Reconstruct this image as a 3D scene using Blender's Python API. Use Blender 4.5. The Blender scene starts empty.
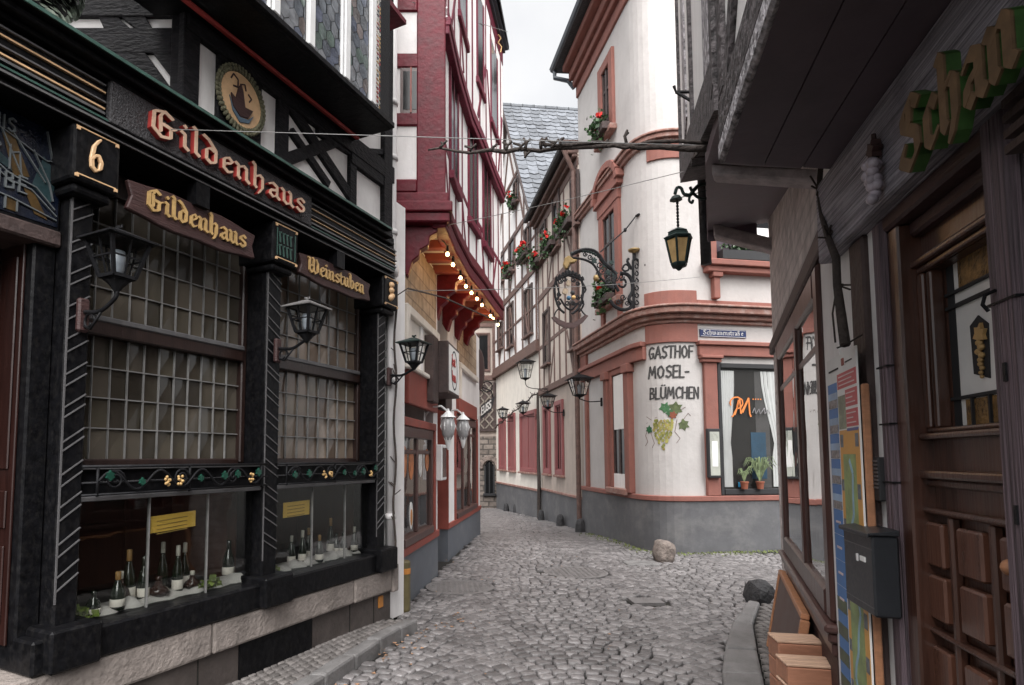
import bpy, bmesh, math, random
from mathutils import Vector
random.seed(7)
R = random.random
def U(a, b): return a + (b - a) * random.random()
SC = bpy.context.scene
COL = SC.collection
PI = math.pi
# ------------------------------------------------------------------ camera
FOC, CX, CY, TILT, EYE = 600.0, 440.0, 414.0, math.radians(4.1), 1.5
cam_d = bpy.data.cameras.new('camera')
cam = bpy.data.objects.new('camera', cam_d); COL.objects.link(cam)
cam.location = (0, 0, EYE); cam.rotation_euler = (PI / 2 + TILT, 0, 0)
cam_d.sensor_fit = 'HORIZONTAL'; cam_d.sensor_width = 36.0
cam_d.lens = FOC / 1024 * 36.0
cam_d.shift_x = (512 - CX) / 1024; cam_d.shift_y = (CY - 342.5) / 1024
cam_d.clip_start = 0.05; cam_d.clip_end = 500
SC.camera = cam
# ------------------------------------------------------------------ sky, sun, exposure
SUN_EL, SUN_AZ = math.radians(54), math.radians(174)      # azimuth clockwise from +Y
world = bpy.data.worlds.new('World'); SC.world = world; world.use_nodes = True
wt = world.node_tree; wt.nodes.clear()
wo = wt.nodes.new('ShaderNodeOutputWorld'); bg = wt.nodes.new('ShaderNodeBackground')
sky = wt.nodes.new('ShaderNodeTexSky'); sky.sky_type = 'NISHITA'; sky.sun_disc = False
sky.sun_elevation = SUN_EL; sky.sun_rotation = SUN_AZ
hs = wt.nodes.new('ShaderNodeHueSaturation'); hs.inputs['Saturation'].default_value = 0.15
tc = wt.nodes.new('ShaderNodeTexCoord'); cn = wt.nodes.new('ShaderNodeTexNoise')
cn.inputs['Scale'].default_value = 3.2; cn.inputs['Detail'].default_value = 5
cr = wt.nodes.new('ShaderNodeValToRGB')
cr.color_ramp.elements[0].position = 0.35; cr.color_ramp.elements[0].color = (0.80, 0.815, 0.85, 1)
cr.color_ramp.elements[1].position = 0.62; cr.color_ramp.elements[1].color = (1.0, 1.0, 1.01, 1)
cm = wt.nodes.new('ShaderNodeVectorMath'); cm.operation = 'SCALE'; cm.inputs['Scale'].default_value = 2.35
mx = wt.nodes.new('ShaderNodeMixRGB'); mx.inputs[0].default_value = 0.9
L = wt.links.new
L(sky.outputs[0], hs.inputs['Color']); L(tc.outputs['Generated'], cn.inputs['Vector']); L(cn.outputs['Fac'], cr.inputs[0])
L(cr.outputs[0], cm.inputs[0]); L(hs.outputs[0], mx.inputs[1]); L(cm.outputs[0], mx.inputs[2])
L(mx.outputs[0], bg.inputs['Color']); bg.inputs['Strength'].default_value = 0.055
L(bg.outputs[0], wo.inputs['Surface'])
sun_d = bpy.data.lights.new('sun', 'SUN'); sun_d.energy = 1.5; sun_d.angle = math.radians(75); sun_d.color = (1.0, 0.985, 0.97)
sun = bpy.data.objects.new('sun', sun_d); COL.objects.link(sun)
sdir = Vector((math.sin(SUN_AZ) * math.cos(SUN_EL), math.cos(SUN_AZ) * math.cos(SUN_EL), math.sin(SUN_EL)))
sun.rotation_euler = sdir.to_track_quat('Z', 'Y').to_euler(); sun.location = sdir * 40
vs = SC.view_settings
vs.view_transform = 'Standard'; vs.look = 'None'; vs.exposure = 2.95; vs.gamma = 1.0; vs.use_curve_mapping = False
SC.render.engine = 'CYCLES'; SC.cycles.use_denoising = True; SC.cycles.max_bounces = 7
SC.cycles.diffuse_bounces = 4; SC.cycles.transparent_max_bounces = 8; SC.cycles.caustics_reflective = False; SC.cycles.caustics_refractive = False

# ------------------------------------------------------------------ measuring: image ray -> wall plane in metres
def ray(px, py):
    x = (px - CX) / FOC; y = -(py - CY) / FOC
    return (x, math.cos(TILT) - y * math.sin(TILT), math.sin(TILT) + y * math.cos(TILT))
def ground(px, py, z=0.0):
    r = ray(px, py); t = (z - EYE) / r[2]; return (r[0] * t, r[1] * t)
def at_depth(px, py, Y):
    r = ray(px, py); t = Y / r[1]; return (r[0] * t, Y, EYE + r[2] * t)
def proj(p):
    dz = p[2] - EYE; d = p[1] * math.cos(TILT) + dz * math.sin(TILT); up = -p[1] * math.sin(TILT) + dz * math.cos(TILT)
    return (CX + FOC * p[0] / d, CY - FOC * up / d)

class Frame:
    """right-handed-ish local frame: u along, n out of the wall, z up"""
    def __init__(s, o, ex=(1, 0, 0), en=(0, -1, 0), ez=(0, 0, 1)):
        s.o = Vector(o); s.ex = Vector(ex); s.en = Vector(en); s.ez = Vector(ez)
    def P(s, u, n, z): return s.o + s.ex * u + s.en * n + s.ez * z
    def at(s, u, n, z, flip=False, ex=None, ez=None):
        return Frame(s.P(u, n, z), (-s.ex if flip else s.ex), s.en, s.ez)
class Fac(Frame):
    """vertical wall plane through ground point p running to the vanishing point vp"""
    def __init__(s, p, vp=None, side=1, d=None):
        if d is None:
            r = ray(vp, 457.0); d = (r[0], r[1])
        l = math.hypot(*d); d = (d[0] / l, d[1] / l)
        Frame.__init__(s, (p[0], p[1], 0), (d[0], d[1], 0), (d[1] * side, -d[0] * side, 0))
    def q(s, px, py, n=0.0):
        r = Vector(ray(px, py)); c = Vector((0, 0, EYE)); o = s.P(0, n, 0)
        t = (o - c).dot(s.en) / r.dot(s.en); w = c + r * t
        return ((w - o).dot(s.ex), w.z)
    def yaw(s): return math.atan2(s.en.y, s.en.x)
WORLD = Frame((0, 0, 0), (1, 0, 0), (0, 1, 0))
class Plan:
    """frame that follows a plan polyline; u is arc length, n outward (right of travel when side=1)"""
    def __init__(s, pts, side=1):
        s.pts = [Vector((p[0], p[1], 0)) for p in pts]; s.L = [0.0]; s.side = side
        for a, b in zip(s.pts, s.pts[1:]): s.L.append(s.L[-1] + (b - a).length)
        seg = [(b - a).normalized() for a, b in zip(s.pts, s.pts[1:])]
        nn = [Vector((d.y, -d.x, 0)) * side for d in seg]
        s.vn = [nn[0]]
        for a, b in zip(nn, nn[1:]):
            m = (a + b).normalized(); s.vn.append(m / max(0.4, m.dot(a)))
        s.vn.append(nn[-1])
    def P(s, u, n, z):
        i = 0
        while i < len(s.L) - 2 and u > s.L[i + 1]: i += 1
        t = (u - s.L[i]) / (s.L[i + 1] - s.L[i])
        p = s.pts[i].lerp(s.pts[i + 1], t); v = s.vn[i].lerp(s.vn[i + 1], min(1, max(0, t)))
        r = p + v * n; return Vector((r.x, r.y, z))
    def s_at(s, px, z, n=0.0):
        a, b = s.L[0], s.L[-1]; fa = proj(s.P(a, n, z))[0] - px; best = a
        N = 400; prev = None
        for i in range(N + 1):
            u = a + (b - a) * i / N; p = s.P(u, n, z)
            if p.y < 0.3: prev = None; continue
            e = proj(p)[0] - px
            if prev is not None and prev[1] * e <= 0:
                return prev[0] + (u - prev[0]) * abs(prev[1]) / (abs(prev[1]) + abs(e) + 1e-9)
            prev = (u, e)
        return prev[0] if prev else a

# ------------------------------------------------------------------ mesh builder
def hull(pts):
    pts = sorted(set((round(p[0], 6), round(p[1], 6)) for p in pts))
    if len(pts) < 3: return pts
    def half(ps):
        h = []
        for p in ps:
            while len(h) > 1 and (h[-1][0] - h[-2][0]) * (p[1] - h[-2][1]) - (h[-1][1] - h[-2][1]) * (p[0] - h[-2][0]) <= 1e-12: h.pop()
            h.append(p)
        return h
    a = half(pts); b = half(pts[::-1]); return a[:-1] + b[:-1]
def spline(pts, m=4):
    """smooth curve through the points"""
    P = [Vector(p) for p in pts]; out = []
    for i in range(len(P) - 1):
        a, b, c, d = P[max(0, i - 1)], P[i], P[i + 1], P[min(len(P) - 1, i + 2)]
        for k in range(m):
            t = k / m; out.append(.5 * ((2 * b) + (c - a) * t + (2 * a - 5 * b + 4 * c - d) * t * t + (3 * b - a - 3 * c + d) * t ** 3))
    return out + [P[-1]]
class MB:
    def __init__(s): s.v = []; s.f = []; s.pieces = []
    def add(s, vs, fs):
        k = len(s.v); k2 = len(s.f); s.v += [tuple(v) for v in vs]; s.f += [tuple(i + k for i in f) for f in fs]; s.pieces.append((k, len(s.v), k2, len(s.f)))
    def box(s, F, u0, u1, n0, n1, z0, z1):
        s.add([F.P(u, n, z) for z in (z0, z1) for n in (n0, n1) for u in (u0, u1)],
              [(0, 1, 3, 2), (4, 6, 7, 5), (0, 4, 5, 1), (2, 3, 7, 6), (0, 2, 6, 4), (1, 5, 7, 3)])
        return s
    def prism(s, F, pts, n0, n1):
        m = len(pts)
        s.add([F.P(u, n0, z) for u, z in pts] + [F.P(u, n1, z) for u, z in pts],
              [tuple(range(m))[::-1], tuple(range(m, 2 * m))] + [(i, (i + 1) % m, m + (i + 1) % m, m + i) for i in range(m)])
        return s
    def quad(s, F, pts, n=0.0):
        s.add([F.P(u, n, z) for u, z in pts], [tuple(range(len(pts)))]); return s
    def poly3(s, pts, thick=None):
        m = len(pts)
        if thick is None: s.add(pts, [tuple(range(m))]); return s
        t = Vector(thick)
        s.add(list(pts) + [Vector(p) + t for p in pts], [tuple(range(m))[::-1], tuple(range(m, 2 * m))] + [(i, (i + 1) % m, m + (i + 1) % m, m + i) for i in range(m)])
        return s
    def beam(s, F, a, b, w, n0, n1):
        dx, dz = b[0] - a[0], b[1] - a[1]; l = math.hypot(dx, dz) or 1; ox, oz = -dz / l * w / 2, dx / l * w / 2
        return s.prism(F, [(a[0] + ox, a[1] + oz), (a[0] - ox, a[1] - oz), (b[0] - ox, b[1] - oz), (b[0] + ox, b[1] + oz)], n0, n1)
    def bands(s, F, n0, n1, z0, z1, u0, u1, step=None):
        """a band along a Plan frame between arc lengths, split at plan vertices"""
        us = [u0] + [l for l in F.L if u0 + 1e-4 < l < u1 - 1e-4] + [u1]
        vs = []
        for u in us: vs += [F.P(u, n0, z0), F.P(u, n1, z0), F.P(u, n1, z1), F.P(u, n0, z1)]
        fs = [(0, 1, 2, 3), tuple(4 * (len(us) - 1) + i for i in (3, 2, 1, 0))]
        for i in range(len(us) - 1):
            a, b = 4 * i, 4 * i + 4
            for j in range(4): fs.append((a + j, b + j, b + (j + 1) % 4, a + (j + 1) % 4))
        s.add(vs, fs); return s
    def tube(s, pts, r, k=6, F=None, closed=False):
        pts = [Vector(F.P(*p)) if F else Vector(p) for p in pts]; m = len(pts)
        rs = r if isinstance(r, (list, tuple)) else [r] * m
        vs = []; ref = None
        for i, p in enumerate(pts):
            a = pts[i - 1] if (i or closed) else p; b = pts[(i + 1) % m] if (i < m - 1 or closed) else p
            t = (b - a).normalized()
            if ref is None: ref = t.orthogonal().normalized()
            ref = (ref - t * ref.dot(t)); ref = ref.normalized() if ref.length > 1e-6 else t.orthogonal().normalized()
            bi = t.cross(ref)
            vs += [p + (ref * math.cos(2 * PI * j / k) + bi * math.sin(2 * PI * j / k)) * rs[i] for j in range(k)]
        fs = []
        for i in range(m if closed else m - 1):
            a, b = i * k, ((i + 1) % m) * k
            fs += [(a + j, a + (j + 1) % k, b + (j + 1) % k, b + j) for j in range(k)]
        if not closed: fs += [tuple(range(k))[::-1], tuple((m - 1) * k + j for j in range(k))]
        s.add(vs, fs); return s
    def lathe(s, c, prof, k=12, axis=None, rot=0.0):
        c = Vector(c); vs = []; fs = []
        for r, z in prof:
            vs += [c + Vector((r * math.cos(rot + 2 * PI * j / k), r * math.sin(rot + 2 * PI * j / k), z)) for j in range(k)]
        for i in range(len(prof) - 1):
            a, b = i * k, i * k + k
            fs += [(a + j, a + (j + 1) % k, b + (j + 1) % k, b + j) for j in range(k)]
        fs += [tuple(range(k))[::-1], tuple((len(prof) - 1) * k + j for j in range(k))]
        s.add(vs, fs); return s
    def ball(s, c, r, k=8, m=6, sz=1.0):
        return s.lathe(c, [(max(1e-4, r * math.sin(PI * i / m)), -r * sz * math.cos(PI * i / m)) for i in range(m + 1)], k)
    def build(s, name, mat, parent=None, smooth=False, bevel=0.0, segs=1, recalc=True, split=False):
        if split:
            os_ = []
            for v0, v1, f0, f1 in s.pieces:
                k = MB(); k.v = s.v[v0:v1]; k.f = [tuple(i - v0 for i in f) for f in s.f[f0:f1]]; os_.append(k.build(name, mat, parent, smooth, bevel, segs, recalc))
            return os_
        me = bpy.data.meshes.new(name)
        off = Vector((0, 0, 0))
        if parent is not None:
            p = parent
            while p.parent: p = p.parent
            off = p.location
        me.from_pydata([tuple(Vector(v) - off) for v in s.v], [], s.f); me.update()
        if recalc:
            b = bmesh.new(); b.from_mesh(me); bmesh.ops.recalc_face_normals(b, faces=b.faces); b.to_mesh(me); b.free()
        o = bpy.data.objects.new(name, me); COL.objects.link(o); me.materials.append(mat)
        if parent is not None: o.parent = parent
        if smooth:
            for p in me.polygons: p.use_smooth = True
        if bevel:
            m = o.modifiers.new('edge', 'BEVEL'); m.width = bevel; m.segments = segs; m.limit_method = 'ANGLE'; m.angle_limit = math.radians(40)
            m.harden_normals = False
        return o
def thing(name, label, cat, loc=(0, 0, 0), rz=0.0, group=None):
    o = bpy.data.objects.new(name, None); COL.objects.link(o); o.location = loc; o.rotation_euler = (0, 0, rz)
    o.empty_display_size = 0.1
    return tag(o, label, cat, group)
def tag(o, label, cat, group=None, kind=None):
    o['label'] = label; o['category'] = cat; o['kind'] = kind or 'thing'
    if group: o['group'] = group
    return o
def struct(o, label=None):
    o['kind'] = 'structure'
    if label: o['label'] = label
    return o
def copy_tree(o, parent=None):
    c = o.copy(); COL.objects.link(c)
    if parent is not None: c.parent = parent
    for ch in list(o.children): copy_tree(ch, c)
    return c
# ------------------------------------------------------------------ materials
def mat(name, col, rough=0.6, var=0.25, scale=6.0, stretch=(1, 1, 1), bump=0.0, bscale=None, metal=0.0, spec=0.5, dirt=None, dirt_amt=0.0,
        dscale=(2, 2, 0.35), island=0.0, coat=0.0, yaw=0.0, detail=6.0):
    m = bpy.data.materials.new(name); m.use_nodes = True; t = m.node_tree; N = t.nodes.new; K = t.links.new
    b = t.nodes['Principled BSDF']
    g = N('ShaderNodeNewGeometry'); mp = N('ShaderNodeMapping'); mp.inputs['Scale'].default_value = stretch
    mr = N('ShaderNodeMapping'); mr.inputs['Rotation'].default_value = (0, 0, yaw)
    K(g.outputs['Position'], mr.inputs['Vector']); K(mr.outputs[0], mp.inputs['Vector'])
    n = N('ShaderNodeTexNoise'); n.inputs['Scale'].default_value = scale; n.inputs['Detail'].default_value = detail; n.inputs['Roughness'].default_value = 0.65
    K(mp.outputs[0], n.inputs['Vector'])
    r = N('ShaderNodeValToRGB'); e = r.color_ramp.elements
    lo = [max(0, c * (1 - var)) for c in col]; hi = [min(1, c * (1 + var)) for c in col]
    e[0].position = 0.3; e[0].color = (*lo, 1); e[1].position = 0.7; e[1].color = (*hi, 1)
    K(n.outputs['Fac'], r.inputs[0]); out = r.outputs[0]
    if dirt:
        md = N('ShaderNodeMapping'); md.inputs['Scale'].default_value = dscale; K(g.outputs['Position'], md.inputs['Vector'])
        nd = N('ShaderNodeTexNoise'); nd.inputs['Scale'].default_value = 1.7; nd.inputs['Detail'].default_value = 8; nd.inputs['Roughness'].default_value = 0.7
        K(md.outputs[0], nd.inputs['Vector'])
        rd = N('ShaderNodeValToRGB'); rd.color_ramp.elements[0].position = 0.48; rd.color_ramp.elements[0].color = (0, 0, 0, 1)
        rd.color_ramp.elements[1].position = 0.78; rd.color_ramp.elements[1].color = (dirt_amt,) * 3 + (1,)
        K(nd.outputs['Fac'], rd.inputs[0])
        x = N('ShaderNodeMixRGB'); K(rd.outputs[0], x.inputs[0]); K(out, x.inputs[1]); x.inputs[2].default_value = (*dirt, 1); out = x.outputs[0]
    if island:
        h = N('ShaderNodeHueSaturation'); ma = N('ShaderNodeMapRange'); ma.inputs['To Min'].default_value = 1 - island; ma.inputs['To Max'].default_value = 1 + island
        K(g.outputs['Random Per Island'], ma.inputs['Value']); K(ma.outputs[0], h.inputs['Value']); K(out, h.inputs['Color']); out = h.outputs[0]
    K(out, b.inputs['Base Color'])
    rr = N('ShaderNodeMapRange'); rr.inputs['To Min'].default_value = max(0.03, rough - 0.12); rr.inputs['To Max'].default_value = min(1, rough + 0.12)
    K(n.outputs['Fac'], rr.inputs['Value']); K(rr.outputs[0], b.inputs['Roughness'])
    b.inputs['Metallic'].default_value = metal; b.inputs['Specular IOR Level'].default_value = spec
    if coat: b.inputs['Coat Weight'].default_value = coat; b.inputs['Coat Roughness'].default_value = 0.25
    if bump:
        n2 = N('ShaderNodeTexNoise'); n2.inputs['Scale'].default_value = bscale or scale * 4; n2.inputs['Detail'].default_value = 4
        K(mp.outputs[0], n2.inputs['Vector'])
        bp = N('ShaderNodeBump'); bp.inputs['Strength'].default_value = bump; bp.inputs['Distance'].default_value = 0.02
        K(n2.outputs['Fac'], bp.inputs['Height']); K(bp.outputs[0], b.inputs['Normal'])
    return m
def emit(name, col, s):
    m = bpy.data.materials.new(name); m.use_nodes = True; b = m.node_tree.nodes['Principled BSDF']
    b.inputs['Base Color'].default_value = (*col, 1); b.inputs['Emission Color'].default_value = (*col, 1); b.inputs['Emission Strength'].default_value = s; return m
def clear_glass(name, tint=(1, 1, 1), base=0.06, rough=0.02, boost=1.0):
    m = bpy.data.materials.new(name); m.use_nodes = True; t = m.node_tree; t.nodes.clear(); N = t.nodes.new; K = t.links.new
    o = N('ShaderNodeOutputMaterial'); x = N('ShaderNodeMixShader'); tr = N('ShaderNodeBsdfTransparent'); gl = N('ShaderNodeBsdfGlossy')
    tr.inputs[0].default_value = (*tint, 1); gl.inputs['Roughness'].default_value = rough
    lw = N('ShaderNodeLayerWeight'); lw.inputs['Blend'].default_value = 0.5; fr = N('ShaderNodeMath'); fr.operation = 'POWER'; fr.inputs[1].default_value = 4.0; K(lw.outputs['Facing'], fr.inputs[0])
    g = N('ShaderNodeNewGeometry'); n = N('ShaderNodeTexNoise'); n.inputs['Scale'].default_value = 2.5; K(g.outputs['Position'], n.inputs['Vector'])
    bp = N('ShaderNodeBump'); bp.inputs['Strength'].default_value = 0.06; bp.inputs['Distance'].default_value = 0.05; K(n.outputs['Fac'], bp.inputs['Height']); K(bp.outputs[0], gl.inputs['Normal'])
    a = N('ShaderNodeMath'); a.operation = 'MULTIPLY_ADD'; a.inputs[1].default_value = boost; a.inputs[2].default_value = base; a.use_clamp = True
    K(fr.outputs[0], a.inputs[0]); K(a.outputs[0], x.inputs[0]); K(tr.outputs[0], x.inputs[1]); K(gl.outputs[0], x.inputs[2]); K(x.outputs[0], o.inputs[0])
    return m
def islands(name, cols, rough=0.2, spec=0.5, bump=0.15, bscale=14, mix=0.0, ncol=(0.3, 0.3, 0.3)):
    """each loose piece of the mesh takes its own colour from a stepped list"""
    m = bpy.data.materials.new(name); m.use_nodes = True; t = m.node_tree; N = t.nodes.new; K = t.links.new; b = t.nodes['Principled BSDF']
    g = N('ShaderNodeNewGeometry'); r = N('ShaderNodeValToRGB'); r.color_ramp.interpolation = 'CONSTANT'; e = r.color_ramp.elements
    while len(e) < len(cols): e.new(0.5)
    for i, c in enumerate(cols): e[i].position = i / len(cols); e[i].color = (*c, 1)
    K(g.outputs['Random Per Island'], r.inputs[0])
    n = N('ShaderNodeTexNoise'); n.inputs['Scale'].default_value = bscale; n.inputs['Detail'].default_value = 5; K(g.outputs['Position'], n.inputs['Vector'])
    x = N('ShaderNodeMixRGB'); x.blend_type = 'MULTIPLY'; x.inputs[0].default_value = 0.8
    rr = N('ShaderNodeValToRGB'); rr.color_ramp.elements[0].position = 0.3; rr.color_ramp.elements[0].color = (0.35, 0.35, 0.35, 1); rr.color_ramp.elements[1].position = 0.7; rr.color_ramp.elements[1].color = (1.25, 1.25, 1.25, 1)
    K(n.outputs['Fac'], rr.inputs[0]); K(r.outputs[0], x.inputs[1]); K(rr.outputs[0], x.inputs[2]); K(x.outputs[0], b.inputs['Base Color'])
    b.inputs['Roughness'].default_value = rough; b.inputs['Specular IOR Level'].default_value = spec
    bp = N('ShaderNodeBump'); bp.inputs['Strength'].default_value = bump; bp.inputs['Distance'].default_value = 0.02; K(n.outputs['Fac'], bp.inputs['Height']); K(bp.outputs[0], b.inputs['Normal'])
    return m
def masonry(name, c1, c2, mortar, scale, bw, rh, yaw=0.0, rough=0.85, msize=0.012, offset=0.5, bump=0.6, squash=1.0):
    """bricks, ashlar or slates laid in wall coordinates: along the wall by yaw, up by z"""
    m = bpy.data.materials.new(name); m.use_nodes = True; t = m.node_tree; N = t.nodes.new; K = t.links.new; b = t.nodes['Principled BSDF']
    g = N('ShaderNodeNewGeometry'); mr = N('ShaderNodeMapping'); mr.inputs['Rotation'].default_value = (0, 0, yaw)
    K(g.outputs['Position'], mr.inputs['Vector'])
    sp = N('ShaderNodeSeparateXYZ'); K(mr.outputs[0], sp.inputs[0]); cb = N('ShaderNodeCombineXYZ'); K(sp.outputs['X'], cb.inputs['X']); K(sp.outputs['Z'], cb.inputs['Y'])
    nz = N('ShaderNodeTexNoise'); nz.inputs['Scale'].default_value = 5; K(g.outputs['Position'], nz.inputs['Vector'])
    ad = N('ShaderNodeVectorMath'); ad.operation = 'MULTIPLY_ADD'; ad.inputs[1].default_value = (0.02, 0.02, 0.02); K(nz.outputs['Color'], ad.inputs[0]); K(cb.outputs[0], ad.inputs[2])
    br = N('ShaderNodeTexBrick'); br.inputs['Scale'].default_value = scale; br.inputs['Brick Width'].default_value = bw; br.inputs['Row Height'].default_value = rh
    br.inputs['Mortar Size'].default_value = msize; br.inputs['Mortar Smooth'].default_value = 0.3; br.offset = offset; br.inputs['Bias'].default_value = 0.0
    br.inputs['Color1'].default_value = (*c1, 1); br.inputs['Color2'].default_value = (*c2, 1); br.inputs['Mortar'].default_value = (*mortar, 1)
    K(ad.outputs[0], br.inputs['Vector'])
    n = N('ShaderNodeTexNoise'); n.inputs['Scale'].default_value = 9; n.inputs['Detail'].default_value = 8; K(g.outputs['Position'], n.inputs['Vector'])
    rr = N('ShaderNodeValToRGB'); rr.color_ramp.elements[0].position = 0.3; rr.color_ramp.elements[0].color = (0.6, 0.6, 0.6, 1); rr.color_ramp.elements[1].position = 0.7; rr.color_ramp.elements[1].color = (1.15, 1.15, 1.15, 1)
    x = N('ShaderNodeMixRGB'); x.blend_type = 'MULTIPLY'; x.inputs[0].default_value = 0.8
    K(n.outputs['Fac'], rr.inputs[0]); K(br.outputs['Color'], x.inputs[1]); K(rr.outputs[0], x.inputs[2]); K(x.outputs[0], b.inputs['Base Color'])
    b.inputs['Roughness'].default_value = rough
    bp = N('ShaderNodeBump'); bp.inputs['Strength'].default_value = bump; bp.inputs['Distance'].default_value = 0.015; bp.invert = True
    K(br.outputs['Fac'], bp.inputs['Height']); K(bp.outputs[0], b.inputs['Normal'])
    return m
M = {}
DIRT = (0.16, 0.14, 0.13)
M['black'] = mat('black_paint', (0.0055, 0.0055, 0.0065), 0.36, 0.5, 22, bump=0.16, bscale=24, spec=0.1, dirt=(0.04, 0.037, 0.034), dirt_amt=0.35, dscale=(22, 22, 14))
M['blacktimber'] = mat('black_timber', (0.012, 0.0115, 0.0135), 0.6, 0.6, 10, (1, 1, 3), bump=0.6, bscale=22, spec=0.12, dirt=(0.05, 0.047, 0.047), dirt_amt=0.45, dscale=(14, 14, 22))
M['plaster'] = mat('white_plaster', (0.82, 0.80, 0.79), 0.85, 0.07, 3, bump=0.12, bscale=25, dirt=(0.42, 0.37, 0.36), dirt_amt=0.5)
M['plaster_g'] = mat('limewashed_plaster', (0.50, 0.475, 0.46), 0.88, 0.07, 1.6, bump=0.25, bscale=14, dirt=(0.34, 0.305, 0.295), dirt_amt=0.4, dscale=(2.6, 2.6, 1.3))
M['cream'] = mat('cream_plaster', (0.76, 0.71, 0.64), 0.85, 0.07, 3, bump=0.1, dirt=(0.4, 0.34, 0.3), dirt_amt=0.5)
M['tan'] = mat('tan_plaster', (0.46, 0.385, 0.335), 0.85, 0.1, 3, bump=0.12, dirt=(0.22, 0.18, 0.16), dirt_amt=0.5)
M['tanlight'] = mat('pale_tan_infill', (0.56, 0.48, 0.42), 0.85, 0.1, 3, bump=0.12, dirt=(0.3, 0.25, 0.22), dirt_amt=0.5)
M['grey'] = mat('grey_plinth', (0.105, 0.105, 0.111), 0.7, 0.16, 4, bump=0.12, dirt=(0.27, 0.26, 0.25), dirt_amt=0.5, dscale=(1.2, 1.2, 1.6))
M['bluegrey'] = mat('blue_grey_plinth', (0.115, 0.125, 0.145), 0.65, 0.14, 4, bump=0.1, dirt=(0.23, 0.23, 0.23), dirt_amt=0.45, dscale=(1.2, 1.2, 1.6))
M['sand'] = mat('red_sandstone', (0.255, 0.10, 0.078), 0.8, 0.14, 5, bump=0.15, bscale=40, dirt=(0.2, 0.1, 0.085), dirt_amt=0.6, dscale=(3, 3, 1))
M['sandsill'] = mat('weathered_sandstone_ledge', (0.27, 0.14, 0.112), 0.85, 0.25, 8, bump=0.2, dirt=(0.5, 0.45, 0.42), dirt_amt=0.6, dscale=(5, 5, 5))
M['maroon'] = mat('oxblood_timber', (0.125, 0.010, 0.020), 0.5, 0.3, 9, bump=0.3, bscale=22, spec=.25, dirt=(0.06, 0.015, 0.02), dirt_amt=0.5, dscale=(4, 4, 4))
M['purple'] = mat('wine_red_timber', (0.135, 0.014, 0.032), 0.55, 0.3, 9, spec=.25, bump=0.3, bscale=30)
M['brick_red'] = mat('brick_red_paint', (0.27, 0.062, 0.045), 0.55, 0.18, 6, bump=0.08, dirt=(0.15, 0.04, 0.03), dirt_amt=0.5)
M['shutter'] = mat('faded_red_shutter', (0.26, 0.085, 0.085), 0.6, 0.16, 8, (1, 1, .3), bump=0.1)
M['browntimber'] = mat('brown_timber', (0.13, 0.075, 0.062), 0.7, 0.35, 9, (1, 1, 1), bump=0.3)
M['darktimber'] = mat('dark_brown_timber', (0.055, 0.035, 0.032), 0.65, 0.4, 9, bump=0.3)
M['fadedink'] = mat('faded_black_paint', (0.045, 0.043, 0.043), .85, .6, 30, dirt=(.25, .235, .23), dirt_amt=.5, dscale=(14, 14, 14))
M['doorwood'] = mat('dark_varnished_wood', (0.062, 0.026, 0.017), 0.33, 0.45, 5, (6, 6, 0.5), bump=0.12, bscale=16, coat=0.3)
M['reddoor'] = mat('red_brown_door_wood', (0.018, 0.005, 0.0035), 0.4, 0.4, 5, (6, 6, 0.5), bump=0.1, bscale=16)
M['framewood'] = mat('brown_window_frame', (0.07, 0.032, 0.027), 0.4, 0.35, 6, (4, 4, 0.6), bump=0.1, coat=0.2)
M['orangewood'] = mat('orange_pine', (0.40, 0.185, 0.095), 0.5, 0.25, 7, (1, 5, 5), bump=0.12)
M['crate'] = mat('planed_crate_wood', (0.36, 0.165, 0.10), 0.55, 0.2, 6, (0.7, 6, 6), bump=0.12, bscale=20, island=0.15)
M['ledge'] = mat('worn_stone_ledge', (0.25, 0.215, 0.195), 0.85, 0.28, 7, bump=0.55, bscale=36, dirt=(0.09, 0.075, 0.065), dirt_amt=0.65, dscale=(2.5, 2.5, 2.0))
M['stone_base'] = mat('dark_stone_base', (0.065, 0.052, 0.047), 0.75, 0.3, 5, bump=0.3, bscale=30, dirt=(0.14, 0.12, 0.11), dirt_amt=0.6, dscale=(2, 2, 2))
M['iron'] = mat('wrought_iron', (0.012, 0.012, 0.0135), 0.5, 0.4, 20, bump=0.2, spec=.15)
M['greeniron'] = mat('patinated_iron', (0.018, 0.03, 0.028), 0.5, 0.4, 16, bump=0.2, spec=.2)
M['lead'] = mat('lead_came', (0.2, 0.195, 0.19), 0.5, 0.3, 10)
M['whitemetal'] = mat('white_enamel', (0.74, 0.74, 0.74), 0.35, 0.06, 8)
M['zinc'] = mat('zinc_pipe', (0.62, 0.60, 0.60), 0.5, 0.1, 5, dirt=(0.35, 0.32, 0.3), dirt_amt=0.5)
M['gold'] = mat('gold_leaf', (0.50, 0.32, 0.13), 0.42, 0.25, 18, metal=0.15)
M['goldline'] = mat('gilt_line', (0.62, 0.40, 0.22), 0.4, 0.2, 12)
M['palewood'] = mat('rose_cream_paint', (0.52, 0.35, 0.25), 0.6, 0.2, 14)
M['redside'] = mat('letter_red_paint', (0.36, 0.04, 0.035), 0.5, 0.15, 14)
M['greenline'] = mat('dark_green_paint', (0.03, 0.075, 0.06), 0.45, 0.3, 12)
M['shopframe'] = mat('black_brown_window_frame', (0.022, 0.011, 0.009), 0.4, 0.35, 6, (4, 4, .6), bump=.1)
M['greyline'] = mat('grey_line_painted_light', (0.10, 0.097, 0.10), 0.45, 0.2, 14)  # grey lines; on the black shopfront they paint in caught light
M['signbrown'] = mat('brown_sign_wood', (0.042, 0.017, 0.016), 0.6, 0.25, 6, (1, 1, 6), bump=0.3, bscale=20)
M['signblack'] = mat('hammered_black_board', (0.035, 0.033, 0.036), 0.6, 0.4, 40, bump=0.8, bscale=90)
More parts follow.
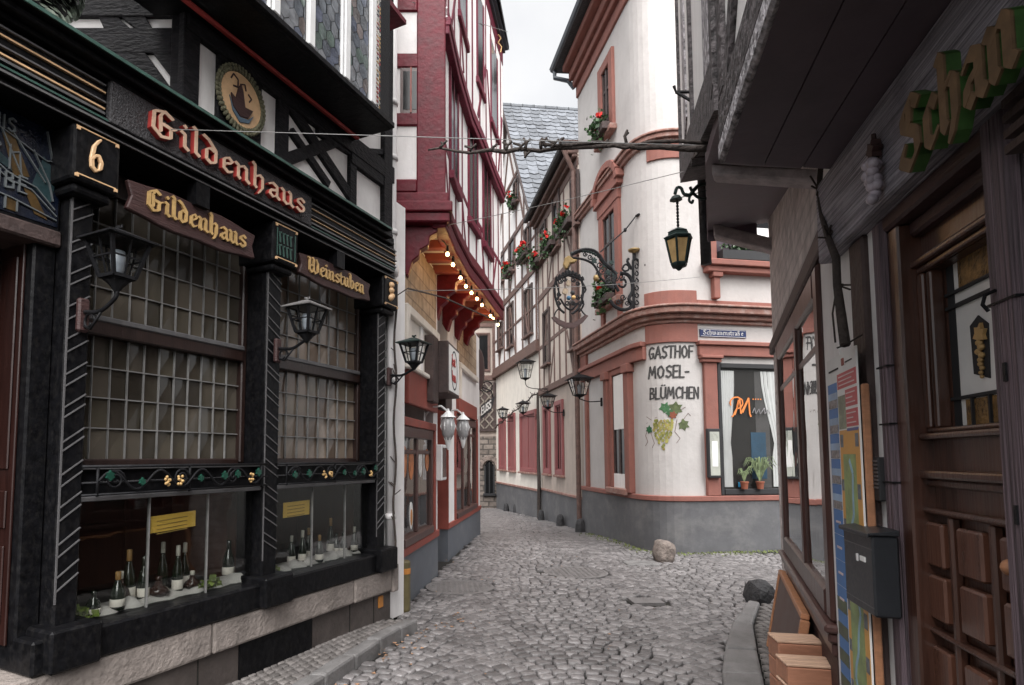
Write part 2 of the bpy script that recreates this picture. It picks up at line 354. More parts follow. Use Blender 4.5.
M['leaf'] = mat('leaf_green', (0.03, 0.075, 0.022), 0.55, 0.5, 20, island=0.5)
M['leafdark'] = mat('painted_leaf_green', (0.009, 0.055, 0.036), 0.4, 0.3, 16)
M['flower'] = mat('geranium_red', (0.62, 0.025, 0.02), 0.6, 0.2, 12, island=0.3)
M['vine'] = mat('vine_bark', (0.05, 0.038, 0.033), 0.85, 0.4, 20, bump=0.6, bscale=60)
M['cloth'] = mat('white_cloth', (0.46, 0.44, 0.42), 0.9, 0.1, 8)
M['note'] = mat('yellow_paper', (0.78, 0.50, 0.09), 0.8, 0.05, 8)
M['paper'] = mat('white_paper', (0.78, 0.77, 0.75), 0.8, 0.04, 8)
M['ink'] = mat('black_ink', (0.02, 0.02, 0.022), 0.7, 0.1, 8)
M['bottle'] = mat('dark_bottle_glass', (0.008, 0.014, 0.008), 0.08, 0.2, 8, spec=0.8)
M['bottle_b'] = mat('brown_bottle_glass', (0.03, 0.012, 0.008), 0.08, 0.2, 8, spec=0.8)
M['capsule_w'] = mat('pale_capsule', (0.5, 0.48, 0.42), 0.5, 0.1, 8)
M['capsule_y'] = mat('amber_capsule', (0.30, 0.17, 0.06), 0.5, 0.1, 8)
M['kerb'] = mat('kerb_stone', (0.175, 0.168, 0.166), 0.6, 0.25, 6, bump=0.35, bscale=50, dirt=(0.07, 0.065, 0.06), dirt_amt=0.6, dscale=(3, 3, 3))
M['rock'] = mat('weathered_boulder', (0.20, 0.165, 0.145), 0.85, 0.55, 9, bump=1.0, bscale=30, dirt=(.07, .055, .045), dirt_amt=.8, dscale=(4, 4, 4))
M['slatetile'] = mat('slate_tile', (.105, .112, .125), .7, .25, 6, spec=.25, island=.28)
M['basalt'] = mat('dark_basalt', (0.035, 0.034, 0.036), 0.7, 0.5, 10, bump=0.9, bscale=30)
M['joint'] = mat('joint_earth', (0.013, 0.011, 0.010), 0.95, 0.4, 30, bump=0.4, dirt=(0.03, 0.04, 0.015), dirt_amt=0.5, dscale=(1, 1, 1))
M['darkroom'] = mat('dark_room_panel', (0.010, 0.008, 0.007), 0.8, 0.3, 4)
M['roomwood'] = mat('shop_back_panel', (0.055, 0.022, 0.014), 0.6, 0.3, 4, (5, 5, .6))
M['curtain'] = mat('white_net_curtain', (0.5, 0.5, 0.5), 0.9, 0.06, 5)
M['mailbox'] = mat('anthracite_enamel', (0.02, 0.022, 0.026), 0.38, 0.12, 60, bump=0.06, bscale=200)
M['olive'] = mat('olive_paint', (0.13, 0.105, 0.045), 0.55, 0.25, 8, dirt=(0.07, 0.06, 0.03), dirt_amt=0.6, dscale=(4, 4, 4))
M['amber'] = mat('amber_sign_plate', (0.5, 0.2, 0.04), 0.5, 0.2, 12)
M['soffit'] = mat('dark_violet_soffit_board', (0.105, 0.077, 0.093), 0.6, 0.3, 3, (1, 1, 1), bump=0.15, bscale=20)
M['cast'] = mat('cast_iron_cover', (0.15, 0.14, 0.138), 0.55, 0.25, 10, bump=0.3, bscale=60)
M['antique'] = islands('antique_leaded_glass', [(0.055, 0.047, 0.036), (0.09, 0.077, 0.06), (0.04, 0.034, 0.027), (0.075, 0.065, 0.049), (0.05, 0.042, 0.032), (0.105, 0.09, 0.072)], 0.16, 0.45, 0.12, 1.6)
M['antique_w'] = islands('pale_leaded_glass', [(0.17, 0.125, 0.095), (0.23, 0.18, 0.14), (0.14, 0.10, 0.075), (0.20, 0.16, 0.12), (0.26, 0.205, 0.165)], 0.16, 0.45, 0.12, 1.8)
M['oriel_glass'] = islands('hexagon_stained_glass', [(0.10, 0.115, 0.135), (0.15, 0.16, 0.18), (0.08, 0.085, 0.095), (0.15, 0.11, 0.10), (0.06, 0.07, 0.09), (0.19, 0.20, 0.215), (0.11, 0.09, 0.085), (0.08, 0.115, 0.10), (0.09, 0.105, 0.15), (0.13, 0.14, 0.155)], 0.15, 0.6, 0.4, 12)
M['dark_glass'] = mat('dark_window_glass', (0.010, 0.010, 0.011), 0.12, 0.2, 4, spec=0.22)
M['dim_glass'] = mat('dim_window_glass', (0.05, 0.048, 0.048), 0.08, 0.4, 3, spec=0.7, dirt=(0.3, 0.29, 0.28), dirt_amt=0.35, dscale=(3, 3, 1))
M['glass'] = clear_glass('shop_glass', (0.9, 0.91, 0.9), 0.07, boost=.9)
M['inn_glass'] = clear_glass('inn_window_glass', (.97, .98, .97), 0.012, boost=.8)
M['lampglass'] = clear_glass('lamp_glass', (0.9, 0.92, 0.92), 0.04, 0.05)
M['mirrorglass'] = clear_glass('reflecting_shop_glass', (0.8, 0.82, 0.8), 0.33, 0.01, boost=0.75)
M['frosted'] = mat('frosted_bulb', (0.42, 0.45, 0.5), 0.3, 0.1, 8)
M['amberglass'] = mat('amber_lamp_glass', (0.42, 0.28, 0.13), 0.2, 0.25, 14)
M['bulb'] = emit('warm_bulb', (1.0, 0.60, 0.22), 5.0)
M['boards'] = None
# ------------------------------------------------------------------ lettering drawn with a broad nib
BL = {   # blackletter, x-height 1; (advance, strokes)
 'i': (.36, [[(-.02,.92),(.1,.82),(.1,.18),(.22,.07)], [(.07,1.3),(.13,1.22)]]),
 'l': (.36, [[(0,1.52),(.1,1.42),(.1,.18),(.22,.07)]]),
 'n': (.66, [[(-.02,.92),(.1,.82),(.1,.16),(.17,.08)], [(.12,.74),(.3,.93),(.42,.82),(.42,.18),(.54,.07)]]),
 'h': (.66, [[(0,1.52),(.1,1.42),(.1,.16),(.17,.08)], [(.12,.74),(.3,.93),(.42,.82),(.42,.2),(.28,-.16)]]),
 'e': (.54, [[(.1,.76),(.1,.22),(.24,.07),(.4,.2)], [(.1,.76),(.27,.93),(.4,.78),(.36,.66),(.12,.48)]]),
 'd': (.62, [[(.1,.74),(.1,.2),(.25,.07),(.42,.22)], [(.1,.74),(.22,.88),(.36,.8)], [(-.02,1.42),(.16,1.3),(.42,.86),(.42,.22)]]),
 'a': (.62, [[(.06,.8),(.2,.93),(.4,.8),(.4,.18),(.52,.07)], [(.38,.56),(.12,.44),(.09,.2),(.22,.07),(.38,.24)]]),
 'u': (.66, [[(-.02,.92),(.1,.82),(.1,.2),(.23,.07),(.42,.24)], [(.32,.94),(.42,.84),(.42,.18),(.54,.07)]]),
 's': (.54, [[(.42,.8),(.27,.94),(.1,.8),(.12,.62),(.4,.42),(.4,.2),(.24,.07),(.05,.22)]]),
 't': (.46, [[(.1,1.2),(.1,.2),(.23,.07),(.36,.16)], [(-.06,.86),(.3,.86)]]),
 'b': (.6, [[(0,1.52),(.1,1.42),(.1,.2),(.25,.07),(.42,.22),(.42,.72),(.28,.9),(.12,.74)]]),
 'c': (.52, [[(.4,.78),(.27,.93),(.1,.78),(.1,.2),(.25,.07),(.4,.2)]]),
 'r': (.46, [[(-.02,.92),(.1,.82),(.1,.16),(.17,.08)], [(.12,.74),(.26,.93),(.36,.82)]]),
 'w': (.92, [[(-.02,.92),(.1,.82),(.1,.2),(.22,.07),(.38,.22)], [(.28,.94),(.38,.84),(.38,.2),(.52,.07),(.7,.24),(.7,.76),(.58,.92)]]),
 'f': (.42, [[(.3,1.4),(.2,1.5),(.1,1.36),(.1,-.1)], [(-.06,.86),(.3,.86)]]),
 'G': (.95, [[(.66,1.24),(.42,1.42),(.12,1.2),(.1,.34),(.34,.05),(.62,.2)], [(.62,.2),(.62,.68),(.76,.78)], [(.36,.74),(.62,.7)], [(.36,1.3),(.3,1.1),(.32,.32)]]),
 'W': (1.12, [[(-.04,1.4),(.1,1.28),(.1,.28),(.28,.06),(.48,.26)], [(.34,1.44),(.48,1.3),(.48,.28),(.66,.06),(.9,.3),(.9,1.05),(.74,1.4)], [(.16,.72),(.4,.72)]]),
 'S': (.86, [[(.68,1.22),(.44,1.44),(.14,1.22),(.16,.98),(.62,.62),(.64,.26),(.36,.04),(.04,.28)], [(.4,1.3),(.36,.9)], [(.04,.28),(.16,.5)]]),
 '6': (.6, [[(.38,1.4),(.16,1.06),(.07,.5),(.1,.16),(.26,.03),(.44,.16),(.48,.46),(.36,.7),(.2,.66),(.08,.46)]]),
}
SANS = {  # hand painted capitals, cap height 1
 'G': (.72, [[(.58,.86),(.34,1),(.1,.78),(.06,.4),(.24,.02),(.52,.1),(.54,.44),(.34,.44)]]),
 'A': (.7, [[(.02,0),(.32,1),(.58,0)], [(.1,.34),(.52,.34)]]),
 'S': (.62, [[(.5,.88),(.3,1),(.08,.84),(.12,.6),(.42,.44),(.48,.2),(.26,0),(.04,.14)]]),
 'T': (.66, [[(0,.98),(.58,.98)], [(.29,.98),(.29,0)]]),
 'H': (.72, [[(.06,1),(.06,0)], [(.54,1),(.54,0)], [(.06,.52),(.54,.52)]]),
 'O': (.76, [[(.32,1),(.08,.78),(.06,.3),(.28,0),(.52,.16),(.58,.64),(.32,1)]]),
 'F': (.6, [[(.06,0),(.06,1),(.5,1)], [(.06,.54),(.42,.54)]]),
 'M': (.86, [[(0,0),(.14,1),(.36,.3),(.6,1),(.7,0)]]),
 'E': (.58, [[(.48,1),(.06,1),(.06,0),(.48,0)], [(.06,.52),(.4,.52)]]),
 'L': (.54, [[(.06,1),(.06,0),(.46,0)]]),
 '-': (.5, [[(.06,.46),(.38,.46)]]),
 'B': (.64, [[(.06,0),(.06,1),(.4,.94),(.44,.66),(.08,.54),(.5,.42),(.5,.1),(.06,0)]]),
 'U': (.7, [[(.06,1),(.06,.2),(.28,0),(.52,.16),(.54,1)]]),
 'Y': (.7, [[(.06,1),(.06,.2),(.28,0),(.52,.16),(.54,1)], [(.14,1.2),(.18,1.2)], [(.4,1.2),(.44,1.2)]]),   # U with two dots
 'C': (.68, [[(.56,.86),(.34,1),(.1,.78),(.06,.36),(.24,.02),(.54,.14)]]),
 'N': (.74, [[(.06,0),(.06,1),(.54,0),(.54,1)]]),
 'I': (.26, [[(.08,1),(.08,0)]]),
 'J': (.5, [[(.36,1),(.36,.2),(.2,0),(.02,.14)]]),
 ' ': (.45, []),
}
def text_w(text, font, xh, gap=0.0): return sum((font[c][0] if c != ' ' else .45) * xh + gap for c in text) - gap
def write(mb, F, text, u0, z0, xh, n0, n1, font=BL, nib=0.2, ang=40, thick=0.34, gap=0.0, slant=0.0, sx=1.0):
    """adds the strokes of a line of text as little solids standing on the wall from n0 to n1; returns the end"""
    a = math.radians(ang); ca, sa = math.cos(a), math.sin(a); hw, ht = nib * xh / 2, nib * xh * thick / 2
    nq = [(ca * x - sa * y, sa * x + ca * y) for x, y in ((-hw, -ht), (hw, -ht), (hw, ht), (-hw, ht))]
    u = u0; i = 0
    for ch in text:
        if ch == ' ': u += .45 * xh * sx; continue
        adv, st = font[ch]
        for pl in st:
            P = [(u + (x * xh + slant * z * xh) * sx, z0 + z * xh) for x, z in pl]
            for p, q in zip(P, P[1:]):
                h = hull([(p[0] + x, p[1] + z) for x, z in nq] + [(q[0] + x, q[1] + z) for x, z in nq])
                mb.prism(F, h, n0, n1 + 0.00012 * (i % 9)); i += 1
        u += adv * xh * sx + gap
    return u
# ------------------------------------------------------------------ shared builders
def window(F, house, u0, u1, z0, z1, n=0.0, fw=0.07, fmat='darktimber', pmat='dark_glass', proud=0.05, mull=1, trans=(), sill=None, sill_mat=None, name='window', glaz=0.03, glmat=None):
    """frame standing proud of the wall with the pane set back inside it"""
    f = MB()
    f.box(F, u0 - fw, u0, n, n + proud, z0 - fw, z1 + fw); f.box(F, u1, u1 + fw, n, n + proud, z0 - fw, z1 + fw)
    f.box(F, u0, u1, n, n + proud - .003, z1, z1 + fw); f.box(F, u0, u1, n, n + proud - .003, z0 - fw, z0)
    w = f.build(name, M[fmat], house, bevel=0.006)
    g = MB()
    for k in range(1, mull + 1):
        uu = u0 + (u1 - u0) * k / (mull + 1); g.box(F, uu - glaz / 2, uu + glaz / 2, n + .006, n + .028, z0, z1)
    for t in trans:
        zz = z0 + (z1 - z0) * t; g.box(F, u0, u1, n + .006, n + .025, zz - glaz / 2, zz + glaz / 2)
    for a, b, c, d in ((u0, u0 + glaz, z0, z1), (u1 - glaz, u1, z0, z1), (u0 + glaz, u1 - glaz, z0, z0 + glaz), (u0 + glaz, u1 - glaz, z1 - glaz, z1)):
        g.box(F, a, b, n + .005, n + .022, c, d)
    g.build('glazing_bars', M[glmat or fmat], w)
    MB().quad(F, [(u0, z0), (u1, z0), (u1, z1), (u0, z1)], n + .004).build('pane', M[pmat], w)
    if sill is not None:
        MB().box(F, u0 - fw - .03, u1 + fw + .03, n, n + sill, z0 - fw - .06, z0 - fw - .002).build('sill', M[sill_mat or fmat], w, bevel=.008)
    return w
def flower_box(F, u, z, width, label, n=0.0, red=6, trough=True, dens=1.0, group='window boxes of red geraniums', seed=1):
    rnd = random.Random(seed)
    t = thing('window_flower_box', label, 'flower box', F.P(u, n + .1, z), 0, group)
    if trough:
        MB().box(F, u - width / 2, u + width / 2, n + .02, n + .18, z, z + .14).build('trough', M['darktimber'], t, bevel=.008)
    lf = MB(); fl = MB()
    for i in range(int(230 * dens)):
        a = rnd.gauss(0, width * .2); b = n + .15 + rnd.gauss(0, .07); c = z + .17 + abs(rnd.gauss(0, .13)) - max(0, rnd.gauss(.0, .17))
        s = rnd.uniform(.03, .055); p = Vector(F.P(a + u, b, c))
        ax = Vector((rnd.gauss(0, 1), rnd.gauss(0, 1), rnd.gauss(0, 1))).normalized(); bx = ax.orthogonal().normalized() * s; cx = ax.cross(bx).normalized() * s
        lf.poly3([p + bx, p + cx * .8, p - bx, p - cx * .8])
    for i in range(red):
        p = Vector(F.P(u + rnd.uniform(-.42, .42) * width, n + .16 + rnd.uniform(-.05, .1), z + .26 + rnd.uniform(-.04, .18)))
        for j in range(9):
            q = p + Vector((rnd.gauss(0, .022), rnd.gauss(0, .022), rnd.gauss(0, .02))); ax = Vector((rnd.gauss(0, 1), rnd.gauss(0, 1), rnd.gauss(0, 1))).normalized(); bx = ax.orthogonal().normalized() * .042; cx = ax.cross(bx).normalized() * .042
            fl.poly3([q + bx, q + cx, q - bx, q - cx])
    lf.build('foliage', M['leaf'], t, recalc=False)
    if red: fl.build('blossom', M['flower'], t, recalc=False)
    return t
def wall_lantern(F, u, z, label, size=0.3, reach=0.3, arm_z=-0.32, k=4, roof_mat='iron', body_mat='iron', plate_mat='iron', lit=False, group=None, sides=4, scroll=True, top=True, glass='lampglass', narrow=.55, tall=1.0):
    """lantern standing on a bracket: local x points out of the wall, origin on the wall at the lantern's base height"""
    t = thing('wall_lantern', label, 'lantern', F.P(u, 0, z), math.atan2(F.en.y, F.en.x), group)
    loc = t.location.copy(); rz = t.rotation_euler.z; t.location = (0, 0, 0); t.rotation_euler = (0, 0, 0)
    s = size; h = s * 0.62 * tall; w0, w1 = s * .5 * narrow * 1.0, s * .5
    MB().box(WORLD, 0.002, .035, -.03, .03, arm_z - .1, arm_z + .07).build('wall_plate', M[plate_mat], t, bevel=.01)
    a = MB(); a.tube(spline([(.03, 0, arm_z), (reach * .55, 0, arm_z - .01), (reach * .9, 0, arm_z + .03), (reach, 0, arm_z * .5), (reach, 0, -.01)]), .011, 6)
    if scroll:
        a.tube([(reach * .25 + .05 * math.cos(q) * (1 - q / 9), 0, arm_z - .055 + .05 * math.sin(q) * (1 - q / 9)) for q in [i * .5 for i in range(13)]], .007, 5)
        a.tube([(.03, 0, arm_z - .07), (reach * .3, 0, arm_z - .09), (reach * .6, 0, arm_z - .01)], .007, 5)
    a.build('bracket_arm', M['iron'], t, smooth=True)
    c = Vector((reach, 0, 0)); r4 = PI / sides
    def ring(w, zz): return [c + Vector((w * math.cos(r4 + 2 * PI * j / sides) / math.cos(r4), w * math.sin(r4 + 2 * PI * j / sides) / math.cos(r4), zz)) for j in range(sides)]
    lo, hi = ring(w0, .02), ring(w1, .02 + h)
    b = MB()
    for j in range(sides):
        b.tube([lo[j], hi[j]], .011, 4); b.tube([lo[j], lo[(j + 1) % sides]], .011, 4); b.tube([hi[j], hi[(j + 1) % sides]], .011, 4)
        m0 = lo[j].lerp(hi[j], .5); m1 = lo[(j + 1) % sides].lerp(hi[(j + 1) % sides], .5); b.tube([m0, m1], .005, 4)
        b.tube([lo[j].lerp(lo[(j+1) % sides], .5), hi[j].lerp(hi[(j+1) % sides], .5)], .005, 4)
    b.lathe(c, [(w0 * 1.05, 0), (w0 * 1.25, .012), (w0 * 1.25, .02), (w0 * .4, .02)], sides, rot=r4); b.lathe(c, [(.012, -.05), (.03, -.025), (w0, 0.0)], 8)
    b.build('cage', M[body_mat], t)
    g = MB(); vs = [c + (p - c) * .96 for p in lo] + [c + (p - c) * .96 for p in hi]; g.add(vs, [(j, (j + 1) % sides, sides + (j + 1) % sides, sides + j) for j in range(sides)]); g.build('lamp_glass', M[glass], t)
    rf = MB(); e = w1 * 1.28 / math.cos(r4)
    rf.lathe(c, [(e, .015 + h), (e, .024 + h), (e * .45, .024 + h + s * .16), (e * .2, .024 + h + s * .24), (.012, .024 + h + s * .25)], sides, rot=r4)
    if top: rf.ball(c + Vector((0, 0, .03 + h + s * .28)), s * .06, 8, 5); rf.tube([c + Vector((-s*.09, 0, .03 + h + s * .27)), c + Vector((-s*.1, 0, .03 + h + s * .33)), c + Vector((-s*.03, 0, .03 + h + s * .31))], .006, 5); rf.tube([c + Vector((s*.09, 0, .03 + h + s * .27)), c + Vector((s*.1, 0, .03 + h + s * .33)), c + Vector((s*.03, 0, .03 + h + s * .31))], .006, 5)
    rf.build('lantern_roof', M[roof_mat], t)
    bl = MB(); bl.lathe(c, [(.02, .03), (.03, .06), (.036, .06 + h * .35), (.03, .06 + h * .5), (.004, .06 + h * .55)], 10); bl.build('bulb', M['frosted'], t, smooth=True)
    t.location = loc; t.rotation_euler = (0, 0, rz)
    return t
def bottle(loc, label, h=.31, r=.038, glass='bottle', cap='capsule_w', lab=True, cat='bottle', tilt=0.0, shape=0):
    t = thing('wine_bottle', label, cat, (0, 0, 0), 0, 'wine bottles in the shop windows')
    if shape == 0: prof = [(r * .9, 0), (r, .006), (r, h * .45), (r * .8, h * .58), (r * .42, h * .74), (r * .36, h * .8)]
    elif shape == 1: prof = [(r * .9, 0), (r, .006), (r, h * .58), (r * .85, h * .66), (r * .38, h * .74), (r * .36, h * .8)]
    else: prof = [(r * .8, 0), (r * 1.25, .03), (r * 1.5, h * .25), (r * 1.2, h * .45), (r * .5, h * .6), (r * .36, h * .8)]
    MB().lathe((0, 0, 0), prof, 14).build('glass_body', M[glass], t, smooth=True)
    MB().lathe((0, 0, 0), [(r * .37, h * .78), (r * .41, h * .79), (r * .41, h * .985), (r * .3, h)], 10).build('capsule', M[cap], t, smooth=True)
    if lab: MB().lathe((0, 0, 0), [(r * 1.01, h * .10), (r * 1.03, h * .105), (r * 1.03, h * .29), (r * 1.01, h * .295)], 14).build('paper_label', M['cream'], t, smooth=True)
    t.location = loc; t.rotation_euler = (tilt, tilt * .4, U(0, 6))
    return t
# ================================================================== the black timber-framed wine tavern (near left)
GL = Fac(ground(392, 616, .06), 755, 1)
gil = thing('timber_framed_tavern', 'black timber-framed wine tavern with leaded shop windows and an oriel above', 'building', GL.P(-1.6, 0, 0))
P1, P2, P3 = (-3.01, -2.89), (-1.65, -1.505), (-.27, -.13)
MB().box(GL, -4.8, .0, -.6, -.02, -.3, .31).build('stone_base', M['stone_base'], gil)
b = MB()
for u in (-2.62, -2.14, -1.815, -.62, -.27): b.box(GL, u - .004, u + .004, -.03, -.016, 0, .305)
b.build('base_joint', M['joint'], gil)
MB().box(GL, -1.82, -1.1, -.03, -.012, .0, .30).build('vent_hatch', M['black'], gil)
b = MB(); js = [-4.8, -3.45, -2.07, -.62, -.05]
for a, c in zip(js, js[1:]): b.box(GL, a + .004, c - .004, -.4, U(.028, .042), .305 + U(-.006, .006), .498 + U(-.004, .006))
b.box(GL, -.046, .05, -.4, .045, .28, .53)
b.build('stone_ledge', M['ledge'], gil, bevel=.018, segs=2, split=True)
b = MB(); b.box(GL, -3.12, -.1, -.24, .045, .499, .66)
for p in (P1, P2, P3): b.box(GL, p[0] - .06, p[1] + .07, -.22, .1, .503, .70)
b.box(GL, -4.8, -3.13, -.5, -.3, .499, .62)
b.build('plinth_board', M['black'], gil, bevel=.012)
def pilaster(p, ang):
    o = MB().box(GL, p[0], p[1], -.25, 0, .66, 2.84).build('pilaster', M['black'], gil, bevel=.012)
    t = MB(); z = .86
    while z < 2.7:
        for dz in (U(-.008, .008), .058 + U(-.008, .008)):
            a, c = ((p[0] + .008, z + dz), (p[1] - .008, z + dz + .075)); 
            if ang < 0: a, c = (a[0], c[1]), (c[0], a[1])
            t.beam(GL, a, c, .0065, -.002, .006)
        z += .165
    t.beam(GL, (p[0] + .006, .8), (p[0] + .006, 2.8), .008, -.002, .004)
    t.build('twisted_carving', M['greyline'], o)
    w = (p[0] + p[1]) / 2
    c = MB(); c.box(GL, w - .125, w + .125, -.25, .10, 2.84, 3.125); c.box(GL, w - .10, w + .10, -.25, .075, 2.79, 2.84)
    c.build('capital_block', M['black'], gil, bevel=.02, segs=2)
    r = MB()
    for uu, zz in ((-.1, 2.865), (.1, 2.865), (-.1, 3.1), (.1, 3.1)): r.box(GL, w + uu - .008, w + uu + .008, .099, .108, zz - .008, zz + .008)
    for a, d in (((-.1, 2.875), (.1, 2.875)), ((-.11, 3.11), (.11, 3.11))): r.beam(GL, (w + a[0], a[1]), (w + d[0], d[1]), .006, .099, .104)
    r.build('capital_stud', M['goldline'], gil)
    return w
for p, a in ((P1, 1), (P2, -1), (P3, 1)): pilaster(p, a)
for i, l in enumerate(('carved letters',)):
    c = MB()
    for r in range(2):
        for k in range(4): c.beam(GL, (-1.65 + k * .036, 3.06 - r * .09), (-1.64 + k * .036, 2.985 - r * .09), .012, .099, .105); c.beam(GL, (-1.655 + k * .036, 3.05 - r * .09), (-1.63 + k * .036, 3.06 - r * .09), .01, .099, .105)
    c.beam(GL, (-1.67, 2.89), (-1.67, 3.08), .006, .099, .104); c.beam(GL, (-1.49, 2.89), (-1.49, 3.08), .006, .099, .104)
    c.build('carved_plaque', M['greenline'], gil)
c = MB()
for r, (uu, zz) in enumerate(((-.21, 3.05), (-.21, 3.0), (-.2, 2.95), (-.22, 2.93))): c.ball(GL.P(uu, .105, zz), .03, 8, 5)
c.build('carved_mask', M['goldline'], gil, smooth=True)
# leaded windows, boards, display windows
def tavern_bay(u0, u1, glassm, cols, rows_lo, rows_hi, joints):
    fr = MB(); n0, n1 = -.26, -.18; a = u0 + .045; c = u1 - .045
    fr.box(GL, u0, a, n0, n1, 1.46, 3.1); fr.box(GL, c, u1, n0, n1, 1.46, 3.1); fr.box(GL, a, c, n0, n1 + .02, 2.16, 2.26); fr.box(GL, a, c, n0, n1, 2.97, 3.1); fr.box(GL, a, c, n0, n1 - .003, 1.44, 1.49)
    w = fr.build('leaded_window', M['shopframe'], gil, bevel=.008)
    hl = MB(); hl.box(GL, a, c, n1 + .012, n1 + .03, 2.235, 2.268); hl.box(GL, a, c, n1 - .005, n1 + .01, 2.16, 2.172); hl.build('transom_painted_highlight', M['greyline'], w, bevel=.006)  # highlight on the black transom, painted as pale strips
    ld = MB()
    for z0, z1, rows in ((1.49, 2.16, rows_lo), (2.26, 2.97, rows_hi)):
        pn = MB()
        for i in range(cols):
            for j in range(rows):
                x0, x1 = a + (c - a) * i / cols, a + (c - a) * (i + 1) / cols; y0, y1 = z0 + (z1 - z0) * j / rows, z0 + (z1 - z0) * (j + 1) / rows
                e = .006; t1, t2 = U(-e, e), U(-e, e)
                pn.add([GL.P(x0, -.225 + t1, y0), GL.P(x1, -.225 - t1, y0), GL.P(x1, -.225 + t2, y1), GL.P(x0, -.225 - t2, y1)], [(0, 1, 2, 3)])
        pn.build('leaded_pane', M[glassm], w)
        for i in range(1, cols): x = a + (c - a) * i / cols + U(-.003, .003); ld.box(GL, x - .0025, x + .0025, -.22, -.205, z0, z1)
        for j in range(1, rows): y = z0 + (z1 - z0) * j / rows; ld.box(GL, a, c, -.221, -.2065, y - .0033, y + .0033)
    ld.build('lead_came', M['lead'], w)
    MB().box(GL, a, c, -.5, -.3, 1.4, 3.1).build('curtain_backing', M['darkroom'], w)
    bd = MB(); bd.box(GL, u0, u1, -.22, -.06, 1.275, 1.455); bd.build('apron_board', M['black'], gil, bevel=.006)
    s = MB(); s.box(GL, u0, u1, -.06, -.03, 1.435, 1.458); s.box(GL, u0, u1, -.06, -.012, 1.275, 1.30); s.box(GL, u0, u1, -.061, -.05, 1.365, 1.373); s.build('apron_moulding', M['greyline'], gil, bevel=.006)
    g = MB(); us = [u0 + .01] + joints + [u1 - .02]
    for x, y in zip(us, us[1:]): g.box(GL, x + .003, y - .003, -.088, -.08, .66, 1.275)
    dws = g.build('display_window', M['glass'], gil, split=True); dw = dws[0]
    jn = MB()
    for x in joints: jn.box(GL, x - .0035, x + .0035, -.094, -.076, .66, 1.275)
    jn.build('glass_joint', M['lead'], dw, split=True)
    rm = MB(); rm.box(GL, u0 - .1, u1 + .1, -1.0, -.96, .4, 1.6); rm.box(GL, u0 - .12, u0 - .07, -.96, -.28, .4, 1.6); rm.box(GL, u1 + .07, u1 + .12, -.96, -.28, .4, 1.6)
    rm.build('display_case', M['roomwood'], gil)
    rl = MB(); rl.box(GL, u0 - .06, u1 + .06, -.958, -.93, 1.02, 1.06); rl.box(GL, u0 - .06, u0 + .3, -.958, -.94, 1.08, 1.18); rl.box(GL, u1 - .35, u1 + .05, -.955, -.935, .7, 1.2); rl.build('panel_rail', M['framewood'], gil)
    fl = MB().box(GL, u0 - .07, u1 + .07, -.96, -.1, .56, .645).build('display_shelf', M['darkroom'], gil)
    cl = MB(); K = 44; rows = []
    for i in range(K + 1):
        u = u0 + .01 + (u1 - u0 - .03) * i / K; w0 = -.12 + .015 * math.sin(i * .9) + U(-.01, .01); h = .012 + .02 * abs(math.sin(i * .55)) * (1.6 if R() > .7 else .8)
        rows.append([GL.P(u, w0, .646), GL.P(u, w0 - .015, .646 + h), GL.P(u, w0 - .06, .65 + h * 1.5 + U(0, .008)), GL.P(u, w0 - .12, .652 + h + U(0, .01)), GL.P(u, -.42, .655)])
    cl.add([p for r in rows for p in r], [(i * 5 + j, i * 5 + 5 + j, i * 5 + 6 + j, i * 5 + 1 + j) for i in range(K) for j in range(4)])
    tag(cl.build('display_cloth', M['cloth'], None, smooth=True, recalc=False), 'crumpled white cloth on the shelf of the %s shop window' % ('nearer' if u0 < -2 else 'farther'), 'cloth', 'cloths lining the shop windows')
    # iron vine rail
    v = MB(); A, B = u0 - .02, u1 + .02; L_ = B - A
    v.tube([(A, .02, 1.452), (B, .02, 1.452)], .009, 5, GL); v.tube([(A, .02, 1.31), (B, .02, 1.31)], .007, 5, GL); v.tube([(A, .02, 1.37), (B, .02, 1.37)], .005, 5, GL)
    for x in (A + .08, A + L_ * .5, B - .06): v.tube([(x, .02, 1.3), (x, .02, 1.455)], .008, 5, GL)
    v.tube([(A + .08 + (L_ - .14) * i / 60, .03, 1.378 + .05 * math.sin(i * .42)) for i in range(61)], .0075, 5, GL)
    for x in (A + .17, A + L_ * .45, A + L_ * .75): v.tube([(x + (.055 - i * .0022) * math.cos(i * .6), .03, 1.382 + (.055 - i * .0022) * math.sin(i * .6)) for i in range(22)], .006, 5, GL)
    vr = v.build('vine_rail', M['iron'], gil, smooth=True)
    lf = MB(); gp = MB()
    for k, f in enumerate((.1, .24, .56, .68, .77, .93)):
        x, z = A + L_ * f + U(-.02, .02), 1.38 + U(-.025, .03); s = U(.019, .027)
        pts = [(x + s * rr * math.cos(q), z + s * rr * math.sin(q)) for q, rr in ((-1.57, 1.1), (-.9, .75), (-.4, 1.0), (.1, .7), (.6, 1.05), (1.2, .75), (1.57, 1.2), (1.95, .75), (2.55, 1.05), (3.05, .7), (3.55, 1.0), (4.05, .75))]
        lf.prism(GL, pts, .035, .05)
    for f in (.37, .43, .86):
        for q in range(9): gp.ball(GL.P(A + L_ * f + U(-.021, .021), .045 + U(0, .01), 1.365 + U(-.025, .025)), .0095, 6, 4)
    lf.build('vine_leaf', M['leafdark'], vr); gp.build('grape_cluster', M['gold'], vr, smooth=True)
tavern_bay(P1[1], P2[0], 'antique', 11, 4, 4, [-2.453, -2.041])
tavern_bay(P2[1], P3[0], 'antique_w', 9, 4, 4, [-1.036, -.615])
MB().box(GL, -3.1, .05, -.3, -.2, 3.0, 3.13).build('head_board', M['black'], gil)
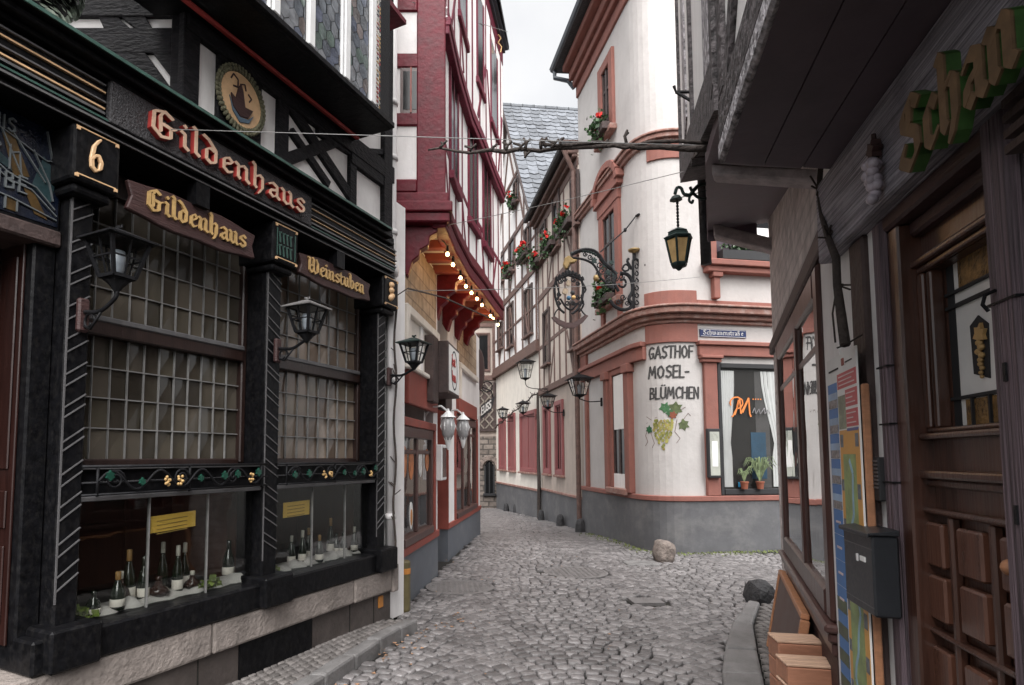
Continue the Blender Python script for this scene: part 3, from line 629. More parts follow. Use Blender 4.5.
# entrance bay on the near side
d = MB(); d.box(GL, -4.8, -2.98, -.62, -.36, .5, 2.62); dd = d.build('entrance_door', M['reddoor'], gil)
pn = MB()
for u0, u1, z0, z1 in ((-3.75, -3.17, .75, 1.05), (-3.75, -3.17, 1.15, 1.42), (-3.75, -3.17, 1.5, 2.5)):
    pn.box(GL, u0, u1, -.36, -.335, z0, z1)
    pn.box(GL, u0 + .05, u1 - .05, -.336, -.32, z0 + .05, z1 - .05)
pn.build('door_panel', M['reddoor'], dd, bevel=.012, split=True)
MB().box(GL, -3.12, -3.01, -.36, -.1, .62, 2.6).build('door_post', M['black'], gil, bevel=.01)
m = MB().box(GL, -3.135, -3.121, -.36, -.155, .62, 2.54).build('door_reveal', M['reddoor'], gil, bevel=.004)
k = MB(); RV = Frame(GL.P(-3.135, 0, 0), GL.en, -GL.ex)
for z0, z1 in ((.72, 1.08), (1.16, 1.34), (1.44, 2.48)): k.box(RV, -.33, -.19, -.0, .010, z0, z1)
k.build('reveal_panel', M['reddoor'], m, bevel=.008, split=True)
MB().box(GL, -4.8, -3.01, -.36, -.06, 2.54, 2.62).build('door_lintel', M['darktimber'], gil, bevel=.01)
MB().box(GL, -4.8, -3.02, -.2, -.08, 2.62, 3.13).build('fanlight_backing', M['black'], gil)
MB().box(GL, -4.8, -3.3, -.5, .2, -.1, .5).build('door_step', M['ledge'], gil, bevel=.02)
# stained glass over the entrance
sg = MB(); SGN = -.075
M['stain_blue'] = mat('stained_glass_blue', (0.005, 0.008, 0.018), .15, .4, 10, bump=.2); M['stain_teal'] = mat('stained_glass_teal', (0.02, 0.04, 0.045), .15, .4, 10, bump=.2); M['stain_amber'] = mat('stained_glass_amber', (0.07, 0.04, 0.012), .15, .4, 10, bump=.2)
sgp = MB().quad(GL, [(-3.9, 2.64), (-3.03, 2.64), (-3.03, 3.12), (-3.9, 3.12)], SGN).build('stained_glass_panel', M['stain_blue'], gil)
t = MB(); [t.prism(GL, p, SGN + .001, SGN + .004) for p in ([(-3.16, 2.80), (-3.07, 2.75), (-3.04, 2.9), (-3.11, 2.97)], [(-3.45, 2.88), (-3.3, 2.86), (-3.17, 2.8), (-3.2, 2.84), (-3.32, 2.92), (-3.45, 2.94)])]; t.build('teal_glass', M['stain_teal'], sgp)
t = MB(); [t.prism(GL, p, SGN + .001, SGN + .005) for p in ([(-3.3, 3.02), (-3.25, 3.02), (-3.17, 2.84), (-3.24, 2.82)], [(-3.2, 2.79), (-3.15, 2.78), (-3.08, 2.66), (-3.14, 2.67)], [(-3.27, 2.71), (-3.22, 2.70), (-3.22, 2.65), (-3.27, 2.65)], [(-3.4, 2.73), (-3.34, 2.72), (-3.34, 2.66), (-3.39, 2.66)])]; t.build('amber_glass', M['stain_amber'], sgp)
c = MB()
for pl in ([(-3.5, 3.04), (-3.3, 3.02), (-3.1, 2.95), (-3.04, 2.97)], [(-3.5, 2.88), (-3.36, 2.88), (-3.26, 2.82), (-3.14, 2.8), (-3.05, 2.72)], [(-3.5, 2.85), (-3.36, 2.85), (-3.26, 2.79), (-3.16, 2.78), (-3.04, 2.69)], [(-3.5, 2.73), (-3.25, 2.71), (-3.04, 2.67)],
           [(-3.3, 3.02), (-3.2, 2.82)], [(-3.25, 3.02), (-3.1, 2.84)], [(-3.16, 2.98), (-3.08, 2.84), (-3.06, 2.76)], [(-3.27, 2.71), (-3.27, 2.65)], [(-3.22, 2.7), (-3.22, 2.65)], [(-3.1, 3.1), (-3.07, 2.96), (-3.04, 2.94)], [(-3.42, 2.96), (-3.36, 3.0), (-3.3, 2.94), (-3.36, 2.88), (-3.42, 2.96)], [(-3.26, 2.96), (-3.26, 2.84)], [(-3.26, 2.92), (-3.22, 2.94), (-3.21, 2.84)]):
    for a, e in zip(pl, pl[1:]): c.beam(GL, a, e, .006, SGN, SGN + .012)
GN = dict(SANS); GN.update({'o': SANS['O'], 'u': SANS['U'], 'l': SANS['L'], 'i': SANS['I'], 's': SANS['S']})
write(c, GL, 'OUIS', -3.40, 3.02, .065, SGN, SGN + .012, GN, nib=.1, ang=0, thick=1, gap=.004)
write(c, GL, 'UBE', -3.34, 2.75, .075, SGN, SGN + .012, GN, nib=.1, ang=0, thick=1, gap=.01)
c.build('lead_lines', mat('dull_lead', (.10, .11, .115), .5), sgp)
# cornice
c = MB()
for z0, z1, n in ((3.128, 3.16, .10), (3.16, 3.185, .13), (3.185, 3.21, .11), (3.21, 3.415, .085), (3.415, 3.44, .13), (3.44, 3.475, .18), (3.475, 3.497, .22)): c.box(GL, -4.8, min(-.09, -.14 - 2 * (n - .1)), -.25, n, z0, z1)
c.build('shop_cornice', M['black'], gil, bevel=.006)
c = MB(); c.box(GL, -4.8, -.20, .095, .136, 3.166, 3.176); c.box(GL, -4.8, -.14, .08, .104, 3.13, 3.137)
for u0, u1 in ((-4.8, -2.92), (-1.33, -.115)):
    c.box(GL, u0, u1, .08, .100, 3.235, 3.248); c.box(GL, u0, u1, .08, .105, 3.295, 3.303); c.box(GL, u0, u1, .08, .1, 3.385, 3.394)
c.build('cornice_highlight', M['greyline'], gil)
c = MB(); c.box(GL, -4.8, -2.92, .08, .098, 3.262, 3.271); c.box(GL, -4.8, -2.92, .08, .1, 3.346, 3.355); c.box(GL, -1.33, -.115, .08, .098, 3.27, 3.276); c.box(GL, -1.33, -.115, .08, .098, 3.35, 3.356); c.build('gilt_moulding', M['goldline'], gil, split=True)
c = MB(); c.box(GL, -4.8, -.385, .215, .226, 3.478, 3.496); c.box(GL, -4.8, -.165, .08, .114, 3.2, 3.21); c.build('green_moulding', M['greenline'], gil)
# upper storey: white plaster and black timbers
u0c = GL.q(186, 40)[0]
body = MB(); body.box(GL, u0c, -.03, -4, -.03, 3.3, 9.0); body.box(GL, -4.8, -.05, -4, -1.05, .3, 3.4); body.box(GL, -4.8, u0c, -4, -1.5, 3.4, 7.0); body.box(GL, -4.8, -.035, -1.05, -.3, 3.13, 3.45); body.box(GL, -.12, -.02, -1.0, -.25, .5, 3.2)
body.build('plaster_wall', M['plaster'], gil, split=True)
def UQ(*a): return GL.q(a[0], a[1])
t = MB(); k = [0]
def tb(a, c, w): k[0] += 1; t.beam(GL, UQ(*a), UQ(*c), w, -.05, .0 + .0007 * k[0])
t.box(GL, u0c, -.02, -.05, .016, 3.45, 3.56)
t.box(GL, u0c, -.02, -.05, .018, 4.09, 4.25)
for x0, x1, y in ((183, 200, 60), (218, 262, 95), (278, 289, 130), (350, 357, 170)): t.box(GL, UQ(x0, y)[0], UQ(x1, y)[0], -.05, .004, 3.5, 4.2)
t.box(GL, -.2, -.06, -.05, .02, 3.4, 9.0)
t.box(GL, -.7, -.2, -.05, .012, 4.0, 4.12)
tb((290, 103), (352, 196), .10); tb((345, 138), (286, 160), .09); tb((318, 130), (352, 152), .07); tb((292, 130), (330, 185), .07)
tb((356, 150), (384, 152), .05)
t.build('timber_frame', M['blacktimber'], gil, bevel=.006)
# crooked return wall facing the street's near end
RW = Frame(GL.P(u0c + .02, -.02, 0), (1, 0, 0), (0, -1, 0))
MB().box(RW, -2.6, 0.0, -.3, -.02, 3.4, 4.6).build('plaster_wall', M['plaster'], gil)
t = MB(); YC = RW.o.y
def rw(px, py): p = at_depth(px, py, YC); return (p[0] - RW.o.x, p[2])
t.box(RW, -.09, .004, -.3, .012, 3.4, 4.5); t.box(RW, -2.6, -.09, -.1, .010, rw(100, 17)[1], 4.6); t.box(RW, -2.6, -.09, -.1, .006, rw(100, 53)[1], rw(100, 28)[1])
for i, p in enumerate(([(98, 16), (117, 16), (131, 29), (104, 29)], [(131, 29), (120, 16), (145, 16), (153, 29)][1:] + [(136, 29)], [(0, 52), (145, 52), (180, 100), (0, 100)], [(152, 52), (169, 52), (184, 70), (184, 94)], [(0, 16), (56, 16), (74, 29), (0, 29)])): t.prism(RW, [rw(*q) for q in p], -.1, .002 + .001 * i)
t.build('timber_frame', M['blacktimber'], gil, bevel=.005)
# oriel
UE = -.69
o = MB(); o.box(GL, -5, UE, -.2, .40, 4.19, 4.235); o.box(GL, -5, UE + .01, .36, .43, 4.20, 4.25); o.box(GL, -5, UE - .02, -.2, .385, 4.235, 6.6)
ori = o.build('oriel', M['black'], gil, bevel=.008)
MB().box(GL, -5, UE - .03, .07, .11, 4.168, 4.192).build('red_moulding', M['redside'], ori, bevel=.008)
hx = MB(); m_ = MB(); ps = [-3.6, -2.75, -2.06, -1.725, -1.326, -.99, -.86]
def hexes(ua, ub, za, zb, r, n):
    j = 0; z = za
    while z < zb + r:
        u = ua + (r * .87 if j % 2 else 0)
        while u < ub + r:
            pts = [(min(ub, max(ua, u + r * .93 * math.sin(PI / 3 * q))), min(zb, max(za, z + r * 1.2 * math.cos(PI / 3 * q)))) for q in range(6)]
            pts = [p for q, p in enumerate(pts) if p != pts[q - 1]]
            if len(pts) > 2 and max(p[0] for p in pts) - min(p[0] for p in pts) > .005 and max(p[1] for p in pts) - min(p[1] for p in pts) > .005:
                e = U(-.004, .004); vs = [GL.P(p[0], n + e * (p[0] - u) / r, p[1]) for p in pts]; hx.add(vs, [tuple(range(len(vs)))])
            u += r * 1.74
        z += r * 1.86; j += 1
for a, c in zip(ps[:-1], ps[1:-1]): hx = MB(); hexes(a + .045, c - .045, 4.26, 6.0, .052, .402); hx.build('oriel_pane', M['oriel_glass'], ori)
for a in ps[:-1]: m_.box(GL, a - .032, a + .032, .38, .43, 4.25, 6.2)
for a in (-2.06, -1.326): m_.box(GL, a - .062, a - .04, .38, .42, 4.25, 6.2)
MB().box(GL, -5, UE - .03, .385, .399, 4.25, 6.5).build('lead_backing', M['iron'], ori)
m_.build('white_mullion', M['whitemetal'], ori, bevel=.006, split=True)
dm = MB(); z = 4.27
while z < 6:
    for i in range(3):
        u = -.925 + i * .026; dm.prism(GL, [(u, z), (u + .012, z + .016), (u, z + .032), (u - .012, z + .016)], .40, .404)
    z += .036
dm.build('diamond_strip', islands('diamond_tile', [(.5, .32, .15), (.3, .04, .04), (.05, .05, .06), (.6, .57, .5), (.4, .25, .1)]), ori)
MB().box(GL, -.97, -.88, .386, .4, 4.25, 6.2).build('strip_ground', M['paper'], ori)
c = MB()
for i in range(5): c.box(GL, UE, UE + .3 - i * .05, .0, .36 - i * .03, 5.32 + i * .05, 5.36 + i * .05)
c.build('eave_moulding', M['maroon'], gil)
# signs
def label_board(F, u0, u1, z0, z1, n0, n1, scallop=.03):
    mid = (z0 + z1) / 2; p = []
    N = 10
    for i in range(N + 1): a = i / N; p.append((u0 + (u1 - u0) * a, z0 - .022 * math.sin(PI * a) ** 2 + .008 * math.cos(a * PI * 4)))
    for s in (1,): p += [(u1 + scallop, z0 + .012), (u1 + scallop * .1, mid), (u1 + scallop, z1 - .012)]
    for i in range(N + 1): a = 1 - i / N; p.append((u0 + (u1 - u0) * a, z1 + .022 * math.sin(PI * a) ** 2 - .008 * math.cos(a * PI * 4)))
    p += [(u0 - scallop, z1 - .012), (u0 - scallop * .1, mid), (u0 - scallop, z0 + .012)]
    return MB().prism(F, p, n0, n1)
s = thing('shop_sign', 'long black board with raised red and cream blackletter reading Gildenhaus on the tavern cornice', 'sign', GL.P(-2.1, .1, 3.2))
MB().box(GL, -2.91, -1.34, .087, .125, 3.195, 3.432).build('sign_board', M['signblack'], s, bevel=.006)
xh = .108; W_ = text_w('Gildenhaus', BL, xh); sx = 1.27 / W_
r = MB(); write(r, GL, 'Gildenhaus', -2.71, 3.238, xh, .122, .155, nib=.22, sx=sx); le = r.build('lettering', M['redside'], s)
r = MB(); write(r, GL, 'Gildenhaus', -2.71, 3.238, xh, .154, .160, nib=.2, sx=sx); r.build('letter_face', M['palewood'], le)
s = thing('hanging_board', 'brown scalloped board lettered Gildenhaus in gold above the first leaded window', 'sign', GL.P(-2.3, .05, 2.8), 0, 'brown name boards above the windows')
label_board(GL, -2.73, -1.865, 2.805, 2.985, .03, .065).build('sign_board', M['signbrown'], s, bevel=.006)
xh = .086; W_ = text_w('Gildenhaus', BL, xh); r = MB(); write(r, GL, 'Gildenhaus', -2.65, 2.852, xh, .06, .078, nib=.21, sx=.73 / W_); r.build('lettering', M['gold'], s)
s = thing('hanging_board', 'brown scalloped board lettered Weinstuben in gold above the second leaded window', 'sign', GL.P(-.95, .05, 2.8), 0, 'brown name boards above the windows')
label_board(GL, -1.37, -.51, 2.835, 3.005, .03, .065).build('sign_board', M['signbrown'], s, bevel=.006)
xh = .080; W_ = text_w('Weinstuben', BL, xh); r = MB(); write(r, GL, 'Weinstuben', -1.305, 2.876, xh, .06, .078, nib=.2, sx=.72 / W_); r.build('lettering', M['gold'], s)
r = MB(); r.box(GL, -2.35, -2.25, .02, .1, 2.99, 3.13); r.box(GL, -1.0, -.9, .02, .1, 3.0, 3.13); r.build('sign_bracket', M['black'], gil, split=True)
nb = MB(); w = (P1[0] + P1[1]) / 2; write(nb, GL, '6', w - .042, 2.915, .12, .099, .116, nib=.16, thick=.5); tag(nb.build('house_number', M['goldline'], None, bevel=.003), 'gold house number 6 on the black corner block', 'house number')
e = thing('round_emblem', 'round painted wooden emblem of a ship wreathed in leaves on the black upper wall', 'emblem', GL.P(-1.955, .02, 3.86))
def disc(F, u, z, r, n0, n1, k=28, sq=1.0): return MB().prism(F, [(u + r * math.cos(2 * PI * j / k), z + r * sq * math.sin(2 * PI * j / k)) for j in range(k)], n0, n1)
disc(GL, -1.955, 3.86, .175, .0, .03).build('disc', M['goldline'], e)
m = MB()
for j in range(88):
    q = 2 * PI * j / 44; rr = .185 + .022 * (j // 44); m.ball(GL.P(-1.955 + rr * math.cos(q), .03, 3.86 + rr * 1.03 * math.sin(q)), .0135, 6, 4, 1.3)
m.build('leaf_wreath', mat('faded_wreath', (.13, .125, .075), .7, .6, 30, bump=.4), e, smooth=True)
m = MB(); m.prism(GL, [(-2.05, 3.86), (-2.03, 3.78), (-1.97, 3.74), (-1.9, 3.76), (-1.86, 3.83), (-1.93, 3.82), (-1.95, 3.92), (-1.97, 3.96), (-1.99, 3.92), (-2.01, 3.84)], .03, .042); m.build('painted_ship', M['signbrown'], e)
m = MB(); m.prism(GL, [(-2.06, 3.84), (-2.03, 3.75), (-1.97, 3.70), (-1.89, 3.73), (-1.85, 3.80), (-1.9, 3.75), (-1.97, 3.735), (-2.03, 3.775)], .03, .038); m.build('painted_sea', mat('faded_blue_paint', (.08, .13, .18), .6, .2), e)
m = MB(); 
for p in ([(-2.05, 3.96), (-2.03, 4.0), (-1.99, 3.98), (-1.99, 3.93), (-2.03, 3.92)], [(-1.9, 3.93), (-1.87, 3.91), (-1.89, 3.88)], [(-1.97, 3.96), (-1.93, 3.98), (-1.92, 3.94)]):
    for a, c in zip(p, p[1:]): m.beam(GL, a, c, .008, .03, .036)
m.build('painted_scroll', M['signbrown'], e)
# lanterns of the tavern
wall_lantern(GL, -2.94, 2.34, 'black lantern with clear glass on the corner post below the number six', .20, .28, -.12, tall=1.45, plate_mat='signbrown', roof_mat='iron', group='tavern wall lanterns')
wall_lantern(GL, -1.56, 2.33, 'black lantern on the carved post between the two leaded windows', .19, .28, -.07, tall=1.45, plate_mat='signbrown', roof_mat='kerb', group='tavern wall lanterns')
wall_lantern(GL, -.10, 2.33, 'black lantern on the far end post of the tavern beside the white pipe', .19, .28, -.08, tall=1.45, plate_mat='signbrown', roof_mat='greeniron', group='tavern wall lanterns')
# notes and bottles in the display
def note(u0, z0, u1, z1, tilt, label):
    t = thing('paper_notice', label, 'notice', GL.P(u0, -.1, z0), 0, 'yellow notices in the shop windows')
    MB().prism(GL, [(u0, z0), (u1, z0 + tilt), (u1, z1 + tilt), (u0, z1)], -.101, -.098).build('yellow_sheet', M['note'], t)
    m = MB()
    for j in range(4):
        zz = z1 - .03 - j * .024
        for i in range(6): a = u0 + .04 + (u1 - u0 - .1) * i / 6; m.beam(GL, (a, zz + tilt * i / 6), (a + (u1 - u0) / 9, zz + tilt * (i + .6) / 6), .006, -.099, -.0965)
    m.build('writing', mat('faded_ink', (.35, .24, .06), .8), t)
note(-2.43, 1.065, -2.12, 1.16, .012, 'yellow handwritten notice inside the nearer shop window')
note(-1.34, 1.055, -1.05, 1.165, .004, 'yellow handwritten notice inside the farther shop window')
def bl(px, py, label, n=-.16, **k):
    k['h'] *= .86; k['r'] = k.get('r', .038) * .9
    u, z = GL.q(px, py, n); return bottle(GL.P(u, n, .665), label, **k)
bl(93, 615, 'short pale-labelled bottle nearest the carved corner post', h=.15, r=.04, cap='bottle')
bl(117, 610, 'white-labelled bottle with amber neck beside the round flask', h=.24, r=.042, cap='capsule_y')
bl(120, 604, 'round brown flask behind the white-labelled bottles', n=-.24, h=.22, r=.04, glass='bottle_b', lab=False, shape=2)
bl(128, 598, 'tall wine bottle with an orange capsule in the nearer window', n=-.26, h=.35, r=.042, cap='capsule_y')
bl(143, 600, 'dark tall bottle with white label standing at the first glass joint', n=-.22, h=.30, r=.038, cap='bottle')
bl(158, 596, 'squat brown bottle just past the first glass joint', n=-.2, h=.15, r=.05, glass='bottle_b', cap='bottle_b', lab=False, shape=2)
bl(162, 590, 'slim bottle with cork-coloured capsule below the yellow notice', n=-.3, h=.36, r=.036, lab=False)
bl(177, 594, 'front bottle of the tall pair with pale capsules', n=-.2, h=.34, r=.036)
bl(184, 588, 'rear bottle of the tall pair with pale capsules', n=-.27, h=.34, r=.036)
bl(192, 590, 'low brown jar beside the pair with pale capsules', n=-.2, h=.14, r=.04, glass='bottle_b', lab=False, shape=2)
bl(228, 580, 'dark bottle with a white label before the brown side panel', n=-.3, h=.3, r=.045, cap='bottle')
for i, (x, h, c, nn, l) in enumerate(((291, .26, 'capsule_w', -.26, 'slim bottle nearest the post in the farther window'), (302, .30, 'capsule_w', -.22, 'second slim bottle in the farther window'), (308, .30, 'capsule_y', -.28, 'amber-necked bottle behind the slim pair'), (319, .25, 'capsule_y', -.14, 'white-labelled bottle standing right at the farther glass'), (330, .36, 'capsule_y', -.3, 'tallest bottle of the farther window'), (336, .2, 'bottle', -.28, 'low dark bottle beside the tallest one'), (343, .22, 'bottle', -.2, 'pale-labelled bottle at the last glass joint'), (354, .26, 'capsule_w', -.18, 'last bottle before the far post with label high up'))):
    bl(x, 575, l, n=nn, h=h, r=.036, cap=c)
for i, (u, l) in enumerate(((-2.78, 'green leaf tuft in the near corner of the shop window'), (-1.95, 'small green leaf tuft beside the brown side panel'), (-1.42, 'green leaf tuft in the near corner of the farther window'))):
    m = MB()
    for q in range(40):
        p = GL.P(u + random.gauss(0, .04), -.15 + random.gauss(0, .015), .675 + abs(random.gauss(0, .015))); ax = Vector((random.gauss(0, 1), random.gauss(0, 1), random.gauss(0, 1))).normalized(); bx = ax.orthogonal() * .02; cx = ax.cross(bx)
        m.poly3([p + bx, p + cx, p - bx, p - cx])
    tag(m.build('leaf_tuft', mat('fresh_green_%d' % i, (.16, .22, .04), .6, .4, 20, island=.4), None, recalc=False), l, 'plant', 'greenery in the shop windows')
# drain pipe at the party wall
PX = GL.P(-.01, -.02, 0)
pp = MB(); 
pp.tube([(PX.x, PX.y, .5), (PX.x, PX.y, 3.5), (PX.x + .0, PX.y + .02, 9)], .042, 10)
for z in (.95, 2.2, 3.62, 4.35, 4.9): pp.lathe((PX.x, PX.y, z), [(.042, -.02), (.056, -.015), (.056, .03), (.042, .035)], 10)
pp.lathe((PX.x, PX.y, 3.25), [(.042, -.06), (.065, -.04), (.07, .0), (.065, .05), (.042, .1)], 10)
dp = pp.build('drain_pipe', M['zinc'], gil, smooth=True)
pg = MB(); g = ground(404, 611); pg.lathe((g[0], g[1], 0), [(.055, 0), (.062, .02), (.062, .47), (.05, .485)], 12); pgo = pg.build('pipe_guard', M['olive'], gil, smooth=False)
MB().lathe((g[0], g[1], .36), [(.063, 0), (.0645, .004), (.0645, .05), (.063, .055)], 12).build('ring_mark', M['amber'], pgo)
MB().box(GL, -.2, -.13, -.03, -.008, .17, .27).build('amber_plate', M['amber'], gil, bevel=.004)
c = MB(); c.tube([(PX.x + .045, PX.y - .06, .5)] + [(PX.x + .045 + .012 * math.sin(i), PX.y - .06, .5 + i * .12) for i in range(1, 22)], .011, 5)
for i in range(10): z = U(.7, 2.9); c.tube([(PX.x + .045, PX.y - .06, z), (PX.x + .045 + U(-.06, .06), PX.y - .07, z + U(.02, .07))], .006, 4)
c.tube([(PX.x + .045, PX.y - .06, 2.9), (PX.x + .06, PX.y - .08, 3.0), (PX.x + .16, PX.y - .1, 3.06), (PX.x + .5, PX.y + .3, 3.08), (PX.x + 1.1, PX.y + 1.2, 3.05)], .008, 4)
tag(c.build('climbing_vine', M['vine'], None), 'bare vine stem climbing the white drain pipe of the tavern', 'vine')
pp = MB().box(GL, .0, .32, -.5, -.07, .0, 4.0).build('party_wall_strip', M['plaster'], gil)

mk = thing('hanging_basket', 'pale mossy round planter hanging above the entrance cornice', 'planter', (-2.05, 3.05, 4.05))
c_ = Vector(at_depth(42, -14, 3.0)); bm_ = MB(); rnd = random.Random(12)
for i in range(420):
    q = rnd.uniform(0, 2 * PI); f = math.acos(rnd.uniform(-1, .3)); r = .19
    d_ = Vector((math.sin(f) * math.cos(q), math.sin(f) * math.sin(q), math.cos(PI - f) * .75)); p = c_ + d_ * r * rnd.uniform(.9, 1.05); p.z = c_.z - abs(d_.z) * r * rnd.uniform(.9, 1.05)
    bx = d_.orthogonal().normalized() * rnd.uniform(.015, .03); cx = d_.cross(bx); bm_.poly3([p + bx, p + cx, p - bx, p - cx])
bm_.build('moss', mat('pale_moss', (.30, .36, .30), .8, .5, 18, island=.5), mk, recalc=False)
MB().lathe(c_, [(.02, -.13), (.12, -.10), (.165, -.0), (.165, .04)], 14).build('basket', M['iron'], mk); MB().tube([c_ + Vector((0, 0, .0)), c_ + Vector((0, 0, .6))], .006, 4).build('chain', M['iron'], mk)
# ================================================================== ground
def gz(y): return 0.0 if y < 10.4 else -0.036 * (y - 10.4) * min(1, (y - 10.4) / 2)
g = MB(); xs = [-60, -20, -8, -4, -2, 0, 1, 2, 3, 4, 6, 10, 20, 60]; ys = [-40, -8, 0, 3, 6, 9, 10.4, 11, 11.6, 12.4, 14, 16, 18, 20, 22, 24, 28, 60]
for y in ys: g.v += [(x, y, gz(min(y, 25)) - .034) for x in xs]
n_ = len(xs)
for j in range(len(ys) - 1):
    for i in range(n_ - 1): g.f.append((j * n_ + i, j * n_ + i + 1, (j + 1) * n_ + i + 1, (j + 1) * n_ + i))
struct(g.build('ground', M['joint'], recalc=False))
KL = [(-1.35, 2.7), (-.98, 3.55), (-.8, 4.0), (-.66, 4.4), (-.52, 4.78), (-.38, 5.1), (-.25, 5.33)]
KO = [(1.35, 2.6), (1.62, 3.5), (1.84, 4.03), (2.1, 4.54), (2.51, 5.26), (3.05, 6.05)]
KI = [(1.55, 2.6), (1.86, 3.5), (2.09, 4.0), (2.32, 4.5), (2.66, 5.22), (3.12, 5.97)]
def interp(pts, y):
    if y <= pts[0][1]: a, b = pts[0], pts[1]
    elif y >= pts[-1][1]: a, b = pts[-2], pts[-1]
    else:
        for a, b in zip(pts, pts[1:]):
            if a[1] <= y <= b[1]: break
    return a[0] + (b[0] - a[0]) * (y - a[1]) / (b[1] - a[1])
def left_x(y):
    if y < 5.33: return interp(KL, y) + .06
    if y < 11.7: return interp([(-.42, 5.33), (-.4, 5.9), (.16, 8.8), (.74, 11.7)], y)
    return .74 - (y - 11.7) * .9
def right_x(y):
    if y < 6.05: return interp(KO, y)
    if y < 9.35: return 6.4
    if y < 9.95: return 3.36 + (9.95 - y) * 4
    return interp([(3.33, 9.95), (3.10, 13), (2.88, 17.2), (2.15, 23.2)], y)
COVERS = [(.23, 7.12, .40), (1.78, 8.02, .42), (2.16, 6.42, .22)]
def gcurve(u): return u * u * (3 - 2 * u)
stones = MB()
def stone(x, y, z, w, l, a, h=.04, tilt=.009):
    ca, sa = math.cos(a), math.sin(a)
    j = lambda s: random.uniform(-s, s)
    c4 = [(-w / 2 + j(w * .07), -l / 2 + j(l * .07)), (w / 2 + j(w * .07), -l / 2 + j(l * .07)), (w / 2 + j(w * .07), l / 2 + j(l * .07)), (-w / 2 + j(w * .07), l / 2 + j(l * .07))]
    c = []; e = random.uniform(.09, .17)
    for q in range(4):
        p0, p1, p2 = c4[q - 1], c4[q], c4[(q + 1) % 4]
        c += [(p1[0] + (p0[0] - p1[0]) * e, p1[1] + (p0[1] - p1[1]) * e), (p1[0] + (p2[0] - p1[0]) * e, p1[1] + (p2[1] - p1[1]) * e)]
    tx, ty = j(tilt), j(tilt); dz = j(.0022); m = len(c)
    k = len(stones.v)
    def pt(px, py, zz): return (x + px * ca - py * sa, y + px * sa + py * ca, z + zz + dz + px * tx + py * ty)
    stones.v += [pt(px * .84, py * .84, 0.0) for px, py in c] + [pt(px * .95, py * .95, -.003) for px, py in c] + [pt(px, py, -.019) for px, py in c] + [pt(px, py, -h) for px, py in c] + [pt(0, 0, .0005)]
    t = k + 4 * m
    for q in range(m):
        r = (q + 1) % m
        stones.f.append((k + q, k + r, t))
        for g in range(3): stones.f.append((k + g * m + r, k + g * m + q, k + (g + 1) * m + q, k + (g + 1) * m + r))
# main carriageway in segmental arcs; t runs up the street, s across it
LANE, BOW = 1.7, .40; y0 = 2.5; nrow = 0; t = y0 - 1
axis = lambda y: .10 * y
while t < 24:
    pitch = .098 if t < 12 else .118
    s = -2.2
    while s < 6.6:
        w = random.uniform(.085, .142) * (1.0 if t < 12 else 1.2)
        sc = s + w / 2; ph = (sc + .35) / LANE; fr = ph - math.floor(ph)
        bow = BOW * (1 - (2 * fr - 1) ** 2); slope = -BOW * 2 * (2 * fr - 1) * 2 / LANE
        x = sc + axis(t); y = t + bow + .012 * math.sin(sc * 9 + nrow)
        s += w * math.cos(math.atan(slope)) + .001
        if y < 2.6 or y > 23.4: continue
        if not (left_x(y) < x < right_x(y) - .02): continue
        if proj((x, y, 0))[0] > 830 or proj((x, y, 0))[0] < 300: continue
        if any((x - cx) ** 2 + (y - cy) ** 2 < (cr + .03) ** 2 for cx, cy, cr in COVERS): continue
        if y > 14 and nrow % 1: continue
        stone(x, y, gz(y), w * .88, pitch * .83, math.atan(slope) + random.uniform(-.05, .05))
    t += pitch; nrow += 1
M['cobble'] = mat('granite_sett', (0.178, 0.166, 0.166), .36, .36, 22, bump=.3, bscale=90, island=.36, dirt=(.07, .064, .062), dirt_amt=.75, dscale=(1.1, 1.1, 1.1))
struct(stones.build('cobbled_street', M['cobble'], recalc=False, smooth=True))
# pavements of small setts
stones = MB()
v = 0.0
for i in range(60):
    for j in range(46):
        # left pavement between kerb and tavern
        u, n = -3.0 + i * .068 + (.034 if j % 2 else 0), .0 + j * .07
        p = GL.P(u + .0, n - .02, 0)
        if p.y > 2.9 and p.x < interp(KL, p.y) - .05 and p.y < 5.5: stone(p.x, p.y, .075 - .02 * max(0, (p.y - 4.9) / .6), .06, .062, math.atan2(GL.ex.y, GL.ex.x) + U(-.1, .1), tilt=.04)
        q = GL.P(u + 1.0, n - .02, 0)
for i in range(70):
    for j in range(30):
        y = 2.6 + i * .062; x = interp(KI, y) + .05 + j * .065 + (.03 if i % 2 else 0)
        if x < 3.3 and y < 6.0 and proj((x, y, .08))[0] < 870: stone(x, y, .075, .056, .054, U(-.1, .1) + .4, tilt=.04)
M['cobble_small'] = mat('small_sett', (0.15, 0.136, 0.13), .6, .25, 25, bump=.3, bscale=130, island=.28, dirt=(.10, .09, .08), dirt_amt=.6, dscale=(1.5, 1.5, 1.5))
struct(stones.build('pavement', M['cobble_small'], recalc=False, smooth=True))
pb = MB()
pb.poly3([(KL[0][0] - 3, 2.2, .05), (KL[0][0], 2.2, .05)] + [(x - .05, y, .05) for x, y in KL] + [(-.45, 5.6, .035), (-3, 5.6, .05)])
pb.poly3([(x + .02, y, .05) for x, y in KI] + [(4.2, 6.0, .05), (4.2, 2.2, .05)])
struct(pb.build('pavement_bed', M['joint']))
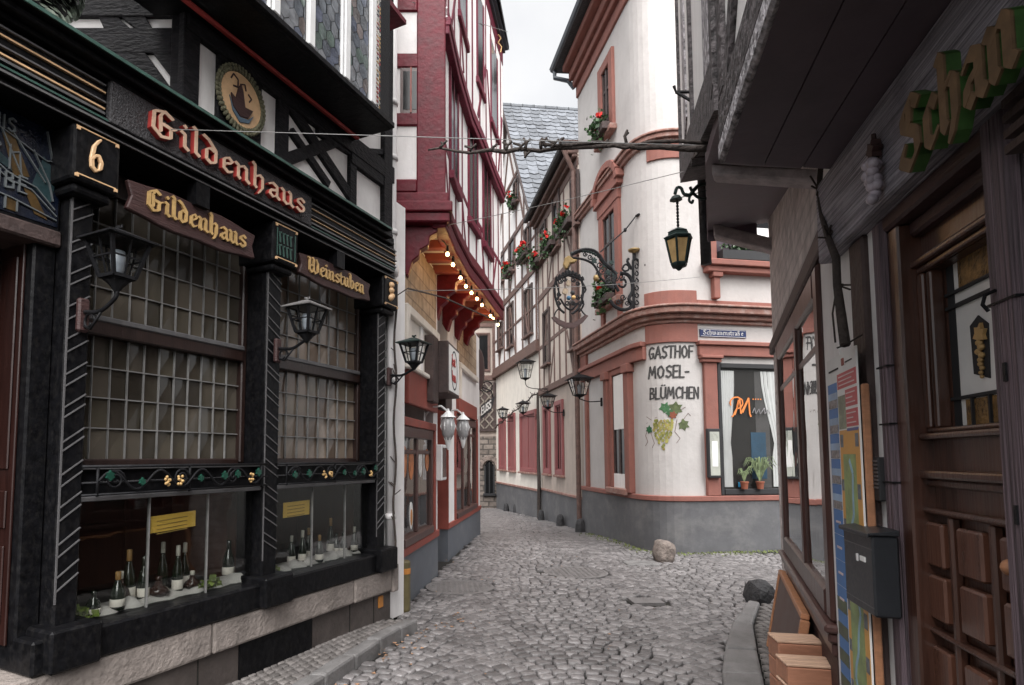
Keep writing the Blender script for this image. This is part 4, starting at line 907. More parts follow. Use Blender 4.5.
def kerb(pts_o, pts_i, z, name, step=.7):
    k = MB()
    for (a, b), (c, d) in zip(zip(pts_o, pts_o[1:]), zip(pts_i, pts_i[1:])):
        e = .012
        A = Vector((*a, 0)).lerp(Vector((*b, 0)), e); B = Vector((*a, 0)).lerp(Vector((*b, 0)), 1 - e); C_ = Vector((*c, 0)).lerp(Vector((*d, 0)), e); D_ = Vector((*c, 0)).lerp(Vector((*d, 0)), 1 - e)
        zz = z + U(-.006, .006)
        k.poly3([(A.x, A.y, -.05), (B.x, B.y, -.05), (D_.x, D_.y, -.05), (C_.x, C_.y, -.05)], (0, 0, zz + .05))
    return struct(k.build(name, M['kerb'], bevel=.02, segs=2))
kerb([(x + .06, y) for x, y in KL[:3]] + [(x + .06, y) for x, y in KL[3:]], [(x - .06, y) for x, y in KL], .095, 'kerb')
kerb(KO, KI, .10, 'kerb')
lab = ('large round cast iron manhole cover in the middle of the cobbles', 'round worn manhole cover in the cobbles before the white corner inn', 'small square iron drain cover set in the cobbles')
for i, (x, y, r) in enumerate(COVERS):
    m = MB(); t = thing('manhole_cover', lab[i], 'manhole cover', (x, y, -.01), 0, 'iron covers in the street')
    if i < 2:
        m.lathe((x, y, -.03), [(r, 0), (r, .026), (r - .04, .028), (r - .042, .022), (.01, .022)], 32); m.build('cover_frame', M['cast'], t)
        m = MB()
        for a in range(-5, 6):
            for b_ in range(-5, 6):
                if math.hypot(a, b_) * r / 6.5 < r - .08: m.box(WORLD, x + a * r / 6.5 - .018, x + a * r / 6.5 + .018, y + b_ * r / 6.5 - .018, y + b_ * r / 6.5 + .018, -.01, -.002)
        m.build('cover_tread', M['cast'], t)
    else:
        m.box(WORLD, x - .16, x + .16, y - .12, y + .12, -.03, .002); m.build('cover_frame', M['cast'], t)
fl_ = MB(); rnd = random.Random(21)
for i in range(80):
    y = rnd.uniform(3.4, 6.0); x = interp(KL, y) + abs(rnd.gauss(.12, .12)); s_ = rnd.uniform(.008, .02); q = rnd.uniform(0, 6); z = .004
    if y > 5.3: x += .1
    fl_.poly3([(x + s_ * math.cos(q), y + s_ * math.sin(q), z), (x - s_ * math.sin(q), y + s_ * math.cos(q), z + .006), (x - s_ * math.cos(q), y - s_ * math.sin(q), z), (x + s_ * math.sin(q), y - s_ * math.cos(q), z + .004)])
for i in range(50):
    x, y = rnd.uniform(-.2, 2.2), rnd.uniform(4, 9.5); s_ = rnd.uniform(.008, .018); q = rnd.uniform(0, 6)
    fl_.poly3([(x + s_ * math.cos(q), y + s_ * math.sin(q), .006), (x - s_ * math.sin(q), y + s_ * math.cos(q), .010), (x - s_ * math.cos(q), y - s_ * math.sin(q), .006)])
tag(fl_.build('fallen_leaves', mat('dry_leaf', (.30, .17, .10), .8, .4, 20, island=.5), None, recalc=False), 'small dry leaves and bits scattered on the cobbles and along the kerb', 'leaves', kind='stuff')
# ================================================================== wine-red half-timbered house (left, beyond the tavern)
R1 = Fac(ground(409, 600), 565, 1); R2 = Fac(ground(448, 559.5), 565, 1)
red = thing('half_timbered_house', 'wine-red half-timbered house with jettied upper floors above a white and red shop floor', 'building', R1.P(0, -.5, 0))
MB().box(R1, -.6, 1.47, -.4, 0, -.1, .48).build('plinth', M['bluegrey'], red)
MB().box(R2, 0, 3.46, -.9, 0, -.4, .44).build('plinth', M['bluegrey'], red)
b = MB(); b.box(R1, -.6, 1.475, -.4, .02, .481, .565); b.box(R2, -.003, 3.47, -.9, .02, .441, .52); b.build('plinth_coping', M['brick_red'], red, bevel=.006)
b = MB(); b.box(R1, -.65, -.36, -.4, -.005, .566, 3.95); b.box(R1, -.36, 1.45, -.4, -.005, 2.43, 3.95); b.box(R1, 1.2, 1.46, -.4, -.005, .566, 2.43); b.box(R1, -.65, 3.6, -1.4, -.85, -.2, 3.95)
b.box(R2, .01, .6, -.9, -.005, .521, 3.95); b.box(R2, .6, 3.0, -.9, -.005, 2.2, 3.95); b.box(R2, 3.0, 3.45, -.9, -.005, .521, 3.95)
b.build('plaster_wall', M['plaster'], red)
MB().box(R2, -.02, .008, -.88, .012, .44, 2.3).build('red_reveal', M['brick_red'], red)
M['ashlar'] = masonry('tan_ashlar', (.40, .30, .20), (.50, .38, .27), (.30, .22, .16), 1.0, .34, .17, -math.atan2(R1.ex.y, R1.ex.x), msize=.01)
b = MB(); b.box(R1, -.6, 1.3, -.3, .012, 3.12, 3.9); b.build('ashlar_stone', M['ashlar'], red)
MB().box(R2, .8, 2.9, -.3, .012, 3.1, 3.9).build('ashlar_stone', M['ashlar'], red)
# shop windows
def shopwin(F, u0, u1, z0, z1, mull):
    f = MB(); f.box(F, u0, u0 + .09, -.16, .0, z0, z1); f.box(F, u1 - .09, u1, -.16, .0, z0, z1); f.box(F, u0 + .09, u1 - .09, -.16, .012, z1 - .12, z1); f.box(F, u0 + .09, u1 - .09, -.16, .03, z0, z0 + .09); f.box(F, u0 + .09, u1 - .09, -.16, -.02, z1 - .3, z1 - .25)
    for m in mull: f.box(F, m - .035, m + .035, -.14, -.012, z0 + .09, z1 - .12)
    w = f.build('shop_window', M['framewood'], red, bevel=.01)
    MB().quad(F, [(u0 + .05, z0 + .05), (u1 - .05, z0 + .05), (u1 - .05, z1 - .05), (u0 + .05, z1 - .05)], -.035).build('pane', M['mirrorglass'], w)
    MB().box(F, u0, u1, -.5, -.4, z0, z1).build('room_backing', M['tan'], w)
    return w
w = shopwin(R1, -.36, 1.2, .57, 1.83, [.42])
m = MB()
for uu, zz, r in ((-.1, 1.45, .1), (.2, 1.42, .1), (.62, 1.42, .09), (.98, 1.46, .08)): m.prism(R1, [(uu + r * math.cos(2 * PI * j / 18), zz + r * 1.7 * math.sin(2 * PI * j / 18)) for j in range(18)], -.034, -.029)
m.build('window_sticker', islands('oval_sticker', [(.7, .68, .66), (.55, .2, .08), (.6, .4, .25)], .5), w)
m = MB(); m.prism(R1, [(.2 + .07 * math.cos(2 * PI * j / 18), .86 + .15 * math.sin(2 * PI * j / 18)) for j in range(18)], -.034, -.029); m.build('seal_sticker', M['paper'], w)
m = MB(); m.prism(R1, [(.2 + .045 * math.cos(2 * PI * j / 18), .84 + .09 * math.sin(2 * PI * j / 18)) for j in range(18)], -.029, -.027); m.build('seal_print', M['amber'], w)
shopwin(R2, .62, 2.95, .52, 2.18, [1.5, 2.2])
b = MB(); b.box(R1, -.44, -.36, -.1, .02, .565, 1.9); b.box(R1, -.36, 1.28, -.1, .022, 1.83, 1.92); b.box(R1, 1.2, 1.28, -.1, .02, .565, 1.83); b.box(R2, .54, .62, -.1, .02, .52, 2.25); b.box(R2, 2.95, 3.05, -.1, .02, .52, 2.25); b.build('window_surround', M['brick_red'], red, bevel=.006, split=True)
b = MB(); b.box(R1, -.2, 1.26, -.01, .045, 2.06, 2.42); b.build('blank_sign_panel', M['brick_red'], red, bevel=.008)
b = MB(); b.box(R2, .72, 2.75, -.01, .045, 2.2, 2.46); b.build('blank_sign_panel', M['brick_red'], red, bevel=.008)
b = MB(); b.box(R1, -.3, -.2, -.01, .06, 2.45, 3.1); b.box(R1, 1.2, 1.32, -.01, .06, 2.45, 3.1); b.box(R1, -.2, 1.2, -.01, .062, 3.0, 3.1); b.box(R1, -.3, 1.34, -.01, .08, 2.42, 2.47); b.build('stone_window_surround', M['cream'], red, bevel=.01, split=True)
MB().box(R1, -.2, 1.2, -.01, .012, 2.47, 3.0).build('blind_window', M['cream'], red)
MB().box(R1, .38, .5, -.01, .03, 2.47, 3.0).build('blind_mullion', M['plaster'], red)
b = MB(); b.box(R2, .9, 2.9, -.01, .06, 2.96, 3.06); b.box(R2, .9, 1.0, -.01, .05, 2.46, 2.96); b.build('stone_window_surround', M['cream'], red, bevel=.01)
# jetty
JZ = 3.95
JP = Plan([(.03, 6.1), (.167, 6.9), (.373, 7.86), (.615, 8.68), (.843, 9.55), (1.087, 10.4), (1.36, 11.5)], 1); JE = JP.L[-1] - 1.15
s = MB(); s.poly3([(.0, 6.15, JZ + .03), (.14, 6.9, JZ + .03), (.35, 7.86, JZ + .03), (.59, 8.68, JZ + .03), (.82, 9.55, JZ + .03), (1.07, 10.4, JZ + .03), (1.1, 11, JZ + .03), (.3, 11, JZ + .03), (-1.2, 6.3, JZ + .03)], (0, 0, .1)); s.build('jetty_soffit', M['cream'], red)
b = MB(); b.bands(JP, -.12, .035, JZ - .06, JZ + .10, 0, JE); b.bands(JP, -.12, .06, JZ + .10, JZ + .17, 0, JE); b.bands(JP, -.12, .03, JZ + .17, JZ + .30, 0, JE)
b.build('jetty_beam', M['maroon'], red, bevel=.015)
wal = MB(); wal.bands(JP, -.3, -.01, JZ + .3, 6.0, 0, JE); wal.bands(JP, -.3, .05, 6.15, 8.75, 0, JE); wal.build('plaster_infill', M['plaster'], red)
t = MB(); t.bands(JP, -.2, .07, 6.0, 6.1, 0, JE); t.bands(JP, -.2, .085, 6.1, 6.2, 0, JE); t.bands(JP, -.2, .062, 6.2, 6.3, 0, JE); t.bands(JP, -.1, .06, 8.55, 8.8, 0, JE)
t.bands(JP, -.1, -.003, 4.85, 4.93, 0, JE)
ws = [(451, 457.5, 115), (469.5, 477, 170), (484, 490.5, 210)]
wins = []
for a, c, y in ws:
    s0, s1 = JP.s_at(a, 4.95), JP.s_at(c, 4.95); wins.append((s0, s1))
sv = 0.0
posts = [.03]
while sv < JE: posts.append(sv); sv += .46
for s_ in posts: t.bands(JP, -.1, -.004, JZ + .3, 6.0, s_, s_ + .08)
for s_ in posts: t.bands(JP, -.1, .056, 6.3, 8.55, s_, s_ + .08)
class PF:   # mapping for braces on the curved front
    def P(s, u, n, z): return JP.P(u, n, z)
for i, (a, c) in enumerate(((.5, .15), (1.7, 1.35), (2.95, 2.6), (3.6, 4.0))): t.beam(PF(), (a, 4.2), (c, 4.9), .08, -.05, -.002 + i * .001); 
for i, (a, c) in enumerate(((.3, .9), (1.2, .7), (2.2, 2.8), (3.3, 2.9), (3.9, 4.3))): t.beam(PF(), (a, 6.35), (c, 7.5), .08, -.02, .058 + i * .001)
t.build('timber_frame', M['purple'], red, bevel=.008)
for i, (s0, s1) in enumerate(wins):
    f = MB(); f.bands(JP, -.05, .012, 4.75, 6.0, s0 - .07, s0); f.bands(JP, -.05, .012, 4.75, 6.0, s1, s1 + .07); f.bands(JP, -.05, .05, 4.64, 4.74, s0 - .1, s1 + .1)
    w = f.build('window', M['purple'], red, bevel=.008)
    g = MB(); g.bands(JP, -.02, .004, 4.74, 6.0, s0, s1); g.build('pane', M['dark_glass'], w)
    g = MB(); g.bands(JP, .0, .01, 4.74, 6.0, (s0 + s1) / 2 - .02, (s0 + s1) / 2 + .02); g.build('glazing_bars', M['purple'], w)
for a, c, y in ((474, 479.5, 20), (488, 494, 90), (455, 462, -60)):
    s0, s1 = JP.s_at(a, 7), JP.s_at(c, 7)
    f = MB(); f.bands(JP, 0, .066, 6.9, 8.3, s0 - .07, s0); f.bands(JP, 0, .066, 6.9, 8.3, s1, s1 + .07); f.bands(JP, 0, .09, 6.8, 6.9, s0 - .1, s1 + .1)
    w = f.build('window', M['purple'], red, bevel=.008); g = MB(); g.bands(JP, .04, .058, 6.9, 8.3, s0, s1); g.build('pane', M['dark_glass'], w)
# gable end facing the camera
GE = Frame((.03, 6.1, 0), (1, 0, 0), (0, -1, 0))
gb = MB(); gb.box(GE, -1.9, -.0, -.3, 0, JZ + .3, 9.5); gb.build('plaster_infill', M['plaster'], red)
t = MB(); t.box(GE, -.275, .03, -.3, .03, JZ + .28, 9.5)
for z0, z1, u0 in ((5.62, 5.78, -.21), (4.98, 5.12, -.24), (4.26, 4.40, -.27), (6.25, 6.40, -.27), (6.42, 6.5, -.27)): t.box(GE, -1.9, u0, -.3, .024, z0, z1)
t.box(GE, -1.9, .06, -.3, .05, JZ + .19, JZ + .295); t.box(GE, -1.9, .10, -.3, .09, JZ + .08, JZ + .19); t.box(GE, -1.9, .07, -.3, .06, JZ - .02, JZ + .08)
t.box(GE, -.24, -.19, -.3, .026, 5.12, 5.62)
t.build('timber_frame', M['maroon'], red, bevel=.012)
w = MB(); w.box(GE, -.45, -.24, -.1, .012, 5.12, 5.62); ww = w.build('window', M['framewood'], red); 
MB().box(GE, -.42, -.35, -.1, .016, 5.16, 5.58).build('pane', M['dark_glass'], ww); MB().box(GE, -.325, -.25, -.1, .016, 5.16, 5.58).build('pane', M['dark_glass'], ww); MB().box(GE, -.345, -.33, -.1, .03, 5.12, 5.62).build('glazing_bars', M['brick_red'], ww)
MB().box(GE, -.245, -.225, -.05, .02, 5.12, 5.62).build('white_jamb', M['whitemetal'], ww)
# brackets and joists
def bracket(o, en, label=None, w=.12, s=1.0):
    pts = [(-.04, .0), (.345, .0), (.345, -.06), (.26, -.11), (.25, -.2), (.16, -.25), (.155, -.31), (.08, -.37), (.035, -.52), (.015, -.52), (-.04, -.42)]
    F = Frame(o, en, (en[1], -en[0], 0)); return MB().prism(F, [(x * s, z * s) for x, z in pts], -w / 2, w / 2).build('jetty_bracket', M['maroon'], red, bevel=.01)
def bracket_at(px, yy, s):
    Y = yy; wallx = interp([(-.42, 5.9), (-.33, 6.43), (.12, 8.93), (.75, 11.6)], Y)
    return bracket((wallx, Y, JZ - .03), Vector((.95, -.3, 0)).normalized(), s=s)
bracket(Vector((-.37, 6.22, JZ - .03)), Vector((1, 0, 0)), w=.14, s=1.0)
for Y, sc in ((7.9, 1.15), (8.75, 1.1), (9.55, 1.05), (10.3, .95)): bracket_at(0, Y, sc)
j = MB()
for i in range(9):
    Y = 6.75 + i * .45; x0 = interp([(-.5, 5.9), (-.4, 6.43), (.02, 8.93), (.65, 11.6)], Y); x1 = interp([(p.x, p.y) for p in JP.pts], Y) - .08
    F = Frame((x0, Y, 0), (1, 0, 0), (0, -1, 0)); j.box(F, 0, x1 - x0, -.05, .05, JZ - .07, JZ + .03)
j.build('jetty_joist', M['brick_red'], red, bevel=.006, split=True)
# roof edge
r = MB(); r.bands(JP, -.1, .10, 8.8, 8.86, -.2, JE + .02); r.bands(JP, .0, .15, 8.86, 9.0, -.2, JE + .04); r.build('eave_gutter', mat('lead_gutter', (.06, .07, .085), .5), red)
rf = MB(); p0, p1 = JP.P(-.2, .16, 8.9), JP.P(JE + .1, .16, 8.9); q0, q1 = JP.P(-.2, -3.0, 12), JP.P(JE + .1, -3.0, 12); rf.poly3([p0, p1, q1, q0], (0, 0, .08)); 
rf.build('roof', M['basalt'], red)
bk = MB(); bk.bands(JP, -3.2, -.31, JZ + .14, 9, .3, JE); bk.build('rear_wall', M['plaster'], red)
m = MB(); e0 = JP.P(JE - .6, .06, 0); m.tube([(e0.x + .02, e0.y, 8.72), (e0.x + .07, e0.y, 8.66), (e0.x + .02, e0.y, 8.58), (e0.x + .08, e0.y, 8.5), (e0.x + .06, e0.y, 8.4)], .012, 5); m.build('eave_hook', M['gold'], red)
# bulbs under the jetty
sl = thing('string_lights', 'string of warm glowing bulbs hung under the jetty of the wine-red house', 'string lights', JP.P(2, .0, JZ - .12))
bp = []
for px, py in ((447.5, 246), (453, 260.5), (460.5, 274.5), (466, 283), (471.5, 291), (477, 298), (482, 305), (490.5, 312.5), (493, 316), (498, 317.5)):
    s_ = JP.s_at(px, JZ - .17, -.03); bp.append(JP.P(s_, -.03, JZ - .17 - .01 * R()))
cd = MB(); pts = []
for a, c in zip(bp, bp[1:]):
    for k in range(4): q = a.lerp(c, k / 4); q.z += .09 - .05 * math.sin(PI * k / 4); pts.append(q)
pts.append(bp[-1] + Vector((0, 0, .09))); pts.insert(0, Vector((-.12, 6.2, JZ + .0)))
cd.tube(pts, .006, 5)
for p in bp: cd.lathe(p, [(.012, .03), (.016, .05), (.012, .1)], 8)
cd.build('cable', M['iron'], sl)
b0 = MB(); b0.ball((0, 0, 0), .020, 12, 8, 1.15); 
for i, p in enumerate(bp):
    if i == 0:
        proto = b0.build('bulb', M['bulb'], None, smooth=True)
        o = proto
    else: o = proto.copy(); COL.objects.link(o)
    o.parent = sl; o.location = p - sl.location
    ld = bpy.data.lights.new('bulb_light', 'POINT'); ld.energy = .09; ld.color = (1, .55, .2); ld.shadow_soft_size = .05
    lo = bpy.data.objects.new('bulb_light', ld); COL.objects.link(lo); lo.parent = sl; lo.location = p - sl.location + Vector((-.05, 0, -.03))
# box sign and lamps on the shop floor
bs = thing('box_sign', 'dark-framed white box sign with an oval and red lettering over the red shop door', 'sign', R2.P(-1.2, .1, 2.3))
MB().box(R2, -1.62, -.85, .05, .32, 2.28, 2.93).build('sign_box', M['darktimber'], bs, bevel=.01)
MB().box(R2, -1.9, -1.62, .0, .2, 2.15, 2.95).build('side_case', M['darktimber'], bs, bevel=.01)
MB().box(R2, -.85, -.4, .0, .14, 2.15, 2.8).build('side_case', M['darktimber'], bs, bevel=.01)
MB().box(R2, -1.58, -.89, .3, .325, 2.32, 2.89).build('white_face', M['paper'], bs)
m = MB(); uc, zc = -1.235, 2.605
o_ = [(uc + .2 * math.cos(2 * PI * q / 24), zc + .245 * math.sin(2 * PI * q / 24)) for q in range(24)]
for a, c in zip(o_, o_[1:] + o_[:1]): m.beam(R2, a, c, .02, .32, .328)
m.build('oval_line', M['ink'], bs)
m = MB(); write(m, R2, 'Bad', uc - .16, zc + .03, .11, .32, .33, dict(BL, B=BL['b']), nib=.26) if 0 else None
for z_, k_ in ((zc + .05, 'hat'), (zc - .15, 'ban')): write(m, R2, k_, uc - .17, z_, .085, .32, .331, BL, nib=.28, sx=1.7)
m.build('lettering', M['redside'], bs)
M['milk'] = mat('milk_glass', (.36, .36, .365), .2, .2, 10)
def globe_lamp(px, py, label):
    u, z = R2.q(px, py, .3); t = thing('globe_lamp', label, 'lamp', R2.P(u, .3, z), 0, 'white glass lamps beside the shop door'); c = t.location
    a = MB(); a.tube([R2.P(u - .05, .0, z + .12), R2.P(u - .04, .1, z + .26), R2.P(u - .02, .22, z + .27), R2.P(u, .3, z + .2)], .013, 6); a.box(R2, u - .09, u - .02, -.0, .02, z + .03, z + .2); a.build('bracket_arm', M['whitemetal'], t, smooth=False)
    g = MB(); g.lathe(c, [(.03, -.15), (.075, -.08), (.088, .02), (.08, .1), (.06, .13)], 12); g.build('lamp_glass', M['milk'], t, smooth=True)
    m = MB(); m.lathe(c, [(.06, .125), (.10, .13), (.06, .17), (.02, .21), (.012, .24)], 12); m.lathe(c, [(.008, -.27), (.02, -.24), (.03, -.2), (.04, -.15)], 10)
    for k in range(6):
        q = k * PI / 3; m.tube([c + Vector((.036 * math.cos(q), .036 * math.sin(q), -.15)), c + Vector((.09 * math.cos(q), .09 * math.sin(q), .02)), c + Vector((.062 * math.cos(q), .062 * math.sin(q), .13))], .008, 4)
    m.build('cage', M['whitemetal'], t)
globe_lamp(448, 428, 'nearer of two white glass lamps by the red shop door'); globe_lamp(463, 429, 'farther of two white glass lamps by the red shop door')
mc = thing('menu_case', 'white wall case standing out beside the brown shop window', 'menu case', R1.P(1.36, .05, 1.2))
MB().box(R1, 1.3, 1.6, .0, .09, 1.2, 1.66).build('case_frame', M['whitemetal'], mc, bevel=.01); MB().box(R1, 1.33, 1.57, .08, .094, 1.24, 1.62).build('case_pane', M['dim_glass'], mc)
# oval plaque and projecting sign at the far end
FR = Frame((R2.P(3.46, .02, 0).x, R2.P(3.46, 0, 0).y, 0), (1, 0, 0), (0, -1, 0))
pl = thing('oval_plaque', 'dark oval plaque projecting from the far corner of the wine-red house', 'sign', FR.P(.05, 0, 3.2))
MB().prism(FR, [(-.02 + .1 * math.cos(2 * PI * q / 20), 3.3 + .43 * math.sin(2 * PI * q / 20)) for q in range(20)], -.03, .05).build('plaque_board', M['darktimber'], pl, bevel=.01)
MB().prism(FR, [(-.02 + .075 * math.cos(2 * PI * q / 20), 3.3 + .39 * math.sin(2 * PI * q / 20)) for q in range(20)], .05, .056).build('plaque_face', M['signbrown'], pl)
m = MB(); m.box(FR, -.2, -.02, -.02, .02, 3.0, 3.04); m.box(FR, -.2, -.02, -.02, .02, 3.55, 3.59); m.build('wall_bracket', M['iron'], pl)
sg = thing('projecting_sign', 'dark swallow-tailed sign lettered EIJSS hung from a scrolled bracket', 'sign', FR.P(.15, 0, 2.4))
MB().prism(FR, [(.0, 2.27), (.21, 2.45), (.30, 2.75), (.22, 2.70), (.0, 2.56)], -.02, .02).build('sign_board', M['signblack'], sg)
SF = Frame(FR.P(.01, .022, 2.36), Vector((.78, 0, .62)), (0, -1, 0), (0, 0, 1)); m = MB(); write(m, SF, 'EIJSS', 0, 0, .15, 0, .008, SANS, nib=.16, ang=0, thick=1, sx=.68); m.build('lettering', M['paper'], sg)
m = MB(); m.tube([FR.P(.13 + .11 * math.cos(q * .5), 0, 2.95 + .11 * math.sin(q * .5)) for q in range(13)], .012, 5); m.tube([FR.P(-.02 + .08 * math.cos(q * .5), 0, 2.8 + .08 * math.sin(q * .5)) for q in range(11)], .011, 5); m.tube([FR.P(-.1, 0, 3.0), FR.P(.22, 0, 2.86), FR.P(.25, 0, 2.72)], .013, 5); m.build('bracket_arm', M['iron'], sg)
# ================================================================== the far houses on the right-hand side
T = Fac((3.10, 13.0), 409, -1); Wp = T.P(T.q(541, 457)[0], 0, 0); WH = Fac((Wp.x, Wp.y), 370, -1); TE = T.q(541, 457)[0]
th = thing('half_timbered_house', 'narrow tan half-timbered house between the white gabled house and the corner inn', 'building', T.P(2, -1, -.1))
MB().box(T, -.02, TE, -3, 0, -.6, .57).build('plinth', M['grey'], th)
MB().box(T, -.02, TE, -3, .03, .571, .63).build('plinth_coping', M['sandsill'], th, bevel=.01)
MB().box(T, -.02, TE, -3, -.008, .63, 3.25).build('plaster_wall', M['tan'], th)
MB().box(T, -.02, TE, -3, .02, 3.42, 8.3).build('plaster_infill', M['tanlight'], th)
t = MB(); t.box(T, -.02, TE, -.5, .07, 3.25, 3.42); t.box(T, -.02, TE, -.5, .045, 5.95, 6.12); t.box(T, -.02, TE, -.5, .04, 8.0, 8.2); t.box(T, -.02, TE, -.1, .032, 4.55, 4.66); t.box(T, -.02, TE, -.1, .032, 6.9, 7.02)
u = .0
for u in (.0, .55, 1.15, 1.75, 2.3, 2.9, 3.5, TE - .12): t.box(T, u, u + .11, -.1, .036, 3.42, 5.95); t.box(T, u + .02, u + .13, -.1, .034, 6.12, 8.0)
for i, (a, c) in enumerate((((.6, 3.45), (1.1, 4.5)), ((2.35, 4.5), (2.85, 3.45)), ((.6, 6.15), (1.1, 6.9)), ((2.9, 6.15), (2.4, 6.9)), ((3.4, 4.6), (3.0, 5.9)))): t.beam(T, a, c, .11, -.05, .028 + i * .0008)
t.build('timber_frame', M['browntimber'], th, bevel=.01)
def pw(F, house, x0, x1, y0, y1, fmat, pmat, n, **k):
    ym = (y0 + y1) / 2; xm = (x0 + x1) / 2
    u0, u1 = F.q(x1, ym, n)[0], F.q(x0, ym, n)[0]; z1, z0 = F.q(xm, y0, n)[1], F.q(xm, y1, n)[1]
    return window(F, house, min(u0, u1), max(u0, u1), min(z0, z1), max(z0, z1), n, fmat=fmat, pmat=pmat, **k)
for x0, x1, y0, y1 in ((557.5, 563, 405, 470), (545.5, 550, 409, 469)): pw(T, th, x0, x1, y0, y1, 'shutter', 'dark_glass', -.008, sill=.1, sill_mat='sandsill', fw=.12, mull=1, proud=.06)
for x0, x1, y0, y1 in ((544.5, 550, 312, 362), (572, 579, 300, 345), (541.5, 546, 226, 257), (554, 560, 184, 247), (572.5, 579, 178, 225)): pw(T, th, x0, x1, y0, y1, 'darktimber', 'dark_glass', .02, sill=.12, sill_mat='browntimber', fw=.07, mull=0)
e = MB(); e.box(T, -.02, TE + .15, -.5, .14, 8.2, 8.28); e.box(T, -.02, TE + .15, -.5, .26, 8.28, 8.38); e.box(T, -.02, TE + .15, -.5, .2, 8.38, 8.44); e.build('eave_cornice', M['browntimber'], th, bevel=.02)
e = MB(); e.tube([T.P(-.02, .34, 8.47), T.P(TE + .15, .34, 8.47)], .08, 8); e.build('gutter', M['basalt'], th)
MB().box(T, -.02, TE + .1, -3, .28, 8.44, 8.54).build('roof', M['basalt'], th)
e = MB(); e.tube([T.P(.02, .33, 8.4), T.P(.03, .25, 8.2), T.P(.06, .1, 7.9), T.P(.06, .1, 3.0), T.P(.04, .1, -.05)], .055, 8); e.box(T, -.01, .12, -.1, .4, 8.45, 8.6); e.build('drain_pipe', M['browntimber'], th)
wh = thing('gabled_house', 'white half-timbered house with a steep slate gable at the far bend', 'building', WH.P(3, -1, -.3))
WL = 6.2
MB().box(WH, 0, WL, -4, 0, -.9, .5).build('plinth', M['grey'], wh); MB().box(WH, 0, WL, -4, .03, .501, .57).build('plinth_coping', M['sandsill'], wh, bevel=.01)
MB().box(WH, 0, WL, -4, -.008, .57, 4.55).build('plaster_wall', M['cream'], wh)
AP, AZ, EZ = 3.25, 13.9, 9.3
g = MB(); g.prism(WH, [(0, 4.75), (7.3, 4.75), (7.3, 8.0), (6.5, EZ - .5), (AP, AZ - .1), (.25, EZ - .5), (0, 8.5)], -4, .06); g.build('plaster_infill', M['plaster'], wh)
t = MB(); t.box(WH, -.05, 7.3, -.5, .14, 4.55, 4.78); t.box(WH, -.05, 7.3, -.1, .12, 4.78, 4.9); t.box(WH, 0, 7.2, -.1, .1, 6.95, 7.15); t.box(WH, .2, 6.6, -.1, .1, 8.9, 9.06); t.box(WH, 1.9, 4.8, -.1, .1, 10.9, 11.02); t.box(WH, 0, 7.2, -.1, .085, 5.9, 5.98); t.box(WH, 0, 7.2, -.1, .085, 8.0, 8.07)
for u in (0, .85, 1.6, 2.5, 3.4, 4.2, 5.1, 5.9, 6.8): t.box(WH, u, u + .1, -.1, .09, 4.9, 6.95); t.box(WH, u, u + .1, -.1, .092, 7.15, 8.9)
for u, zt in ((1.3, 10.2), (2.3, 10.9), (3.3, 10.9), (4.3, 10.9), (5.2, 10.5)): t.box(WH, u, u + .09, -.1, .09, 9.06, zt)
for i, (a, c) in enumerate((((.9, 4.9), (1.6, 6.9)), ((3.4, 6.9), (2.6, 4.9)), ((5.1, 4.95), (4.3, 6.9)), ((.95, 7.15), (1.55, 8.9)), ((2.55, 8.9), (3.3, 7.15)), ((5.9, 8.9), (5.2, 7.15)), ((1.4, 9.1), (2.1, 10.5)), ((5.2, 9.1), (4.5, 10.5)), ((2.6, 11.0), (3.3, 12.3)), ((4.1, 11.0), (3.4, 12.3)))): t.beam(WH, a, c, .10, -.05, .088 + i * .001)
t.build('timber_frame', M['browntimber'], wh, bevel=.008)
for x0, x1, y0, y1, mu in ((500.5, 505.5, 421, 466, 0), (510, 515, 417, 467, 0), (522, 536, 415, 468, 1)): pw(WH, wh, x0, x1, y0, y1, 'shutter', 'shutter', -.008, sill=.12, sill_mat='sandsill', fw=.12, mull=mu, proud=.06)
for x0, x1, y0, y1 in ((498.5, 503, 324, 347), (508, 513.5, 306, 345), (525.5, 532.5, 289, 333), (500, 504, 255, 281), (510, 515, 240, 271), (525.5, 531, 228, 256), (514.5, 519, 181, 202)): pw(WH, wh, x0, x1, y0, y1, 'darktimber', 'dark_glass', .06, sill=.12, sill_mat='browntimber', fw=.08, mull=0)
M['slate'] = masonry('slate_tiles', (.13, .14, .155), (.19, .20, .215), (.055, .06, .065), 1.0, .42, .3, -math.atan2(WH.en.y, WH.en.x), rough=.55, msize=.02, bump=.8)
# slate courses as overlapping rows so the roof reads from the side
ro = MB(); sl_len = math.hypot(AP + .2, AZ - EZ + .6)
for side in (-1, 1):
    u_e = (-.1 if side < 0 else 2 * AP + .1); z_e = EZ - .55; rows = 24
    for i in range(rows):
        f0, f1 = i / rows, (i + 1.25) / rows; f1 = min(f1, 1.0)
        a0, a1 = u_e + (AP - u_e) * f0, u_e + (AP - u_e) * f1; z0, z1 = z_e + (AZ - z_e) * f0, z_e + (AZ - z_e) * f1
        k = 0; n = .32
        while n > -9:
            wdt = U(.30, .36); d_ = U(-.012, .012)
            p = [WH.P(a0, n, z0 + .05 + d_), WH.P(a0, n - wdt * .97, z0 + .05 + d_ + U(-.01, .01)), WH.P(a1, n - wdt * .97, z1 + .01), WH.P(a1, n, z1 + .01)]
            if side > 0: 
                if n > -.9: ro.poly3(p)
            else: ro.poly3([p[0] + (p[0] - p[3]).normalized() * U(0, .03), (p[0] + p[1]) / 2 + (p[0] - p[3]).normalized() * .07, p[1], p[2], p[3]])
            n -= wdt
ro.build('slate_roof', M['slatetile'], wh, recalc=False)
